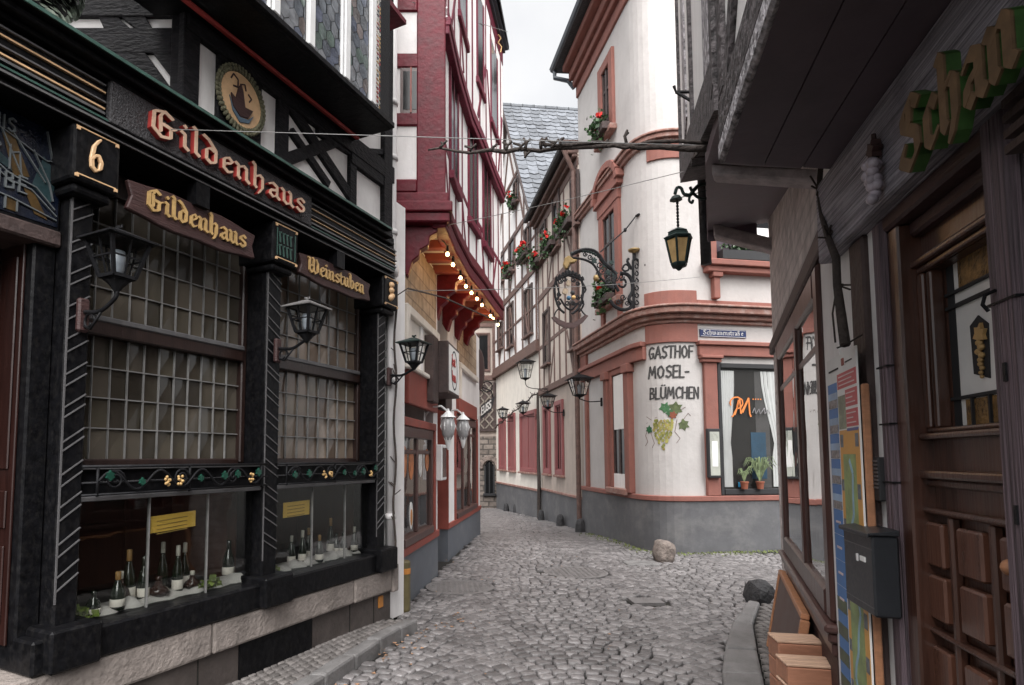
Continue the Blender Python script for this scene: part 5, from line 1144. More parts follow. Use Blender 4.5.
b = MB(); b.prism(WH, [(-.1, EZ - .58), (AP, AZ - .03), (2 * AP + .1, EZ - .58), (2 * AP + .1, EZ - .75), (AP, AZ - .22), (-.1, EZ - .75)], .06, .34); b.build('verge_board', M['darktimber'], wh)
b = MB(); b.tube([WH.P(AP, .34, AZ + .03), WH.P(AP, -9, AZ + .03)], .07, 6); b.build('roof_ridge', M['slate'], wh)
b = MB(); b.prism(WH, [(0, EZ - .7), (AP, AZ - .12), (2 * AP, EZ - .7)], -9, -3.9); b.box(WH, 0, 2 * AP, -9, -4, 0, EZ - .65); b.build('rear_wall', M['plaster'], wh)
fe = thing('stone_house', 'cream house with a rough stone arched window closing the street', 'building', (.9, 23.6, -.4))
FE = Frame((1.9, 23.3, 0), (1, 0, 0), (0, -1, 0))
M['rubble'] = masonry('rubble_stone', (.17, .14, .12), (.26, .22, .19), (.10, .085, .075), 1.0, .42, .2, 0, msize=.03, bump=1.0)
M['quoin'] = M['rubble']
MB().box(FE, -3.5, 1.5, -3, 0, -1, 2.3).build('rubble_wall', M['rubble'], fe); MB().box(FE, -3.5, 1.5, -3, -.01, 2.3, 9).build('plaster_wall', M['tan'], fe)
window(FE, fe, -.75, .0, 4.9, 6.3, -.01, fmat='browntimber'); window(FE, fe, -.75, .0, 7.1, 8.3, -.01, fmat='browntimber')
m = MB(); m.box(FE, -3.5, 1.5, -.1, .05, 4.5, 4.68); m.box(FE, -3.5, 1.5, -.1, .05, 6.6, 6.76); m.box(FE, .15, .27, -.1, .04, 4.68, 6.6); m.box(FE, -1.1, -.98, -.1, .04, 4.68, 6.6); m.build('timber_frame', M['browntimber'], fe)
p = at_depth(489.5, 470, 23.2)[0] - 1.9
w = MB(); w.prism(FE, [(p - .2, .1), (p + .2, .1), (p + .2, 1.1), (p + .1, 1.3), (p, 1.36), (p - .1, 1.3), (p - .2, 1.1)], 0, .02); wo_ = w.build('arched_window', M['dark_glass'], fe)
w = MB(); w.box(FE, p - .2, p - .14, .02, .05, .1, 1.15); w.box(FE, p + .14, p + .2, .02, .05, .1, 1.15); w.box(FE, p - .02, p + .02, .02, .04, .1, 1.3); w.box(FE, p - .25, p + .25, .0, .12, .02, .1); w.build('window_frame', M['ink'], wo_)
w = MB()
for i in range(11):
    q = PI * i / 10; w.beam(FE, (p + .24 * math.cos(q), 1.1 + .26 * math.sin(q)), (p + .44 * math.cos(q), 1.1 + .46 * math.sin(q)), .12, 0, .07 + .01 * (i % 2))
w.build('arch_stone', mat('arch_stone', (.2, .16, .14), .85, .3, 8, bump=.4, island=.25), wo_, bevel=.02)
w = MB(); z0 = 2.6; w.box(FE, p - .55, p + .25, 0, .12, 2.5, 4.4); o_ = w.build('carved_bay', M['darktimber'], fe)
w = MB()
for i in range(5):
    for k in range(2): w.beam(FE, (p - .5 + k * .35, 2.6 + i * .35), (p - .2 + k * .35, 2.95 + i * .35), .05, .12, .15); w.beam(FE, (p - .2 + k * .35, 2.6 + i * .35), (p - .5 + k * .35, 2.95 + i * .35), .05, .12, .148)
w.build('carved_lattice', mat('carved_timber', (.2, .17, .14), .7, .3, 12), o_)
# flower boxes
for x, y, w_, l, F, r_, n in ((539, 262, .8, 'red geraniums on the left second-floor sill of the tan house', T, 7, .06), (552, 246, .9, 'red geraniums on the middle second-floor sill of the tan house', T, 6, .06), (568.5, 226, 1.1, 'largest box of red geraniums on the tan house beside the rain pipe', T, 7, .06),
                           (525.5, 256, 1.1, 'full red geraniums on the white gabled house next to the tan house', WH, 16, .1), (510.5, 272, 1.0, 'red geraniums on the middle second-floor sill of the white gabled house', WH, 14, .1), (501, 281, .8, 'red geraniums on the far second-floor sill of the white gabled house', WH, 9, .1), (515.5, 203, .6, 'few red geraniums on the attic sill of the white gabled house', WH, 5, .1)):
    u, z = F.q(x, y, n); flower_box(F, u, z - .12, w_, l, n, red=r_, seed=int(x), dens=1.1)
# lanterns along the far houses
def far_lantern(F, px, py, label, size, reach, n=0.0, **k):
    F2 = Frame(F.P(0, n, 0), F.ex, F.en); u, z = F.q(px, py, n + reach); return wall_lantern(F2, u, z, label, size, reach, group='lanterns along the far houses', **k)
far_lantern(WH, 502.6, 418, 'small lantern over the farthest red shutter of the white house', .30, .4, tall=1.4, arm_z=-.1, scroll=False)
far_lantern(WH, 523, 413, 'small lantern over the double red shutters of the white house', .30, .4, tall=1.4, arm_z=-.1, scroll=False)
far_lantern(T, 548, 408, 'small lantern over the narrow red window of the tan house', .30, .4, tall=1.4, arm_z=-.1, scroll=False)
far_lantern(T, 579.5, 396, 'larger lantern at the pipe between tan house and corner inn', .36, .45, tall=1.4, arm_z=-.1, scroll=False)
far_lantern(WH, 525.5, 379, 'tall street lantern on a scrolled arm at the white gabled house', .36, .75, tall=1.9, arm_z=-.25)
# stone bollards
for i, (x, y, w_, l) in enumerate(((506, 512, .2, 'dark rounded guard stone farthest down the street'), (515.5, 514.5, .2, 'dark leaning guard stone second from the far end'), (541, 519.5, .2, 'low guard stone at the foot of the dark vine trunk'), (560, 527, .22, 'dark guard stone below the tan house window'), (580, 533.5, .25, 'dark guard stone at the foot of the rain pipe by the inn'))):
    Y = {0: 21.2, 1: 20.3, 2: 16.6, 3: 14.6, 4: 12.9}[i]; X = at_depth(x, 500, Y)[0]; z = gz(Y); w2 = w_
    m = MB(); m.lathe((X, Y, z - .05), [(w2 * .52, 0), (w2 * .5, .12), (w2 * .46, .22), (w2 * .34, .3), (w2 * .12, .33)], 6, rot=U(0, 1)); tag(m.build('guard_stone', M['basalt'], None, bevel=.02), l, 'guard stone', 'guard stones along the far houses')
v = MB(); pts = [T.P(TE - .05 + .03 * math.sin(i * 1.3), .08, -.25 + i * .3) for i in range(13)]; v.tube(pts, [.06 - .002 * i for i in range(13)], 6)
a = T.P(TE, .1, 3.3); v.tube([a] + [WH.P(.4 * i, .14, 3.32 - .05 * i + .04 * math.sin(i * 2.1)) for i in range(1, 15)], .022, 5)
for i in range(60): q = WH.P(U(.1, 5.6), .14, 0); uu = (q - WH.o).dot(WH.ex); zz = 3.32 - .125 * uu; v.tube([(q.x, q.y, zz), (q.x + U(-.08, .08), q.y + U(-.05, .05), zz + U(-.08, .12))], .011, 4)
tag(v.build('climbing_vine', M['vine'], None), 'dark vine trunk between tan and white house with a bare arm along the wall', 'vine')
# ================================================================== the white corner inn
LG = Fac((3.10, 13.0), 395, -1); RG = Fac((4.11, 9.6), None, 1, (5.93, 1))
A_ = LG.P(-2.94, 0, 0); 
ix = None
# corner point of the two planes, then an arc tangent to both
d1 = -LG.ex; d2 = RG.ex
den = d1.x * d2.y - d1.y * d2.x; w_ = RG.o - LG.o; tt = (w_.x * d2.y - w_.y * d2.x) / den; CN = LG.o + d1 * tt
rad = .72; Apt = CN - d1 * rad; Bpt = CN + d2 * rad
arc = []
for i in range(1, 10):
    f = i / 10; arc.append(Apt.lerp(CN, f).lerp(CN.lerp(Bpt, f), f))
IN = Plan([LG.P(-.02, 0, 0), Apt] + arc + [Bpt, RG.P(4.5, 0, 0)], 1)
sA, sB = IN.L[1], IN.L[11]; SE = IN.L[-1]
uB = (Bpt - RG.o).dot(RG.ex)
def sR(u): return sB + u - uB
inn = thing('corner_inn', 'white corner inn with red sandstone bands and rounded street corner', 'building', (4.2, 10.8, 0))
m = MB(); m.bands(IN, -2.5, .05, -.3, .80, 0, SE); m.build('plinth', M['grey'], inn)
m = MB(); m.bands(IN, -.3, .075, .80, .885, 0, SE); m.build('plinth_coping', M['sand'], inn, bevel=.01)
m = MB(); m.bands(IN, -2.5, 0, .8, 10.3, 0, SE); m.build('plaster_wall', M['plaster_g'], inn)
WLz = [(3.66, 3.72, .06), (3.72, 3.80, .12), (3.80, 3.90, .20), (3.90, 3.94, .23)]
m = MB()
for z0, z1, n in WLz: m.bands(IN, -.1, n, z0, z1, 0, SE)
m.build('storey_cornice', M['sandsill'], inn, bevel=.012)
sc0, sc1 = IN.s_at(646, 3.5), IN.s_at(697, 3.5)
def red(z0, z1, s0, s1, n): 
    m = MB(); m.bands(IN, -.05, n, z0, z1, s0, s1); return m
m = MB(); m.bands(IN, -.05, .03, 3.35, 3.66, sc0, sc1); m.bands(IN, -.05, .03, 3.94, 4.2, sc0, sc1); m.bands(IN, -.05, .028, 3.94, 4.05, sc1 + .001, SE)
m.bands(IN, -.05, .03, 6.42, 6.68, IN.s_at(647, 6.5), IN.s_at(690, 6.5)); m.bands(IN, -.05, .028, 3.94, 4.04, .3, sc0 - .9)
m.build('sandstone_band', M['sand'], inn, bevel=.006, split=True)
m = MB()
for z0, z1, n in ((6.68, 6.75, .06), (6.75, 6.83, .11)): m.bands(IN, -.05, n, z0, z1, 0, IN.s_at(700, 6.7))
m.bands(IN, -.05, .14, 6.83, 6.87, 0, IN.s_at(700, 6.7)); m.build('string_course', M['sandsill'], inn, bevel=.008)
m = MB()
for z0, z1, n in ((9.55, 9.8, .04), (9.8, 9.95, .12), (9.95, 10.15, .2), (10.15, 10.3, .34)): m.bands(IN, -.05, n, z0, z1, -.0, SE)
m.build('eave_cornice', M['sand'], inn, bevel=.015)
m = MB(); m.bands(IN, -2, .5, 10.3, 10.36, -.25, SE); m.build('roof', M['basalt'], inn)
m = MB(); pts = [IN.P(IN.L[0] - .3, .46, 10.42), IN.P(sA, .46, 10.42)] + [IN.P(IN.L[i], .46, 10.42) for i in range(2, 12)] + [IN.P(SE, .46, 10.42)]; m.tube(pts, .1, 8); m.tube([IN.P(-.2, .46, 10.35), IN.P(-.2, .46, 10.15), IN.P(-.05, .2, 10.0), IN.P(.0, .08, 9.8)], .05, 7); m.build('gutter', mat('slate_blue_gutter', (.05, .06, .075), .45), inn)
# ground-floor window facing the camera
class RF:
    def P(s, u, n, z): return IN.P(sR(u), n, z)
RFm = RF()
def rb(m, u0, u1, n0, n1, z0, z1): m.bands(IN, n0, n1, z0, z1, sR(u0), sR(u1))
m = MB(); rb(m, .13, .36, -.05, .06, .886, 3.02); rb(m, 2.2, 2.45, -.05, .06, .886, 3.02); m.build('pilaster', M['sand'], inn, bevel=.01, split=True)
m = MB(); rb(m, .08, .42, -.05, .10, 3.02, 3.08); rb(m, .06, .44, -.05, .13, 3.08, 3.13); rb(m, .05, 2.5, -.05, .07, 3.13, 3.30); rb(m, .03, 2.5, -.05, .11, 3.30, 3.37); m.build('entablature', M['sand'], inn, bevel=.01)
m = MB(); z0, z1 = .90, 3.02
rb(m, .37, .43, -.02, .05, z0, z1); rb(m, 2.1, 2.19, -.02, .05, z0, z1); rb(m, .43, 2.1, -.02, .05, z1 - .08, z1); rb(m, .43, 2.1, -.02, .06, z0, z0 + .09); wn = m.build('shop_window', M['ink'], inn, bevel=.008)
m = MB(); m.quad(RFm, [(.43, .95), (2.1, .95), (2.1, 2.95), (.43, 2.95)], .03); m.build('pane', M['inn_glass'], wn)
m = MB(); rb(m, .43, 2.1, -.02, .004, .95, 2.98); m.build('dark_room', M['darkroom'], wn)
def curtain(u0, u1, uz, label):
    c = MB(); K = 26; rows = []
    for j in range(9):
        f = j / 8; z = 2.9 - f * 1.88; r = []
        for i in range(K + 1):
            a = i / K; w = u0 + (u1 - u0) * a; pinch = uz + (w - uz) * (1 - .55 * math.sin(min(1, f * 1.2) * PI / 2) ** 2 if f < .75 else .62)
            r.append(IN.P(sR(pinch), .014 + .008 * math.sin(i * 1.5), z))
        rows.append(r)
    c.add([p for r in rows for p in r], [(j * (K + 1) + i, j * (K + 1) + i + 1, (j + 1) * (K + 1) + i + 1, (j + 1) * (K + 1) + i) for j in range(8) for i in range(K)])
    return tag(c.build('curtain', M['curtain'], None, smooth=True, recalc=False), label, 'curtain', 'curtains of the inn window')
curtain(.44, .68, .47, 'white curtain on the left side of the inn window'); curtain(1.16, 1.62, 1.6, 'white curtain drawn to the right side of the inn window')
m = MB(); rb(m, 1.05, 1.3, .004, .008, 1.0, 2.9); m.build('room_wall', mat('pale_room_wall', (.06, .056, .056), .8), wn)
m = MB(); rb(m, .95, 1.22, .008, .012, 1.15, 1.9); m.build('blue_poster', mat('blue_print', (.015, .05, .09), .7), wn)
def pot_plant(u, z, n, h, k, label, seed):
    rnd = random.Random(seed); t = thing('potted_plant', label, 'plant', IN.P(sR(u), n, z), 0, 'plants in the inn window'); c = t.location
    m = MB(); m.lathe(c, [(.045, 0), (.06, .1), (.066, .1), (.066, .12), (.05, .12)], 14); m.build('flower_pot', mat('terracotta_pot', (.28, .09, .05), .8, .2), t, smooth=False)
    m = MB()
    for i in range(k):
        q = rnd.uniform(0, 2 * PI); r = rnd.uniform(.3, 1) * h * .6; top = rnd.uniform(.6, 1.0) * h; w = .012; dx, dy = math.cos(q), math.sin(q) * .12
        P = [c + Vector((dx * r * f, dy * r * f, .12 + top * (1 - (1 - f) ** 2) - (.5 * top * f ** 3))) for f in (0, .25, .5, .75, 1)]
        ws = [w * .6, w, w * .9, w * .6, .001]
        for a, b_, wa, wb in zip(P, P[1:], ws, ws[1:]): m.poly3([a + Vector((-dy * 0 - wa, 0, 0)), a + Vector((wa, 0, 0)), b_ + Vector((wb, 0, 0)), b_ + Vector((-wb, 0, 0))])
    m.build('leaf_blades', mat('spider_leaf', (.13, .17, .08), .5, .4, 10, island=.5), t, recalc=False)
pot_plant(1.02, .99, .10, .55, 46, 'large potted plant with arching leaves on the inn window sill', 3); pot_plant(.74, .99, .10, .3, 18, 'small potted plant on the inn window sill beside the larger one', 4)
m = MB(); m.bands(IN, .031, .034, 1.02, 1.1, sR(.68), sR(.85)); m.build('blue_sticker', mat('sky_blue_sticker', (.05, .33, .6), .5), wn)
sc = MB()
def script(pl, w, n0=.032, n1=.036):
    for i, (a, c) in enumerate(zip(pl, pl[1:])): sc.beam(RFm, a, c, w, n0, n1 + .0002 * (i % 7))
cur = [(.60, 2.33), (.585, 2.37), (.60, 2.42), (.65, 2.46), (.72, 2.47), (.80, 2.43), (.81, 2.36), (.77, 2.30), (.70, 2.28), (.66, 2.22), (.63, 2.16), (.60, 2.15)]
script(cur, .022); script([(.66, 2.18), (.76, 2.44), (.77, 2.2), (.92, 2.46), (.93, 2.2), (.95, 2.15)], .024); script([(.70, 2.28), (.74, 2.42)], .03); script([(.8, 2.22), (.9, 2.42)], .03)
for i in range(4): script([(1.0 + i * .045, 2.43), (1.0 + i * .045, 2.45)], .02)
sc.build('window_lettering', emit('dummy', (1, 1, 1), 0) if 0 else mat('orange_lettering', (.72, .22, .05), .6, .05), wn)
sc = MB(); sc_p = [(.98, 2.22), (1.02, 2.3), (1.04, 2.2), (1.1, 2.28), (1.12, 2.2), (1.2, 2.3), (1.2, 2.2), (1.26, 2.27), (1.3, 2.2)]; script(sc_p, .012); sc.build('faint_lettering', mat('grey_lettering', (.2, .19, .2), .6), wn)
mc = thing('menu_case', 'glazed menu case with dark frame on the red pier of the inn', 'menu case', IN.P(sR(.2), .1, 1.2))
m = MB(); rb(m, .11, .335, .062, .13, 1.17, 1.95); m.build('case_frame', M['ink'], mc, bevel=.01); m = MB(); rb(m, .14, .305, .12, .134, 1.21, 1.9); m.build('case_pane', mat('menu_sheet', (.42, .43, .38), .3, .2, 5), mc)
m = MB(); rb(m, .17, .27, .134, .137, 1.35, 1.75); m.build('menu_card', M['paper'], mc)
# left street face windows
def lw(x0, x1, y0, y1): 
    ym = (y0 + y1) / 2; a = -LG.q(x0, ym)[0]; b_ = -LG.q(x1, ym)[0]; zm = LG.q((x0 + x1) / 2, y0)[1]; zb = LG.q((x0 + x1) / 2, y1)[1]; return a, b_, zb, zm
def left_window(s0, s1, z0, z1, fw, sill=True, name='window', panes='dark_glass'):
    f = MB(); f.bands(IN, -.02, .06, z0 - .05, z1 + fw, s0 - fw, s0); f.bands(IN, -.02, .06, z0 - .05, z1 + fw, s1, s1 + fw); f.bands(IN, -.02, .057, z1, z1 + fw, s0, s1)
    w = f.build(name, M['sand'], inn, bevel=.012)
    g = MB(); g.bands(IN, -.02, .012, z0, z1, s0, s1); g.build('pane', M[panes], w)
    g = MB(); mid = (s0 + s1) / 2; g.bands(IN, .0, .03, z0, z1, mid - .03, mid + .03); g.bands(IN, .0, .026, z0 + (z1 - z0) * .66, z0 + (z1 - z0) * .66 + .05, s0, s1); g.bands(IN, 0, .027, z0, z1, s0, s0 + .05); g.bands(IN, 0, .027, z0, z1, s1 - .05, s1); g.build('glazing_bars', M['darktimber'], w)
    if sill: g = MB(); g.bands(IN, 0, .14, z0 - .16, z0 - .05, s0 - fw - .06, s1 + fw + .06); g.build('sill', M['sandsill'], w, bevel=.012)
    return w
a, b_, z0, z1 = lw(603.5, 611, 72, 132); left_window(a, b_, 7.72, 9.0, .2); w2 = (a, b_)
a, b_, z0, z1 = lw(605, 617, 208, 300); left_window(a, b_, 4.45, 6.1, .22); w1 = (a, b_)
f = MB(); mid = (a + b_) / 2; hw = (b_ - a) / 2 + .34; f.bands(IN, -.02, .12, 6.42, 6.52, mid - hw, mid + hw); ar = f
class IF: 
    def P(s, u, n, z): return IN.P(u, n, z)
pp = [(mid + hw * math.cos(PI * q / 10), 6.52 + .48 * math.sin(PI * q / 10)) for q in range(11)]
for p, q in zip(pp, pp[1:]): f.beam(IF(), p, q, .13, -.02, .15)
f.prism(IF(), [(mid + (hw - .1) * math.cos(PI * q / 10), 6.52 + .4 * math.sin(PI * q / 10)) for q in range(11)], -.02, .07); f.bands(IN, -.02, .075, 6.2, 6.42, a - .24, b_ + .24); f.build('window_pediment', M['sand'], inn, bevel=.01)
f = MB(); f.bands(IN, -.02, .05, 3.95, 4.28, a - .2, a - .05); f.bands(IN, -.02, .05, 3.95, 4.28, b_ + .05, b_ + .2); f.build('sill_console', M['sand'], inn, bevel=.01, split=True)
a, b_, z0, z1 = lw(612, 629, 372, 478)
w = left_window(a + .12, b_ - .12, 1.0, 3.0, .12, sill=True, name='tall_window'); 
g = MB(); g.bands(IN, 0, .035, 2.0, 2.98, a + .18, b_ - .18); g.build('paper_blind', M['paper'], w); g = MB(); g.bands(IN, 0, .034, .9, 1.2, a + .1, b_ - .1); g.build('white_apron', M['plaster'], w)
f = MB(); f.bands(IN, -.02, .10, .886, 2.95, a - .2, a - .02); f.bands(IN, -.02, .10, .886, 2.95, b_ + .02, b_ + .2); f.bands(IN, -.02, .14, 2.95, 3.1, a - .25, a + .02); f.bands(IN, -.02, .14, 2.95, 3.1, b_ - .02, b_ + .25); f.build('pilaster', M['sand'], inn, bevel=.012)
f = MB(); f.bands(IN, -.02, .08, 3.1, 3.32, .1, sc0 - .001); f.bands(IN, -.02, .13, 3.32, 3.4, .1, sc0 - .001); f.bands(IN, -.02, .06, .886, 3.1, .28, .42); f.bands(IN, -.02, .05, 3.4, 3.66, .02, .4); f.build('entablature', M['sand'], inn, bevel=.01)
# upper window on the camera side
f = MB(); rb(f, .28, .42, -.02, .07, 4.66, 7); rb(f, .2, 2.6, -.02, .14, 4.50, 4.60); rb(f, .17, 2.6, -.02, .19, 4.60, 4.70); w = f.build('upper_window', M['sand'], inn, bevel=.012)
g = MB(); rb(g, .42, 1.75, -.02, .012, 4.7, 6.9); g.build('pane', M['dark_glass'], w)
g = MB(); rb(g, .42, .72, 0, .03, 4.7, 6.9); g.build('dark_shutter', mat('violet_shutter', (.05, .03, .045), .6), w)
g = MB(); rb(g, .73, 1.7, 0, .02, 4.98, 5.32); rb(g, .73, 1.7, 0, .02, 5.95, 6.3); g.build('white_blind', M['plaster'], w)
f = MB(); rb(f, .33, .44, -.02, .1, 4.07, 4.42); rb(f, .3, .48, -.02, .13, 4.42, 4.5); f.build('sill_console', M['sand'], inn, bevel=.01)
t = thing('window_flower_box', 'dark planter of green foliage on the inn sill under the jetty', 'flower box', IN.P(sR(1.1), .1, 4.72), 0, 'green planters on the inn')
m = MB(); rb(m, .45, 1.75, .03, .18, 4.71, 4.86); m.build('trough', M['ink'], t)
m = MB(); rnd = random.Random(5)
for i in range(260):
    p = IN.P(sR(rnd.uniform(.46, 1.74)), .11 + rnd.gauss(0, .04), 4.9 + abs(rnd.gauss(0, .06))); ax = Vector((rnd.gauss(0, 1), rnd.gauss(0, 1), rnd.gauss(0, 1))).normalized(); bx = ax.orthogonal().normalized() * .028; cx = ax.cross(bx); m.poly3([p + bx, p + cx * .7, p - bx, p - cx * .7])
m.build('foliage', M['leaf'], t, recalc=False)
fb = lambda s_, z, w_, l, r_, seed: flower_box(Frame(IN.P(s_, 0, 0), -LG.ex, LG.en), 0, z, w_, l, .06, red=r_, seed=seed, dens=1.2)
fb((w2[0] + w2[1]) / 2, 7.62, .7, 'green window box with two red blooms on the top left window of the inn', 3, 11); fb((w1[0] + w1[1]) / 2, 4.36, .7, 'green window box behind the iron guild sign on the inn', 1, 12)
# painted lettering and grapes on the rounded corner
IFr = IF(); ink = MB()
sT0, sT1 = IN.s_at(649, 3.1), IN.s_at(699, 3.1)
for txt, z, x0, x1, zc in (('GASTHOF', 3.10, 648.5, 694, .19), ('MOSEL-', 2.78, 648.5, 690, .19), ('BLYMCHEN', 2.44, 649.5, 700, .18)):
    a = IN.s_at(x0, z, .01); c = IN.s_at(x1, z, .01); W_ = text_w(txt, SANS, zc); write(ink, IFr, txt, a, z, zc, .001, .006, SANS, nib=.145, ang=20, thick=.75, sx=(c - a) / W_, slant=.06)
tag(ink.build('painted_lettering', M['fadedink'], None), 'black hand painted words GASTHOF MOSEL-BLÜMCHEN on the white corner', 'lettering')
gp = thing('painted_grapes', 'painted bunch of green grapes with leaves below the black lettering', 'painting', IN.P(IN.s_at(664, 2.0), .0, 1.9))
sg = IN.s_at(664, 2.0, .0); m = MB(); rnd = random.Random(2); NB = 0
for i in range(13):
    f = i / 12; wdt = (.13 + .05 * math.sin(f * 3.6)) * (1 - f) ** .75; nn_ = max(1, int(wdt * 2 / .038))
    for k in range(nn_):
        x = sg - .02 + (0 if nn_ == 1 else (k / (nn_ - 1) - .5) * 2 * wdt) + rnd.uniform(-.012, .012); z = 2.08 - i * .038 + rnd.uniform(-.01, .01); r = rnd.uniform(.019, .026); NB += 1
        m.prism(IFr, [(x + r * math.cos(2 * PI * j / 10), z + r * 1.15 * math.sin(2 * PI * j / 10)) for j in range(10)], 0, .004 + .00008 * NB)
m.build('grape_bunch', islands('grape_green', [(.30, .29, .07), (.38, .35, .10), (.22, .23, .05), (.33, .27, .08)], .7, bump=0), gp)
def vleaf(u, z, s, rot): return [(u + s * r * math.cos(q + rot), z + s * r * math.sin(q + rot)) for q, r in ((0, 1.15), (.4, .7), (.9, 1.05), (1.4, .65), (2.0, .95), (2.7, .5), (3.3, .75), (4.0, .6), (4.4, 1.0), (4.9, .65), (5.4, 1.05), (5.9, .7))]
m = MB()
for i, (du, dz, s, r) in enumerate(((.02, .28, .10, 1.2), (.17, .27, .12, .5), (.29, .02, .10, -.4), (-.24, -.05, .07, 3.5), (.1, .2, .07, 2.2))): m.prism(IFr, vleaf(sg + du, 2.0 + dz, s, r), 0, .005 + .001 * i)
m.build('vine_leaves', islands('painted_leaf', [(.03, .12, .05), (.02, .07, .05), (.05, .15, .06), (.10, .13, .05)], .7, bump=0), gp)
m = MB(); m.prism(IFr, vleaf(sg + .13, 2.17, .07, .2), .004, .0115); m.build('brown_leaf', mat('painted_brown_leaf', (.22, .06, .03), .7), gp)
m = MB()
for pl in ([(-.3, .05), (-.12, .14), (.1, .14), (.3, .08)], [(-.25, 0), (-.33, -.15), (-.28, -.25), (-.34, -.32)], [(.2, .1), (.16, -.1), (.24, -.2), (.18, -.28)], [(.3, .1), (.38, .2), (.42, .16)], [(-.2, .1), (-.3, .16)], [(-.22, -.1), (-.16, -.28), (-.2, -.35)], [(.26, .25), (.34, .3)]):
    for a, c in zip(pl, pl[1:]): m.beam(IFr, (sg + a[0], 2.0 + a[1]), (sg + c[0], 2.0 + c[1]), .007, 0, .004)
m.build('tendril', M['browntimber'], gp)
# street name plate
sp = thing('street_sign', 'blue enamel street sign with white blackletter Schwanenstraße on the inn', 'street sign', IN.P(sR(.5), .02, 3.5))
m = MB(); rb(m, .10, .93, .0, .02, 3.445, 3.575); m.build('enamel_plate', mat('cobalt_enamel', (.006, .02, .10), .35, .1), sp, bevel=.004)
m = MB(); BS = dict(BL); BS['z'] = (.8, [[(.1, 1.3), (.1, .1)], [(.1, 1.35), (.34, 1.4), (.36, 1.05), (.2, .85), (.42, .6), (.4, .15), (.22, .07)]]); W_ = text_w('Schwanenstraze', BS, .055); write(m, RFm, 'Schwanenstraze', .15, 3.48, .055, .019, .024, BS, nib=.15, sx=.73 / W_); m.build('lettering', M['paper'], sp)
m = MB(); [m.bands(IN, .019, .022, z, z + .006, sR(.115), sR(.915)) for z in (3.453, 3.561)]; m.build('border_line', M['paper'], sp)
# guard boulder
def boulder(x, y, z, sx, sy, sz, label, mt, seed):
    rnd = random.Random(seed); bm = bmesh.new(); bmesh.ops.create_icosphere(bm, subdivisions=(3 if mt == 'rock' else 2), radius=1)
    ph = [rnd.uniform(0, 6) for _ in range(6)]
    for v in bm.verts:
        c = v.co; k = 1 + .10 * math.sin(2.3 * c.x + ph[0]) * math.sin(2.1 * c.y + ph[1]) + .07 * math.sin(5 * c.z + ph[2] + 3 * c.x) + .03 * rnd.uniform(-1, 1)
        q = max(abs(c.x), abs(c.y), abs(c.z)); k *= (1 / q) ** .6
        v.co = Vector((c.x * sx * k, c.y * sy * k, c.z * sz * k))
    me = bpy.data.meshes.new('guard_stone'); bm.to_mesh(me); bm.free(); o = bpy.data.objects.new('guard_stone', me); COL.objects.link(o); me.materials.append(M[mt]); o.location = (x, y, z)
    for p in me.polygons: p.use_smooth = (mt == 'rock')
    return tag(o, label, 'guard stone')
gx, gy = ground(667.5, 562); o = boulder(gx, gy + .12, .12, .145, .14, .18, 'pale weathered guard boulder at the rounded corner of the inn', 'rock', 1)
gx, gy = ground(765, 606); o = boulder(gx, gy + .12, .09, .11, .14, .14, 'dark leaning guard stone at the end of the right kerb', 'basalt', 6); o.rotation_euler = (.3, .35, .2)
m = MB(); gx, gy = ground(650, 564); m.box(WORLD, gx - .35, gx + .12, gy - .1, gy + .16, -.02, .02); tag(m.build('stone_slab', M['kerb'], None, bevel=.012), 'flat stone slab in the cobbles beside the pale boulder', 'slab')
wd = MB(); rnd = random.Random(9)
for i in range(900):
    s_ = rnd.uniform(.5, SE - 1); 
    if rnd.random() > (.35 if s_ < sA else 1.0): continue
    p = IN.P(s_, .06 + abs(rnd.gauss(0, .13)), 0); p.z = gz(p.y) + .002; h = rnd.uniform(.01, .03); q = rnd.uniform(0, 6); wd.poly3([p + Vector((.018 * math.cos(q), .018 * math.sin(q), 0)), p - Vector((.018 * math.cos(q), .018 * math.sin(q), 0)), p + Vector((.02 * math.sin(q), .02, h))])
tag(wd.build('moss', mat('moss_green', (.09, .11, .03), .8, .4, 20, island=.4), None, recalc=False), 'green moss and weeds along the foot of the inn', 'moss', kind='stuff')
# wrought-iron guild sign
gs = thing('guild_sign', 'ornate wrought iron guild sign with painted crest hanging from a curved arm', 'sign', (2.6, 10.0, 5.0))
GY = 9.95
SF = Frame((0, GY, 0), (1, 0, 0), (0, -1, 0))
def g2(px, py): p = at_depth(px, py, GY); return (p[0], 0.0, p[2])
def zx(px, py): p = g2(px, py); return (p[0], p[2])
def zz(l): return [SF.P(*(g2(550 + x / 6.85, 230 + y / 6.85))) for x, y in l]
m = MB()
bar = lambda l, r=.016, k=6: m.tube(spline(zz(l), 3), r * 1.4, k)
bar([(575, 560), (568, 250), (575, 205), (600, 205), (612, 250), (620, 480), (622, 540), (600, 565), (575, 560)], .016)
bar([(575, 150), (577, 205)], .02)
for i in range(6): bar([(590, 230 + i * 50), (605, 245 + i * 50), (597, 262 + i * 50), (583, 255 + i * 50), (586, 240 + i * 50)], .009, 4)
bar([(145, 170), (180, 150), (240, 135), (300, 145), (340, 180), (355, 205), (380, 235), (420, 265)], .024)
bar([(140, 190), (190, 195), (240, 205), (290, 230), (320, 270), (340, 320), (375, 355), (420, 400)], .014)
bar([(420, 265), (450, 310), (440, 360), (470, 420)], .018); bar([(480, 295), (530, 305), (560, 350), (565, 420), (540, 470), (560, 510), (540, 540), (490, 545), (440, 520), (410, 480)], .022)
bar([(480, 345), (510, 340), (520, 365), (505, 390), (480, 385), (470, 365)], .014)
bar([(500, 250), (520, 235), (540, 250), (535, 275), (510, 280), (495, 265), (505, 250)], .012); bar([(560, 270), (530, 215), (540, 195)], .016)
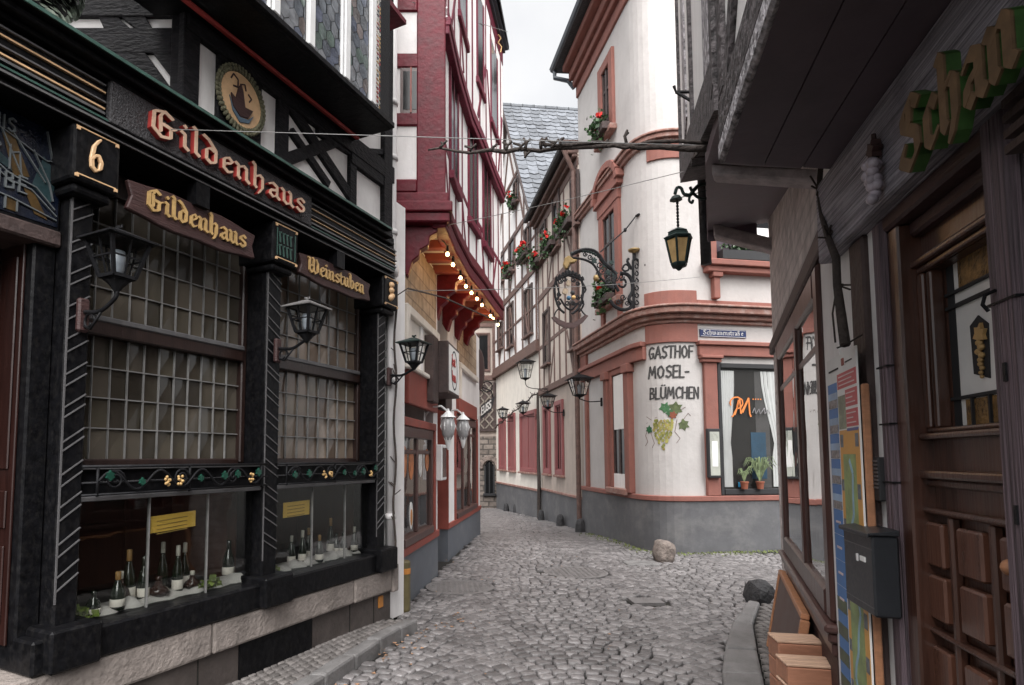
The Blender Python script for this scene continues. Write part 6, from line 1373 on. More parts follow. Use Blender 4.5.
bar([(620, 255), (650, 260)], .016); bar([(625, 500), (655, 505)], .016)
for cx, cy, r in ((240, 165, 16), (275, 185, 20), (340, 240, 24), (355, 280, 26), (330, 300, 20), (390, 310, 24), (420, 300, 20), (400, 345, 22), (450, 330, 22), (435, 380, 20), (500, 460, 22), (470, 490, 20), (530, 500, 18), (490, 320, 20)):
    bar([(cx + r * (1 - q / 14) * math.cos(q * .75), cy + r * (1 - q / 14) * math.sin(q * .75)) for q in range(12)], .009, 4)
arm = m.build('scrolled_arm', M['iron'], gs)
m = MB()
for i in range(12):
    q = i / 11; x, y = 150 + 200 * q, 160 - 30 * math.sin(PI * q) + (30 * q); x0, z0 = zx(550 + x / 6.85, 230 + y / 6.85); m.ball((x0, GY, z0), .03, 6, 4)
for cx, cy, s in ((305, 210, 26), (380, 240, 24), (420, 220, 20), (440, 300, 26), (400, 290, 22)):
    x0, z0 = zx(550 + cx / 6.85, 230 + cy / 6.85); m.prism(SF, vleaf(x0, z0, s / 6.85 * GY / 600, cx), -.01, .012)
m.build('iron_leaf', M['greeniron'], gs)
m = MB(); x0, z0 = zx(550 + 575 / 6.85, 230 + 145 / 6.85); m.lathe((x0, GY, z0), [(.02, -.05), (.03, -.03), (.09, .0), (.10, .03), (.02, .03)], 12); x0, z0 = zx(550 + 315 / 6.85, 230 + 330 / 6.85); m.ball((x0, GY, z0), .05, 8, 6, 1.2)
m.build('brass_finial', mat('dull_brass', (.22, .15, .06), .5, .3, 10, metal=.4), gs, smooth=True)
m = MB(); x0, z0 = zx(550 + 135 / 6.85, 230 + 215 / 6.85); m.prism(SF, [(x0 - .12, z0 - .06), (x0 - .09, z0 + .05), (x0 - .02, z0 + .10), (x0 + .06, z0 + .03), (x0 + .13, z0 + .02), (x0 + .08, z0 - .03), (x0 + .0, z0 - .04), (x0 - .04, z0 - .13), (x0 - .08, z0 - .14)], -.04, .04); m.build('bird_head', mat('dull_brass_b', (.22, .15, .06), .5, .3, 10, metal=.4), gs, bevel=.015)
m = MB(); bar([(125, 310), (40, 350), (35, 450), (60, 530), (100, 570)], .015); bar([(125, 310), (215, 345), (225, 440), (200, 530), (150, 575)], .015); bar([(40, 350), (60, 420), (50, 480)], .012); bar([(215, 350), (245, 410), (215, 450), (230, 510), (200, 560)], .012); bar([(125, 250), (125, 310)], .012)
bar([(60, 540), (40, 560), (25, 600)], .01, 4); bar([(210, 540), (225, 565), (250, 590)], .01, 4); bar([(70, 470), (110, 530), (150, 545), (190, 500)], .012)
for i in range(9):
    x, y = 40 + 175 * i / 8, 345 - 42 * math.sin(PI * i / 8); bar([(x, y), (x + 6, y - 22), (x + 14, y)], .016, 5)
for cx, cy, r in ((70, 350, 18), (100, 335, 18), (160, 340, 18), (190, 365, 16), (190, 460, 18), (60, 440, 16), (60, 500, 16), (205, 500, 15), (120, 500, 18), (160, 500, 16)): bar([(cx + r * (1 - q / 14) * math.cos(q * .75), cy + r * (1 - q / 14) * math.sin(q * .75)) for q in range(12)], .01, 4)
m.build('hanging_frame', M['iron'], gs)
m = MB(); cols = []
for cx, cy, s in ((105, 420, 20), (125, 365, 17), (95, 425, 12)): x0, z0 = zx(550 + cx / 6.85, 230 + cy / 6.85); m.prism(SF, [(x0 + s / 6.85 * GY / 600 * math.cos(2 * PI * j / 10), z0 + s * 1.2 / 6.85 * GY / 600 * math.sin(2 * PI * j / 10)) for j in range(10)], -.02, .02 + .004 * (cx % 3))
m.build('crest_white', mat('aged_crest_paint', (.26, .20, .14), .6, .4, 20), gs)
m = MB(); x0, z0 = zx(550 + 128 / 6.85, 230 + 466 / 6.85); m.ball((x0, GY, z0), .04, 8, 6); m.build('crest_blue', mat('crest_blue_paint', (.02, .09, .17), .5), gs)
m = MB(); x0, z0 = zx(550 + 162 / 6.85, 230 + 462 / 6.85); m.ball((x0, GY, z0), .038, 8, 6); m.build('crest_gold', M['gold'], gs)
m = MB(); x0, z0 = zx(550 + 155 / 6.85, 230 + 430 / 6.85); m.ball((x0, GY, z0), .04, 8, 6); m.build('crest_dark', M['ink'], gs)
x0, z0 = zx(550 + 160 / 6.85, 230 + 570 / 6.85); m = MB()
c0 = zz([(8, 600), (45, 640), (100, 672), (165, 672), (225, 635), (262, 590)]); c1 = zz([(30, 590), (65, 615), (110, 635), (160, 635), (205, 608), (240, 580)])
for i in range(5): m.poly3([c0[i] + Vector((0, .02, 0)), c0[i + 1] + Vector((0, .02, 0)), c1[i + 1] + Vector((0, .02, 0)), c1[i] + Vector((0, .02, 0))], (0, -.04, 0))
m.build('name_banner', M['signbrown'], gs)
m = MB(); a, c = zz([(345, 150), (515, 0)]); e = SF.P(*g2(636, 216)); m.tube([a, c, e], .012, 6); m.lathe(c, [(.02, -.03), (.03, 0), (.02, .03)], 8); e2 = IN.P(IN.s_at(640, 5.6), .02, e.z); m.tube([e, e2], .02, 6); m.build('stay_rod', M['iron'], gs)
m = MB(); 
for y in (258, 502): p = zz([(650, y)])[0]; m.tube([p, IN.P(IN.s_at(645, 5), .0, p.z)], .02, 6); m.box(Frame(p), -.03, .03, -.02, .02, -.07, .07)
m.build('wall_fixing', M['iron'], gs)
# ================================================================== the overhanging timber house on the right
W = Fac(ground(785, 628, .1), 722, -1)
uc = W.q(850, 500)[0]; CW = W.P(uc, 0, 0); D0 = Fac((CW.x, CW.y), 622, -1)
D = Frame(D0.o, -D0.ex, D0.en)          # u runs towards the camera along the door front
ya = -math.atan2(D0.ex.y, D0.ex.x)
M['weather'] = mat('weathered_violet_board', (.33, .31, .345), .75, .85, 5, (.4, 30, 30), bump=.9, bscale=3, yaw=ya, dirt=(.04, .03, .045), dirt_amt=.8, dscale=(2, 2, 3))
M['weatherpost'] = mat('weathered_violet_post', (.115, .082, .095), .65, .9, 5, (30, 30, .4), bump=.9, bscale=3)
M['jettyworn'] = mat('worn_white_on_black_timber', (.34, .32, .335), .85, .98, 26, (1, 1, 1), bump=.8, bscale=40, detail=3)
M['jettydark'] = mat('carved_dark_timber', (.07, .06, .062), .8, .95, 22, bump=.9, bscale=35, detail=3)
hs_ = thing('overhanging_house', 'dark timbered house on the near right with a jettied upper floor over its door', 'building', W.P(-1.5, -.6, 0))
M['brickpale'] = masonry('pale_brickwork', (.70, .64, .63), (.80, .75, .74), (.62, .58, .57), 1.0, .25, .085, -math.atan2(W.ex.y, W.ex.x), msize=.012, bump=.5)
b = MB(); b.box(W, uc, .06, -4, 0, 2.36, 3.7); b.box(W, -.5, .06, -4, 0, .0, 2.36); b.box(W, uc, -2.70, -.5, 0, -.05, 2.36); b.box(W, -2.7, -.5, -.6, -.45, .0, 2.4); b.build('brick_wall', M['brickpale'], hs_)
b = MB(); b.box(W, uc, -2.74, -.4, .012, .1, 2.75); b.box(D, -.0, .17, -.4, .006, .0, 2.56); b.box(D, .28, .37, -.3, .0, 0, 2.3); b.build('plaster_wall', M['plaster'], hs_)
MB().box(W, -2.70, -.5, -.44, .01, .0, .77).build('wall_below_window', M['signbrown'], hs_)
MB().box(W, -2.85, .06, -.02, .03, 2.37, 2.47).build('window_lintel', M['signbrown'], hs_, bevel=.01)
f = MB()
for u0, u1 in ((-2.72, -2.60), (-.66, -.52), (-1.86, -1.76)): f.box(W, u0, u1, -.16, .03, .80, 2.35)
f.box(W, -2.58, -.66, -.16, .03, 2.22, 2.35); f.box(W, -2.58, -.66, -.16, .034, .80, .92); f.box(W, -2.58, -.66, -.16, .018, 1.98, 2.03)
w = f.build('shop_window', M['framewood'], hs_, bevel=.012)
MB().quad(W, [(-2.6, .9), (-.64, .9), (-.64, 2.24), (-2.6, 2.24)], .012).build('pane', M['mirrorglass'], w)
f = MB(); f.box(W, -2.76, -.48, -.16, .06, .765, .80); f.box(W, -2.74, -.5, -.16, .045, .72, .765); f.box(W, -2.72, -.5, -.1, .03, .66, .72); f.build('sill', M['framewood'], w, bevel=.01)
MB().box(W, -2.65, -.6, -.44, -.42, .8, 2.3).build('room_backing', M['darkroom'], w)
# door front
M['redpanel'] = mat('red_brown_panel', (.11, .046, .029), .3, .35, 5, (6, 6, .5), bump=.1, coat=.3)
MB().box(D, -.04, 2.6, -.25, .055, 2.25, 2.56).build('fascia_board', M['weather'], hs_, bevel=.006)
MB().box(D, .165, .285, -.2, .02, .0, 2.25).build('corner_post', M['darktimber'], hs_, bevel=.008)
MB().box(D, .36, .43, -.2, .018, .0, 2.249).build('timber_post', M['weatherpost'], hs_, bevel=.012)
o = MB().box(D, .985, 1.085, -.2, .024, .0, 2.249).build('timber_post', M['weatherpost'], hs_, bevel=.012)
m = MB()
for z in (1.42, 1.6, 1.78): m.box(D, .357, .433, -.05, .021, z, z + .005)
for z in (1.83,): m.box(D, .982, 1.088, -.05, .027, z, z + .005)
m.build('binding_wire', M['iron'], hs_)
m = MB(); m.tube([D.P(1.02, .025, 1.86), D.P(1.02, .045, 1.85), D.P(1.02, .05, 1.83), D.P(1.02, .04, 1.815)], .004, 5); m.box(D, 1.03, 1.04, .022, .028, 1.66, 1.70); m.box(D, 1.035, 1.045, .022, .028, 1.36, 1.40); m.build('iron_hook', M['iron'], o, split=True)
d = MB(); d.box(D, .34, 1.05, -.12, -.06, .05, 1.565); d.box(D, .34, .555, -.12, -.06, 1.565, 2.04); d.box(D, .34, 1.05, -.12, -.06, 2.04, 2.26); d.box(D, .93, 1.05, -.12, -.06, 1.565, 2.04)
dr = d.build('panelled_door', M['doorwood'], hs_)
MB().box(D, .43, .50, -.16, .0, .0, 2.2).build('door_jamb', M['doorwood'], hs_, bevel=.006)
m = MB(); m.box(D, .43, .985, -.16, .012, 2.2, 2.25); m.box(D, .50, .985, -.10, -.03, 2.155, 2.2); m.build('door_lintel', M['signbrown'], hs_, bevel=.008)
m = MB(); m.box(D, .46, .985, -.06, -.028, 2.06, 2.08); m.box(D, .50, .985, -.06, -.042, 2.04, 2.06); m.box(D, .50, .985, -.06, -.025, 1.55, 1.568); m.box(D, .515, .985, -.06, -.04, 1.568, 1.582); m.box(D, .50, .53, -.06, -.042, 1.582, 2.04); m.box(D, .535, .557, -.09, -.05, 1.582, 2.04); m.box(D, .43, .985, -.06, -.022, 1.438, 1.463); m.box(D, .45, .985, -.06, -.04, 1.415, 1.438); m.build('door_moulding', M['doorwood'], dr, bevel=.008, segs=2)
GN_ = -.095
m = MB(); m.quad(D, [(.55, 1.565), (.94, 1.565), (.94, 2.04), (.55, 2.04)], GN_); m.build('door_pane', mat('painted_white_reflection', (.78, .77, .75), .12, .15, 3, spec=.5), dr)  # reflected white wall is put into the pane's own colour
m = MB(); m.box(D, .55, .59, GN_, GN_ + .002, 1.565, 2.04); m.prism(D, [(.665, 1.72), (.735, 1.70), (.742, 1.84), (.70, 1.87), (.66, 1.85)], GN_, GN_ + .003); m.build('painted_dark_reflection', M['ink'], dr)  # dark part of the reflection, laid on as flat black pieces
m = MB(); m.box(D, .55, 1.0, GN_, GN_ + .01, 1.658, 1.667); m.box(D, .55, 1.0, GN_, GN_ + .01, 1.915, 1.924); m.box(D, .55, 1.0, GN_, GN_ + .01, 1.955, 1.962); m.box(D, .655, .662, GN_, GN_ + .01, 1.565, 1.658); m.box(D, .735, .742, GN_, GN_ + .01, 1.565, 1.658); m.build('glazing_bars', M['ink'], dr)
m = MB(); m.box(D, .62, .94, GN_, GN_ + .004, 1.962, 2.04); m.box(D, .62, .94, GN_, GN_ + .004, 1.565, 1.655); m.build('amber_glass', mat('amber_antique_glass', (.22, .125, .045), .2, .7, 25, bump=.3), dr, split=True)
m = MB(); m.prism(D, vleaf(.715, 1.815, .028, 1.3), GN_ + .004, GN_ + .012)
for i in range(9): m.ball(D.P(.712 + .010 * math.sin(i * 2.4) * (1 - i / 10), GN_ + .008, 1.795 - i * .011), .010 - .0006 * i, 7, 5)
m.build('gilt_ornament', M['gold'], dr)
for g_, (zt, zb) in enumerate(((1.335, 1.03), (.985, .66), (.62, .2))):
    for u0, u1 in ((.475, .605), (.645, .795), (.835, .97)):
        h = (zt - zb - .03) / 2
        for k in range(2):
            zz = zb + .01 + k * (h + .012); MB().box(D, u0 + .015, u1 - .02, -.06, -.032, zz, zz + h - .014).build('raised_panel', M['redpanel'], dr, bevel=.006)
m = MB()
for zt in (1.35, 1.01, .64): m.box(D, .455, .985, -.06, -.028, zt - .012, zt + .004)
for u0 in (.452, .612, .802): m.box(D, u0, u0 + .022, -.06, -.034, .2, 1.338)
m.build('panel_moulding', M['doorwood'], dr, bevel=.006)
MB().ball(D.P(.895, -.03, 1.25), .019, 12, 8).build('door_knob', M['orangewood'], dr, smooth=True)
MB().box(D, .4, 1.2, -.16, .1, -.02, .08).build('door_step', M['kerb'], hs_)
m = MB(); m.box(D, 1.10, 1.17, -.15, .0, .0, 2.249); m.box(D, 1.17, 2.4, -.15, -.02, 2.1, 2.249); m.box(D, 2.4, 2.6, -.15, .0, 0, 2.25); m.box(D, 1.17, 2.4, -.2, -.06, 0, .8); sw = m.build('side_window', mat('grey_green_frame', (.09, .10, .085), .5), hs_, bevel=.006)
m = MB(); m.quad(D, [(1.16, .8), (2.4, .8), (2.4, 2.1), (1.16, 2.1)], -.08); m.build('pane', M['dim_glass'], sw)
m = MB()
for i in range(4): m.box(D, 1.11, 2.4, -.01, .04, 2.12 + i * .033, 2.137 + i * .033)
m.build('louvre', M['darktimber'], sw)
MB().box(D, -.0, 2.6, -4, -.3, 0, 2.56).build('inner_wall', M['darkroom'], hs_)
# carved letters, grape, letter box, bell panel
s = thing('carved_lettering', 'deep carved wooden letters Schan with green sides on the weathered board', 'sign', D.P(1.1, .06, 2.2))
xh = .118; m = MB(); write(m, D, 'Schan', .845, 2.205, xh, .085, .112, nib=.25, sx=1.22, slant=.0); lt = m.build('lettering', mat('letter_green_paint', (.045, .12, .025), .6, .35, 18), s)
m = MB(); write(m, D, 'Schan', .845, 2.205, xh, .111, .117, nib=.25, sx=1.22); m.build('letter_face', mat('letter_brown_wood', (.17, .105, .055), .7, .35, 18), lt)
g = thing('grape_ornament', 'pale carved bunch of grapes hanging on the weathered board', 'ornament', D.P(.57, .06, 2.3))
m = MB(); rnd = random.Random(4)
for i in range(7):
    wd_ = .038 * (1 - i / 8)
    for k in range(3 if i < 5 else 1): m.ball(D.P(.575 + rnd.uniform(-wd_, wd_), .075 + rnd.uniform(0, .015), 2.375 - i * .02), .0165, 8, 6)
m.build('grape_bunch', mat('lilac_silver', (.45, .40, .45), .35, .3, 30), g, smooth=True)
m = MB(); m.prism(D, vleaf(.57, 2.405, .03, 1.0), .06, .085); m.tube([D.P(.57, .07, 2.41), D.P(.565, .07, 2.46)], .007, 5); m.build('leaf_stem', M['signbrown'], g)
mb_ = thing('letter_box', 'anthracite metal letter box with small name plate fixed to the timber post', 'letter box', D.P(.3, .05, 1.0))
MB().box(D, .215, .46, .021, .092, 1.02, 1.262).build('box_body', M['mailbox'], mb_, bevel=.006)
MB().prism(Frame(D.P(.21, 0, 0), D.en, D.ex), [(.021, 1.263), (.10, 1.263), (.10, 1.256), (.104, 1.256), (.104, 1.269), (.021, 1.281)], 0, .255).build('box_lid', M['mailbox'], mb_, bevel=.004)
m = MB(); m.box(D, .22, .455, .091, .0935, 1.219, 1.222); m.box(D, .22, .455, .091, .0935, 1.045, 1.047); m.build('lid_seam', M['greyline'], mb_)
m = MB(); m.box(D, .365, .405, .092, .095, 1.175, 1.19); m.build('name_plate', M['paper'], mb_); m = MB(); m.box(D, .335, .346, .092, .096, 1.17, 1.192); m.build('key_lock', M['zinc'], mb_)
MB().box(D, .315, .36, .006, .03, 1.36, 1.5).build('bell_panel', M['ink'], hs_, bevel=.004)
m = MB(); [m.box(D, .32, .355, .03, .033, 1.40 + i * .012, 1.406 + i * .012) for i in range(8)]; m.build('bell_slots', M['greyline'], hs_)
# jetty over the door
SZ = 2.56; DE = 2.6
s_ = MB()
cut = [0.0, .15, .29, .44]
for a, c in zip(cut, cut[1:]):
    f = lambda n: .1 + .19 * n / .44
    s_.poly3([D.P(f(a), a + .003, SZ), D.P(f(c), c - .001, SZ), D.P(DE, c - .001, SZ), D.P(DE, a + .003, SZ)], (0, 0, .05))
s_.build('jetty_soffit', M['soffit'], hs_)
u = MB(); OC = D.P(.29, .44, 0)
u.poly3([D.P(.1, -.1, SZ + .05), D.P(.29, .43, SZ + .05), D.P(DE, .43, SZ + .05), D.P(DE, -4, SZ + .05), D.P(.1, -4, SZ + .05)], (0, 0, 7)); u.build('upper_wall', M['plaster'], hs_)
t = MB(); t.box(D, .285, DE, .425, .452, SZ - .004, SZ + .07); t.build('jetty_edge', M['jettyworn'], hs_, bevel=.01)
t = MB(); t.box(D, .29, DE, .3, .448, SZ + .07, SZ + .22); t.box(D, .285, .40, .3, .446, SZ + .22, 9); t.box(D, 1.0, 1.12, .3, .446, SZ + .22, 9); t.box(D, .4, 1.0, .3, .445, SZ + .62, SZ + .74)
for i, (a, c) in enumerate((((.42, SZ + .2), (.75, SZ + .62)), ((.95, SZ + .25), (.7, SZ + .62)), ((1.15, SZ + .2), (1.6, SZ + .7)))): t.beam(D, a, c, .10, .3, .447 + i * .001)
t.build('carved_timber', M['jettydark'], hs_, bevel=.01)
# jetty along the shop window, rising away
far_o = at_depth(714, 227, 5.15); PO = [Vector((OC.x + .02, OC.y + .04, SZ + .2)), Vector((1.28, 2.80, 2.90)), Vector((2.36, 5.16, 3.52)), Vector((2.55, 5.6, 3.62))]
PI_ = [CW + Vector((0, .05, SZ + .2)), W.P(-2.7, -.02, 2.90), W.P(-.1, -.02, 3.52), W.P(.3, -.02, 3.62)]
s_ = MB()
for i in range(3): s_.poly3([PO[i], PO[i + 1], PI_[i + 1], PI_[i]], (0, 0, .06))
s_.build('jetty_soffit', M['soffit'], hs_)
st = MB()
def strut(a, c, w, h):
    d_ = (Vector(c) - Vector(a)).normalized(); sd = d_.cross(Vector((0, 0, 1))).normalized() * w / 2; up = Vector((0, 0, h / 2))
    A, C_ = Vector(a), Vector(c); vs = [A - sd - up, A + sd - up, A + sd + up, A - sd + up, C_ - sd - up, C_ + sd - up, C_ + sd + up, C_ - sd + up]
    st.add(vs, [(0, 1, 2, 3), (4, 5, 6, 7), (0, 1, 5, 4), (1, 2, 6, 5), (2, 3, 7, 6), (3, 0, 4, 7)])
strut(at_depth(713, 173, 2.80), W.P(-2.72, -.05, 2.71), .10, .06); strut(at_depth(714, 232, 5.13), W.P(-.13, -.05, 3.24), .14, .11)
st.build('jetty_strut', mat('grey_weathered_strut', (.46, .41, .415), .8, .3, 6, (3, 3, 3), bump=.3), hs_, bevel=.01, split=True)
UO = [Vector((OC.x, OC.y, 0)), Vector((2.26, 5.42, 0))]
up = MB(); up.poly3([UO[0] + Vector((0, 0, SZ + .28)), UO[1] + Vector((0, 0, 4.1)), W.P(.3, -4, 4.1), W.P(uc, -4, SZ + .28)], (0, 0, 6)); up.build('upper_wall', M['plaster'], hs_)
UF = Fac((UO[0].x, UO[0].y), None, -1, (UO[1].x - UO[0].x, UO[1].y - UO[0].y)); ul = (UO[1] - UO[0]).length
t = MB(); t.prism(UF, [(0, SZ + .2), (ul, 4.05), (ul, 4.3), (0, SZ + .42)], -.2, .02); t.box(UF, 0, .1, -.1, .022, SZ + .3, 9); t.box(UF, ul - .15, ul, -.1, .024, 4.1, 9); t.box(UF, 1.5, 1.62, -.1, .02, 3.3, 9); t.build('carved_timber', M['jettydark'], hs_)
t = MB(); t.box(UF, .25, .55, -.1, .012, 3.0, 9); t.box(UF, 2.3, 2.7, -.1, .012, 4, 9); t.build('jetty_edge', M['jettyworn'], hs_)
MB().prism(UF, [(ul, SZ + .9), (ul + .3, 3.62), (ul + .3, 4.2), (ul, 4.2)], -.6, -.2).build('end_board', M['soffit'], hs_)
p0, p1 = at_depth(692, 150, 5.5), at_depth(685, 0, 5.5); m = MB(); m.tube([(p0[0], 5.5, p0[2]), (p1[0], 5.5, p1[2]), (p1[0], 5.5, 9)], .045, 8); m.tube([(p0[0] + .1, 5.5, 3.3), (p0[0] + .09, 5.5, p0[2]), (p1[0] + .1, 5.5, 9)], .05, 8); m.build('drain_pipe', M['basalt'], hs_, smooth=True)
ps = thing('wall_plant', 'small green plant growing from the dark pipe of the overhanging house', 'plant', at_depth(684, 40, 5.45)); m = MB(); rnd = random.Random(3); c = ps.location
for i in range(26):
    p = c + Vector((rnd.gauss(0, .035), rnd.gauss(0, .03), rnd.uniform(-.05, .28))); ax = Vector((rnd.gauss(0, 1), rnd.gauss(0, 1), rnd.gauss(0, 1))).normalized(); bx = ax.orthogonal().normalized() * .04; cx = ax.cross(bx); m.poly3([p + bx, p + cx * .7, p - bx, p - cx * .7])
m.build('foliage', M['leaf'], ps, recalc=False); m = MB(); m.tube([c + Vector((.06, 0, -.12)), c, c + Vector((0, 0, .25))], .008, 4); m.build('stem', M['vine'], ps)
def iron_bracket(pts, label, r=.012, extra=None):
    m = MB(); m.tube([at_depth(*p) for p in pts], r, 6)
    if extra: m.tube([at_depth(*p) for p in extra], r, 6)
    return tag(m.build('iron_bracket', M['iron'], None), label, 'bracket', 'iron brackets on the overhanging house')
iron_bracket([(721, 27, 2.35), (722, 34, 2.35), (746, 31, 2.33), (760, 30, 2.4)], 'dark iron hook jutting from the carved jetty timber', .011)
iron_bracket([(674, 86, 3.6), (676, 92, 3.6), (705, 92, 3.55), (712, 93, 3.5)], 'thin braced iron arm with a curled tip below the white jetty panel', .010, [(676, 92, 3.6), (693, 102, 3.56), (710, 101, 3.5)])
# lantern hung from the jetty
ln = thing('hanging_lantern', 'green patinated lantern with amber glass hung by a chain from a scrolled iron arm', 'lantern', at_depth(679, 268, 4.6)); c = ln.location.copy()
q = lambda px, py: Vector(at_depth(px, py, 4.6))
m = MB(); m.tube(spline([q(*p) for p in ((718, 187), (708, 184), (700, 185), (694, 190), (690, 195), (684, 194), (681, 188), (677, 188), (675, 194))]), [.016] * 20 + [.013] * 13, 6); m.tube(spline([q(*p) for p in ((718, 192), (708, 198), (700, 198), (694, 194), (690, 187))]), .012, 6); m.tube(spline([q(*p) for p in ((691, 194), (689, 200), (692, 203), (693, 200))]), .010, 6); m.lathe(q(676, 200), [(.02, -.0), (.05, .0), (.03, .03), (.01, .04)], 8); m.tube([q(679, 198), q(716, 188)], .004, 4); m.build('scrolled_arm', M['greeniron'], ln, smooth=False)
m = MB()
for i in range(9): p = q(677.3 + i * .1, 203 + i * 3.2); m.lathe(p, [(.004, -.014), (.011, -.006), (.011, .006), (.004, .014)], 6)
m.tube([q(677, 200), q(678.5, 231)], .005, 4); m.build('chain', M['iron'], ln)
m = MB(); k = 6; base = q(679, 268); 
m.lathe(base, [(.01, -.02), (.03, 0), (.057, .01), (.066, .03), (.062, .04)], 6); m.lathe(base, [(.105, .225), (.115, .24), (.08, .26), (.076, .28), (.082, .285), (.05, .305), (.02, .32)], 6)
lo = [base + Vector((.06 * math.cos(PI / 3 * j), .06 * math.sin(PI / 3 * j), .04)) for j in range(6)]; hi = [base + Vector((.098 * math.cos(PI / 3 * j), .098 * math.sin(PI / 3 * j), .23)) for j in range(6)]
for j in range(6): m.tube([lo[j], hi[j]], .009, 4)
m.build('cage', M['greeniron'], ln)
m = MB(); m.add([base + (p - base) * .95 for p in lo + hi], [(j, (j + 1) % 6, 6 + (j + 1) % 6, 6 + j) for j in range(6)]); m.build('lamp_glass', M['amberglass'], ln)
# vine on the wall, vine branch and wires across the street
m = MB(); pts = []
for a_ in ((821, 160), (819, 190), (822, 215), (828, 238), (836, 258), (837, 285), (841, 315), (845, 345)): q_ = W.q(*a_, .05); pts.append(W.P(q_[0], .05, q_[1]))
m.tube(pts, [.010, .010, .011, .011, .013, .013, .015, .016], 7)
rnd = random.Random(8)
for i in range(26):
    k = rnd.choice((1, 1, 3, 3, 5, 6, 7)); p = pts[k]; m.tube([p, p + Vector((rnd.uniform(-.05, .05), rnd.uniform(-.02, .0), rnd.uniform(-.03, .05)))], .0035, 4)
m.tube([pts[5], pts[5] + Vector((-.02, 0, -.1)), pts[5] + Vector((-.015, 0, -.2))], .003, 4)
tag(m.build('wall_vine', M['vine'], None, smooth=True), 'gnarled bare vine stem on the white wall beside the poster', 'vine')
m = MB(); vp = [(700, 143, 2.75), (718, 148, 2.72), (690, 149, 2.75), (660, 147, 2.8), (640, 148, 2.82), (620, 145, 2.85), (590, 147, 2.9), (560, 148, 2.93), (540, 151, 2.95), (520, 149, 2.98), (505, 152, 3.0), (490, 150, 3.02), (470, 153, 3.05), (455, 151, 3.08), (440, 148, 3.1), (428, 150, 3.1)]
P_ = [Vector(at_depth(*p)) for p in vp[1:]]; m.tube(P_, [.018, .016, .013, .012, .011, .011, .011, .010, .011, .012, .010, .008, .007, .006, .005], 7)
P2 = [Vector(at_depth(*p)) for p in ((712, 144, 2.73), (680, 141, 2.77), (650, 142, 2.8), (625, 148, 2.84), (600, 142, 2.88), (560, 146, 2.92), (540, 144, 2.95))]; m.tube(P2, .009, 6)
for px, py, l in ((627, 146, 16), (605, 146, 4), (560, 147, 9), (552, 148, 8), (546, 147, 9), (541, 149, 10), (525, 150, 12), (519, 150, 7), (506, 150, 8), (470, 151, 5), (490, 151, 5), (440, 148, 6), (670, 146, 5), (697, 147, -12), (525, 152, -6), (660, 147, 5)):
    p = Vector(at_depth(px, py, 2.9)); c_ = Vector(at_depth(px + rnd.uniform(-3, 3), py - l * .6, 2.9)); e = Vector(at_depth(px + rnd.uniform(-6, 6), py - l, 2.9)); m.tube([p, c_, e], [.009, .008, .006], 5)
    m.tube([c_, c_ + Vector((.02, 0, .02))], .006, 5)
tag(m.build('vine_branch', M['vine'], None, smooth=True), 'knotty bare vine branch trained along a wire across the street', 'vine')
wire_m = M['lead']
def wire(a, c, label, r=.0022, sag=.03):
    A, C_ = Vector(a), Vector(c); m = MB(); m.tube([A.lerp(C_, i / 12) - Vector((0, 0, sag * math.sin(PI * i / 12))) for i in range(13)], r, 4); tag(m.build('wire', M['lead'], None), label, 'wire', 'wires across the street')
wire(GL.P(-2.6, .1, 3.32), at_depth(718, 146, 2.72), 'pale wire from the Gildenhaus board carrying the vine branch', .0022, .0)
wire(at_depth(428, 229, 6.3), at_depth(706, 166, 4.6), 'thin wire slanting from the red house up to the hanging lantern jetty', .003, .02)
wire(at_depth(402, 291, 6.0), at_depth(700, 277, 9.4), 'lower thin wire from the climbing vine to the inn', .004, .05)
wire(at_depth(412, 2, 6.0), at_depth(508, 32, 10.0), 'highest thin wire in front of the wine-red house', .004, .0)
# poster board, leaning panel, crates
PB = Fac(tuple(W.P(-2.95, .05, 0))[:2], 665, -1); PF_ = Frame(PB.P(-.07, 0, 0), -PB.ex, PB.en)
po = thing('poster_board', 'tall tourist poster with blue pictures and an orange river map beside the shop window', 'poster', PF_.P(.18, 0, .3))
MB().box(PF_, 0, .3745, -.006, 0, .32, 1.87).build('backing_board', M['paper'], po)
MB().box(PF_, .377, .392, -.03, -.008, .32, 1.74).build('side_batten', M['orangewood'], po, bevel=.004)
def sheet(name, rects, col, n=.001, **k): 
    m = MB(); [m.box(PF_, a, b_, -.001, n, c, d_) for a, b_, c, d_ in rects]; return m.build(name, col if not isinstance(col, tuple) else mat(name + '_print', col, .45, **k), po)
zs = [1.775 - .094 * i for i in range(16)]
sheet('blue_picture', [(.004, .13, z - .092, z) for z in zs if z > .42], (.05, .17, .42), .001, var=.2, scale=3)
sheet('pale_sky', [(.004, .13, z - .062, z - .036) for z in zs[:5]], (.30, .42, .58), .0014, var=.25, scale=10)
sheet('town_view', [(.012, .13, z - .092, z - .062) for z in zs[:5]], (.24, .22, .22), .0018, var=.8, scale=60)
sheet('hill_view', [(.004, .13, z - .092, z - .045) for z in zs[8:14] if z > .45], (.07, .085, .04), .0018, var=.7, scale=18)
sheet('red_text_block', [(.14, .372, 1.745, 1.80), (.235, .372, 1.675, 1.735), (.235, .372, 1.605, 1.665)], (.52, .09, .10), .001, var=.1)
sheet('street_map', [(.14, .23, 1.60, 1.72)], (.22, .24, .17), .001, var=.5, scale=30)
sheet('orange_ground', [(.14, .374, .34, 1.595)], (.66, .33, .07), .001, var=.08)
sheet('valley_map', [(.175, .325, .36, 1.51)], (.26, .34, .13), .0014, var=.4, scale=14)
m = MB(); rv = [(.25 + .035 * math.sin(i * .7) + .012 * math.sin(i * 1.9), 1.49 - i * .047) for i in range(24)]
for a, c in zip(rv, rv[1:]): m.beam(PF_, a, c, .018, .0, .0022)
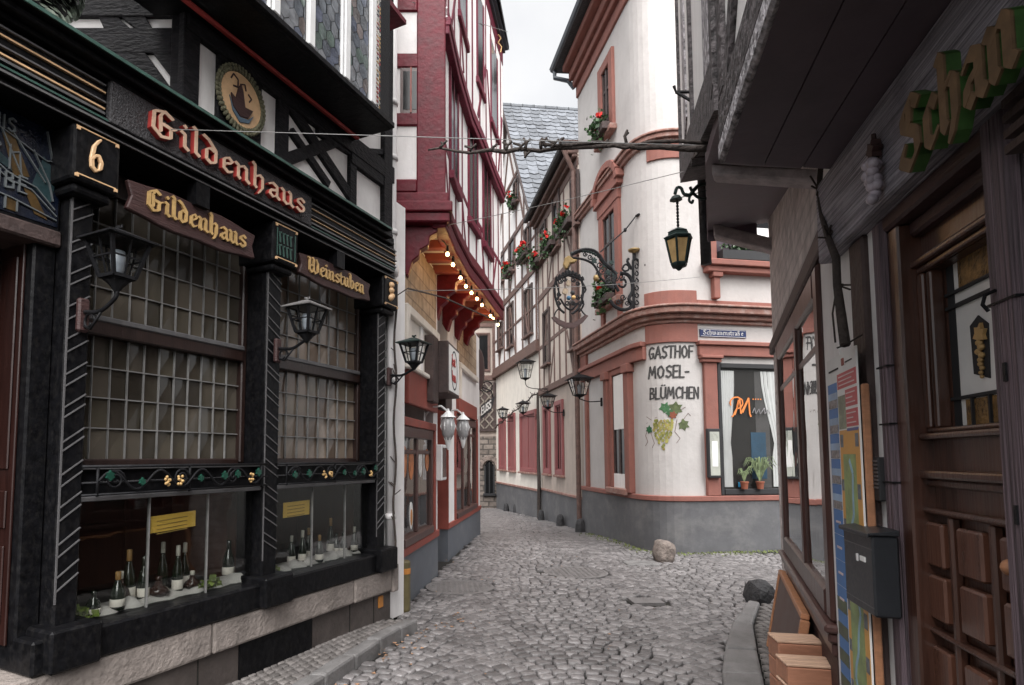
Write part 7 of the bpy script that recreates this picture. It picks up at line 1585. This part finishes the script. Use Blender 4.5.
m.build('river_line', mat('river_print', (.30, .48, .60), .45), po)
sheet('small_photo', [(.145, .172, 1.38 - i * .14, 1.42 - i * .14) for i in range(8)] + [(.33, .365, 1.36 - i * .14, 1.41 - i * .14) for i in range(8)] + [(.15, .185, 1.535, 1.58), (.33, .365, 1.535, 1.58)], (.12, .14, .16), .0018, var=.8, scale=40)
sheet('dark_note', [(.24, .37, 1.59, 1.60)], (.10, .12, .30), .0018)
m = MB()
for z0, z1, rows in ((1.75, 1.795, 3), (1.68, 1.73, 3), (1.61, 1.66, 3)):
    for i in range(rows): zz = z0 + (z1 - z0) * (i + .5) / rows; m.box(PF_, .245 if z0 < 1.7 else .16, .35 - .03 * (i % 2), -.001, .0021, zz - .002, zz + .002)
for z in zs[5:9]: m.box(PF_, .04, .10, -.001, .0024, z - .05, z - .042)
m.build('text_line', mat('print_pale', (.70, .55, .55), .5), po)
m = MB(); m.box(PF_, .03, .16, -.001, .002, 1.82, 1.826); m.box(PF_, .25, .33, -.001, .002, 1.83, 1.834); m.build('header_line', M['ink'], po)
m = MB(); m.box(PF_, .21, .235, -.001, .003, 1.825, 1.85); m.build('red_emblem', M['brick_red'], po)
lp = thing('leaning_panel', 'brown board with an orange edge leaning below the shop window', 'board', W.P(-1.4, .1, .1))
BF = Frame(W.P(0, .16, .1), W.ex, W.en * .98 + Vector((0, 0, .14)), Vector((0, 0, 1)) - W.en * .18)
MB().box(BF, -2.0, -.62, -.02, 0, .0, .54).build('board_face', mat('brown_panel_paint', (.085, .042, .032), .5, .2, 4), lp, bevel=.004)
m = MB(); m.box(BF, -.62, -.57, -.03, .01, 0, .56); m.box(BF, -2.0, -.62, -.03, .012, .54, .57); m.box(BF, -2.04, -2.0, -.03, .014, .0, .54); m.build('edge_strip', M['orangewood'], lp, bevel=.004)
M['cratelid'] = mat('pale_crate_lid', (.52, .34, .24), .55, .2, 6, (.7, 6, 6), bump=.12, island=.12)
def crate(x0, x1, y0, y1, z0, z1, label, rz):
    t = thing('wooden_crate', label, 'crate', ((x0 + x1) / 2, (y0 + y1) / 2, z0), 0, 'wooden crates on the right pavement'); c = t.location.copy(); t.location = (0, 0, 0)
    w, d_, h = (x1 - x0) / 2, (y1 - y0) / 2, z1 - z0
    b = MB(); n = max(1, round(h / .1))
    for i in range(n):
        a, e = h * i / n + .003, h * (i + 1) / n - .003; b.box(WORLD, -w, w, -d_, -d_ + .014, a, e); b.box(WORLD, -w, w, d_ - .014, d_, a, e); b.box(WORLD, -w, -w + .014, -d_ + .015, d_ - .015, a, e); b.box(WORLD, w - .014, w, -d_ + .015, d_ - .015, a, e)
    b.build('crate_side', M['crate'], t, bevel=.003)
    b = MB()
    for i in range(3): a = -d_ + 2 * d_ * i / 3; b.box(WORLD, -w - .004, w + .004, a + .004, a + 2 * d_ / 3 - .006, h, h + .012)
    b.build('lid_slat', M['cratelid'], t, bevel=.003); t.location = c; t.rotation_euler = (0, 0, rz); return t
crate(1.70, 1.91, 3.04, 3.20, .09, .575, 'rear wooden crate against the leaning panel on the right pavement', -.2)
crate(1.60, 1.81, 2.79, 2.95, .09, .445, 'lower wooden crate at the front of the right pavement', -.2)
crate(1.60, 1.81, 2.79, 2.95, .46, .545, 'shallow wooden crate stacked on top at the front', -.2)
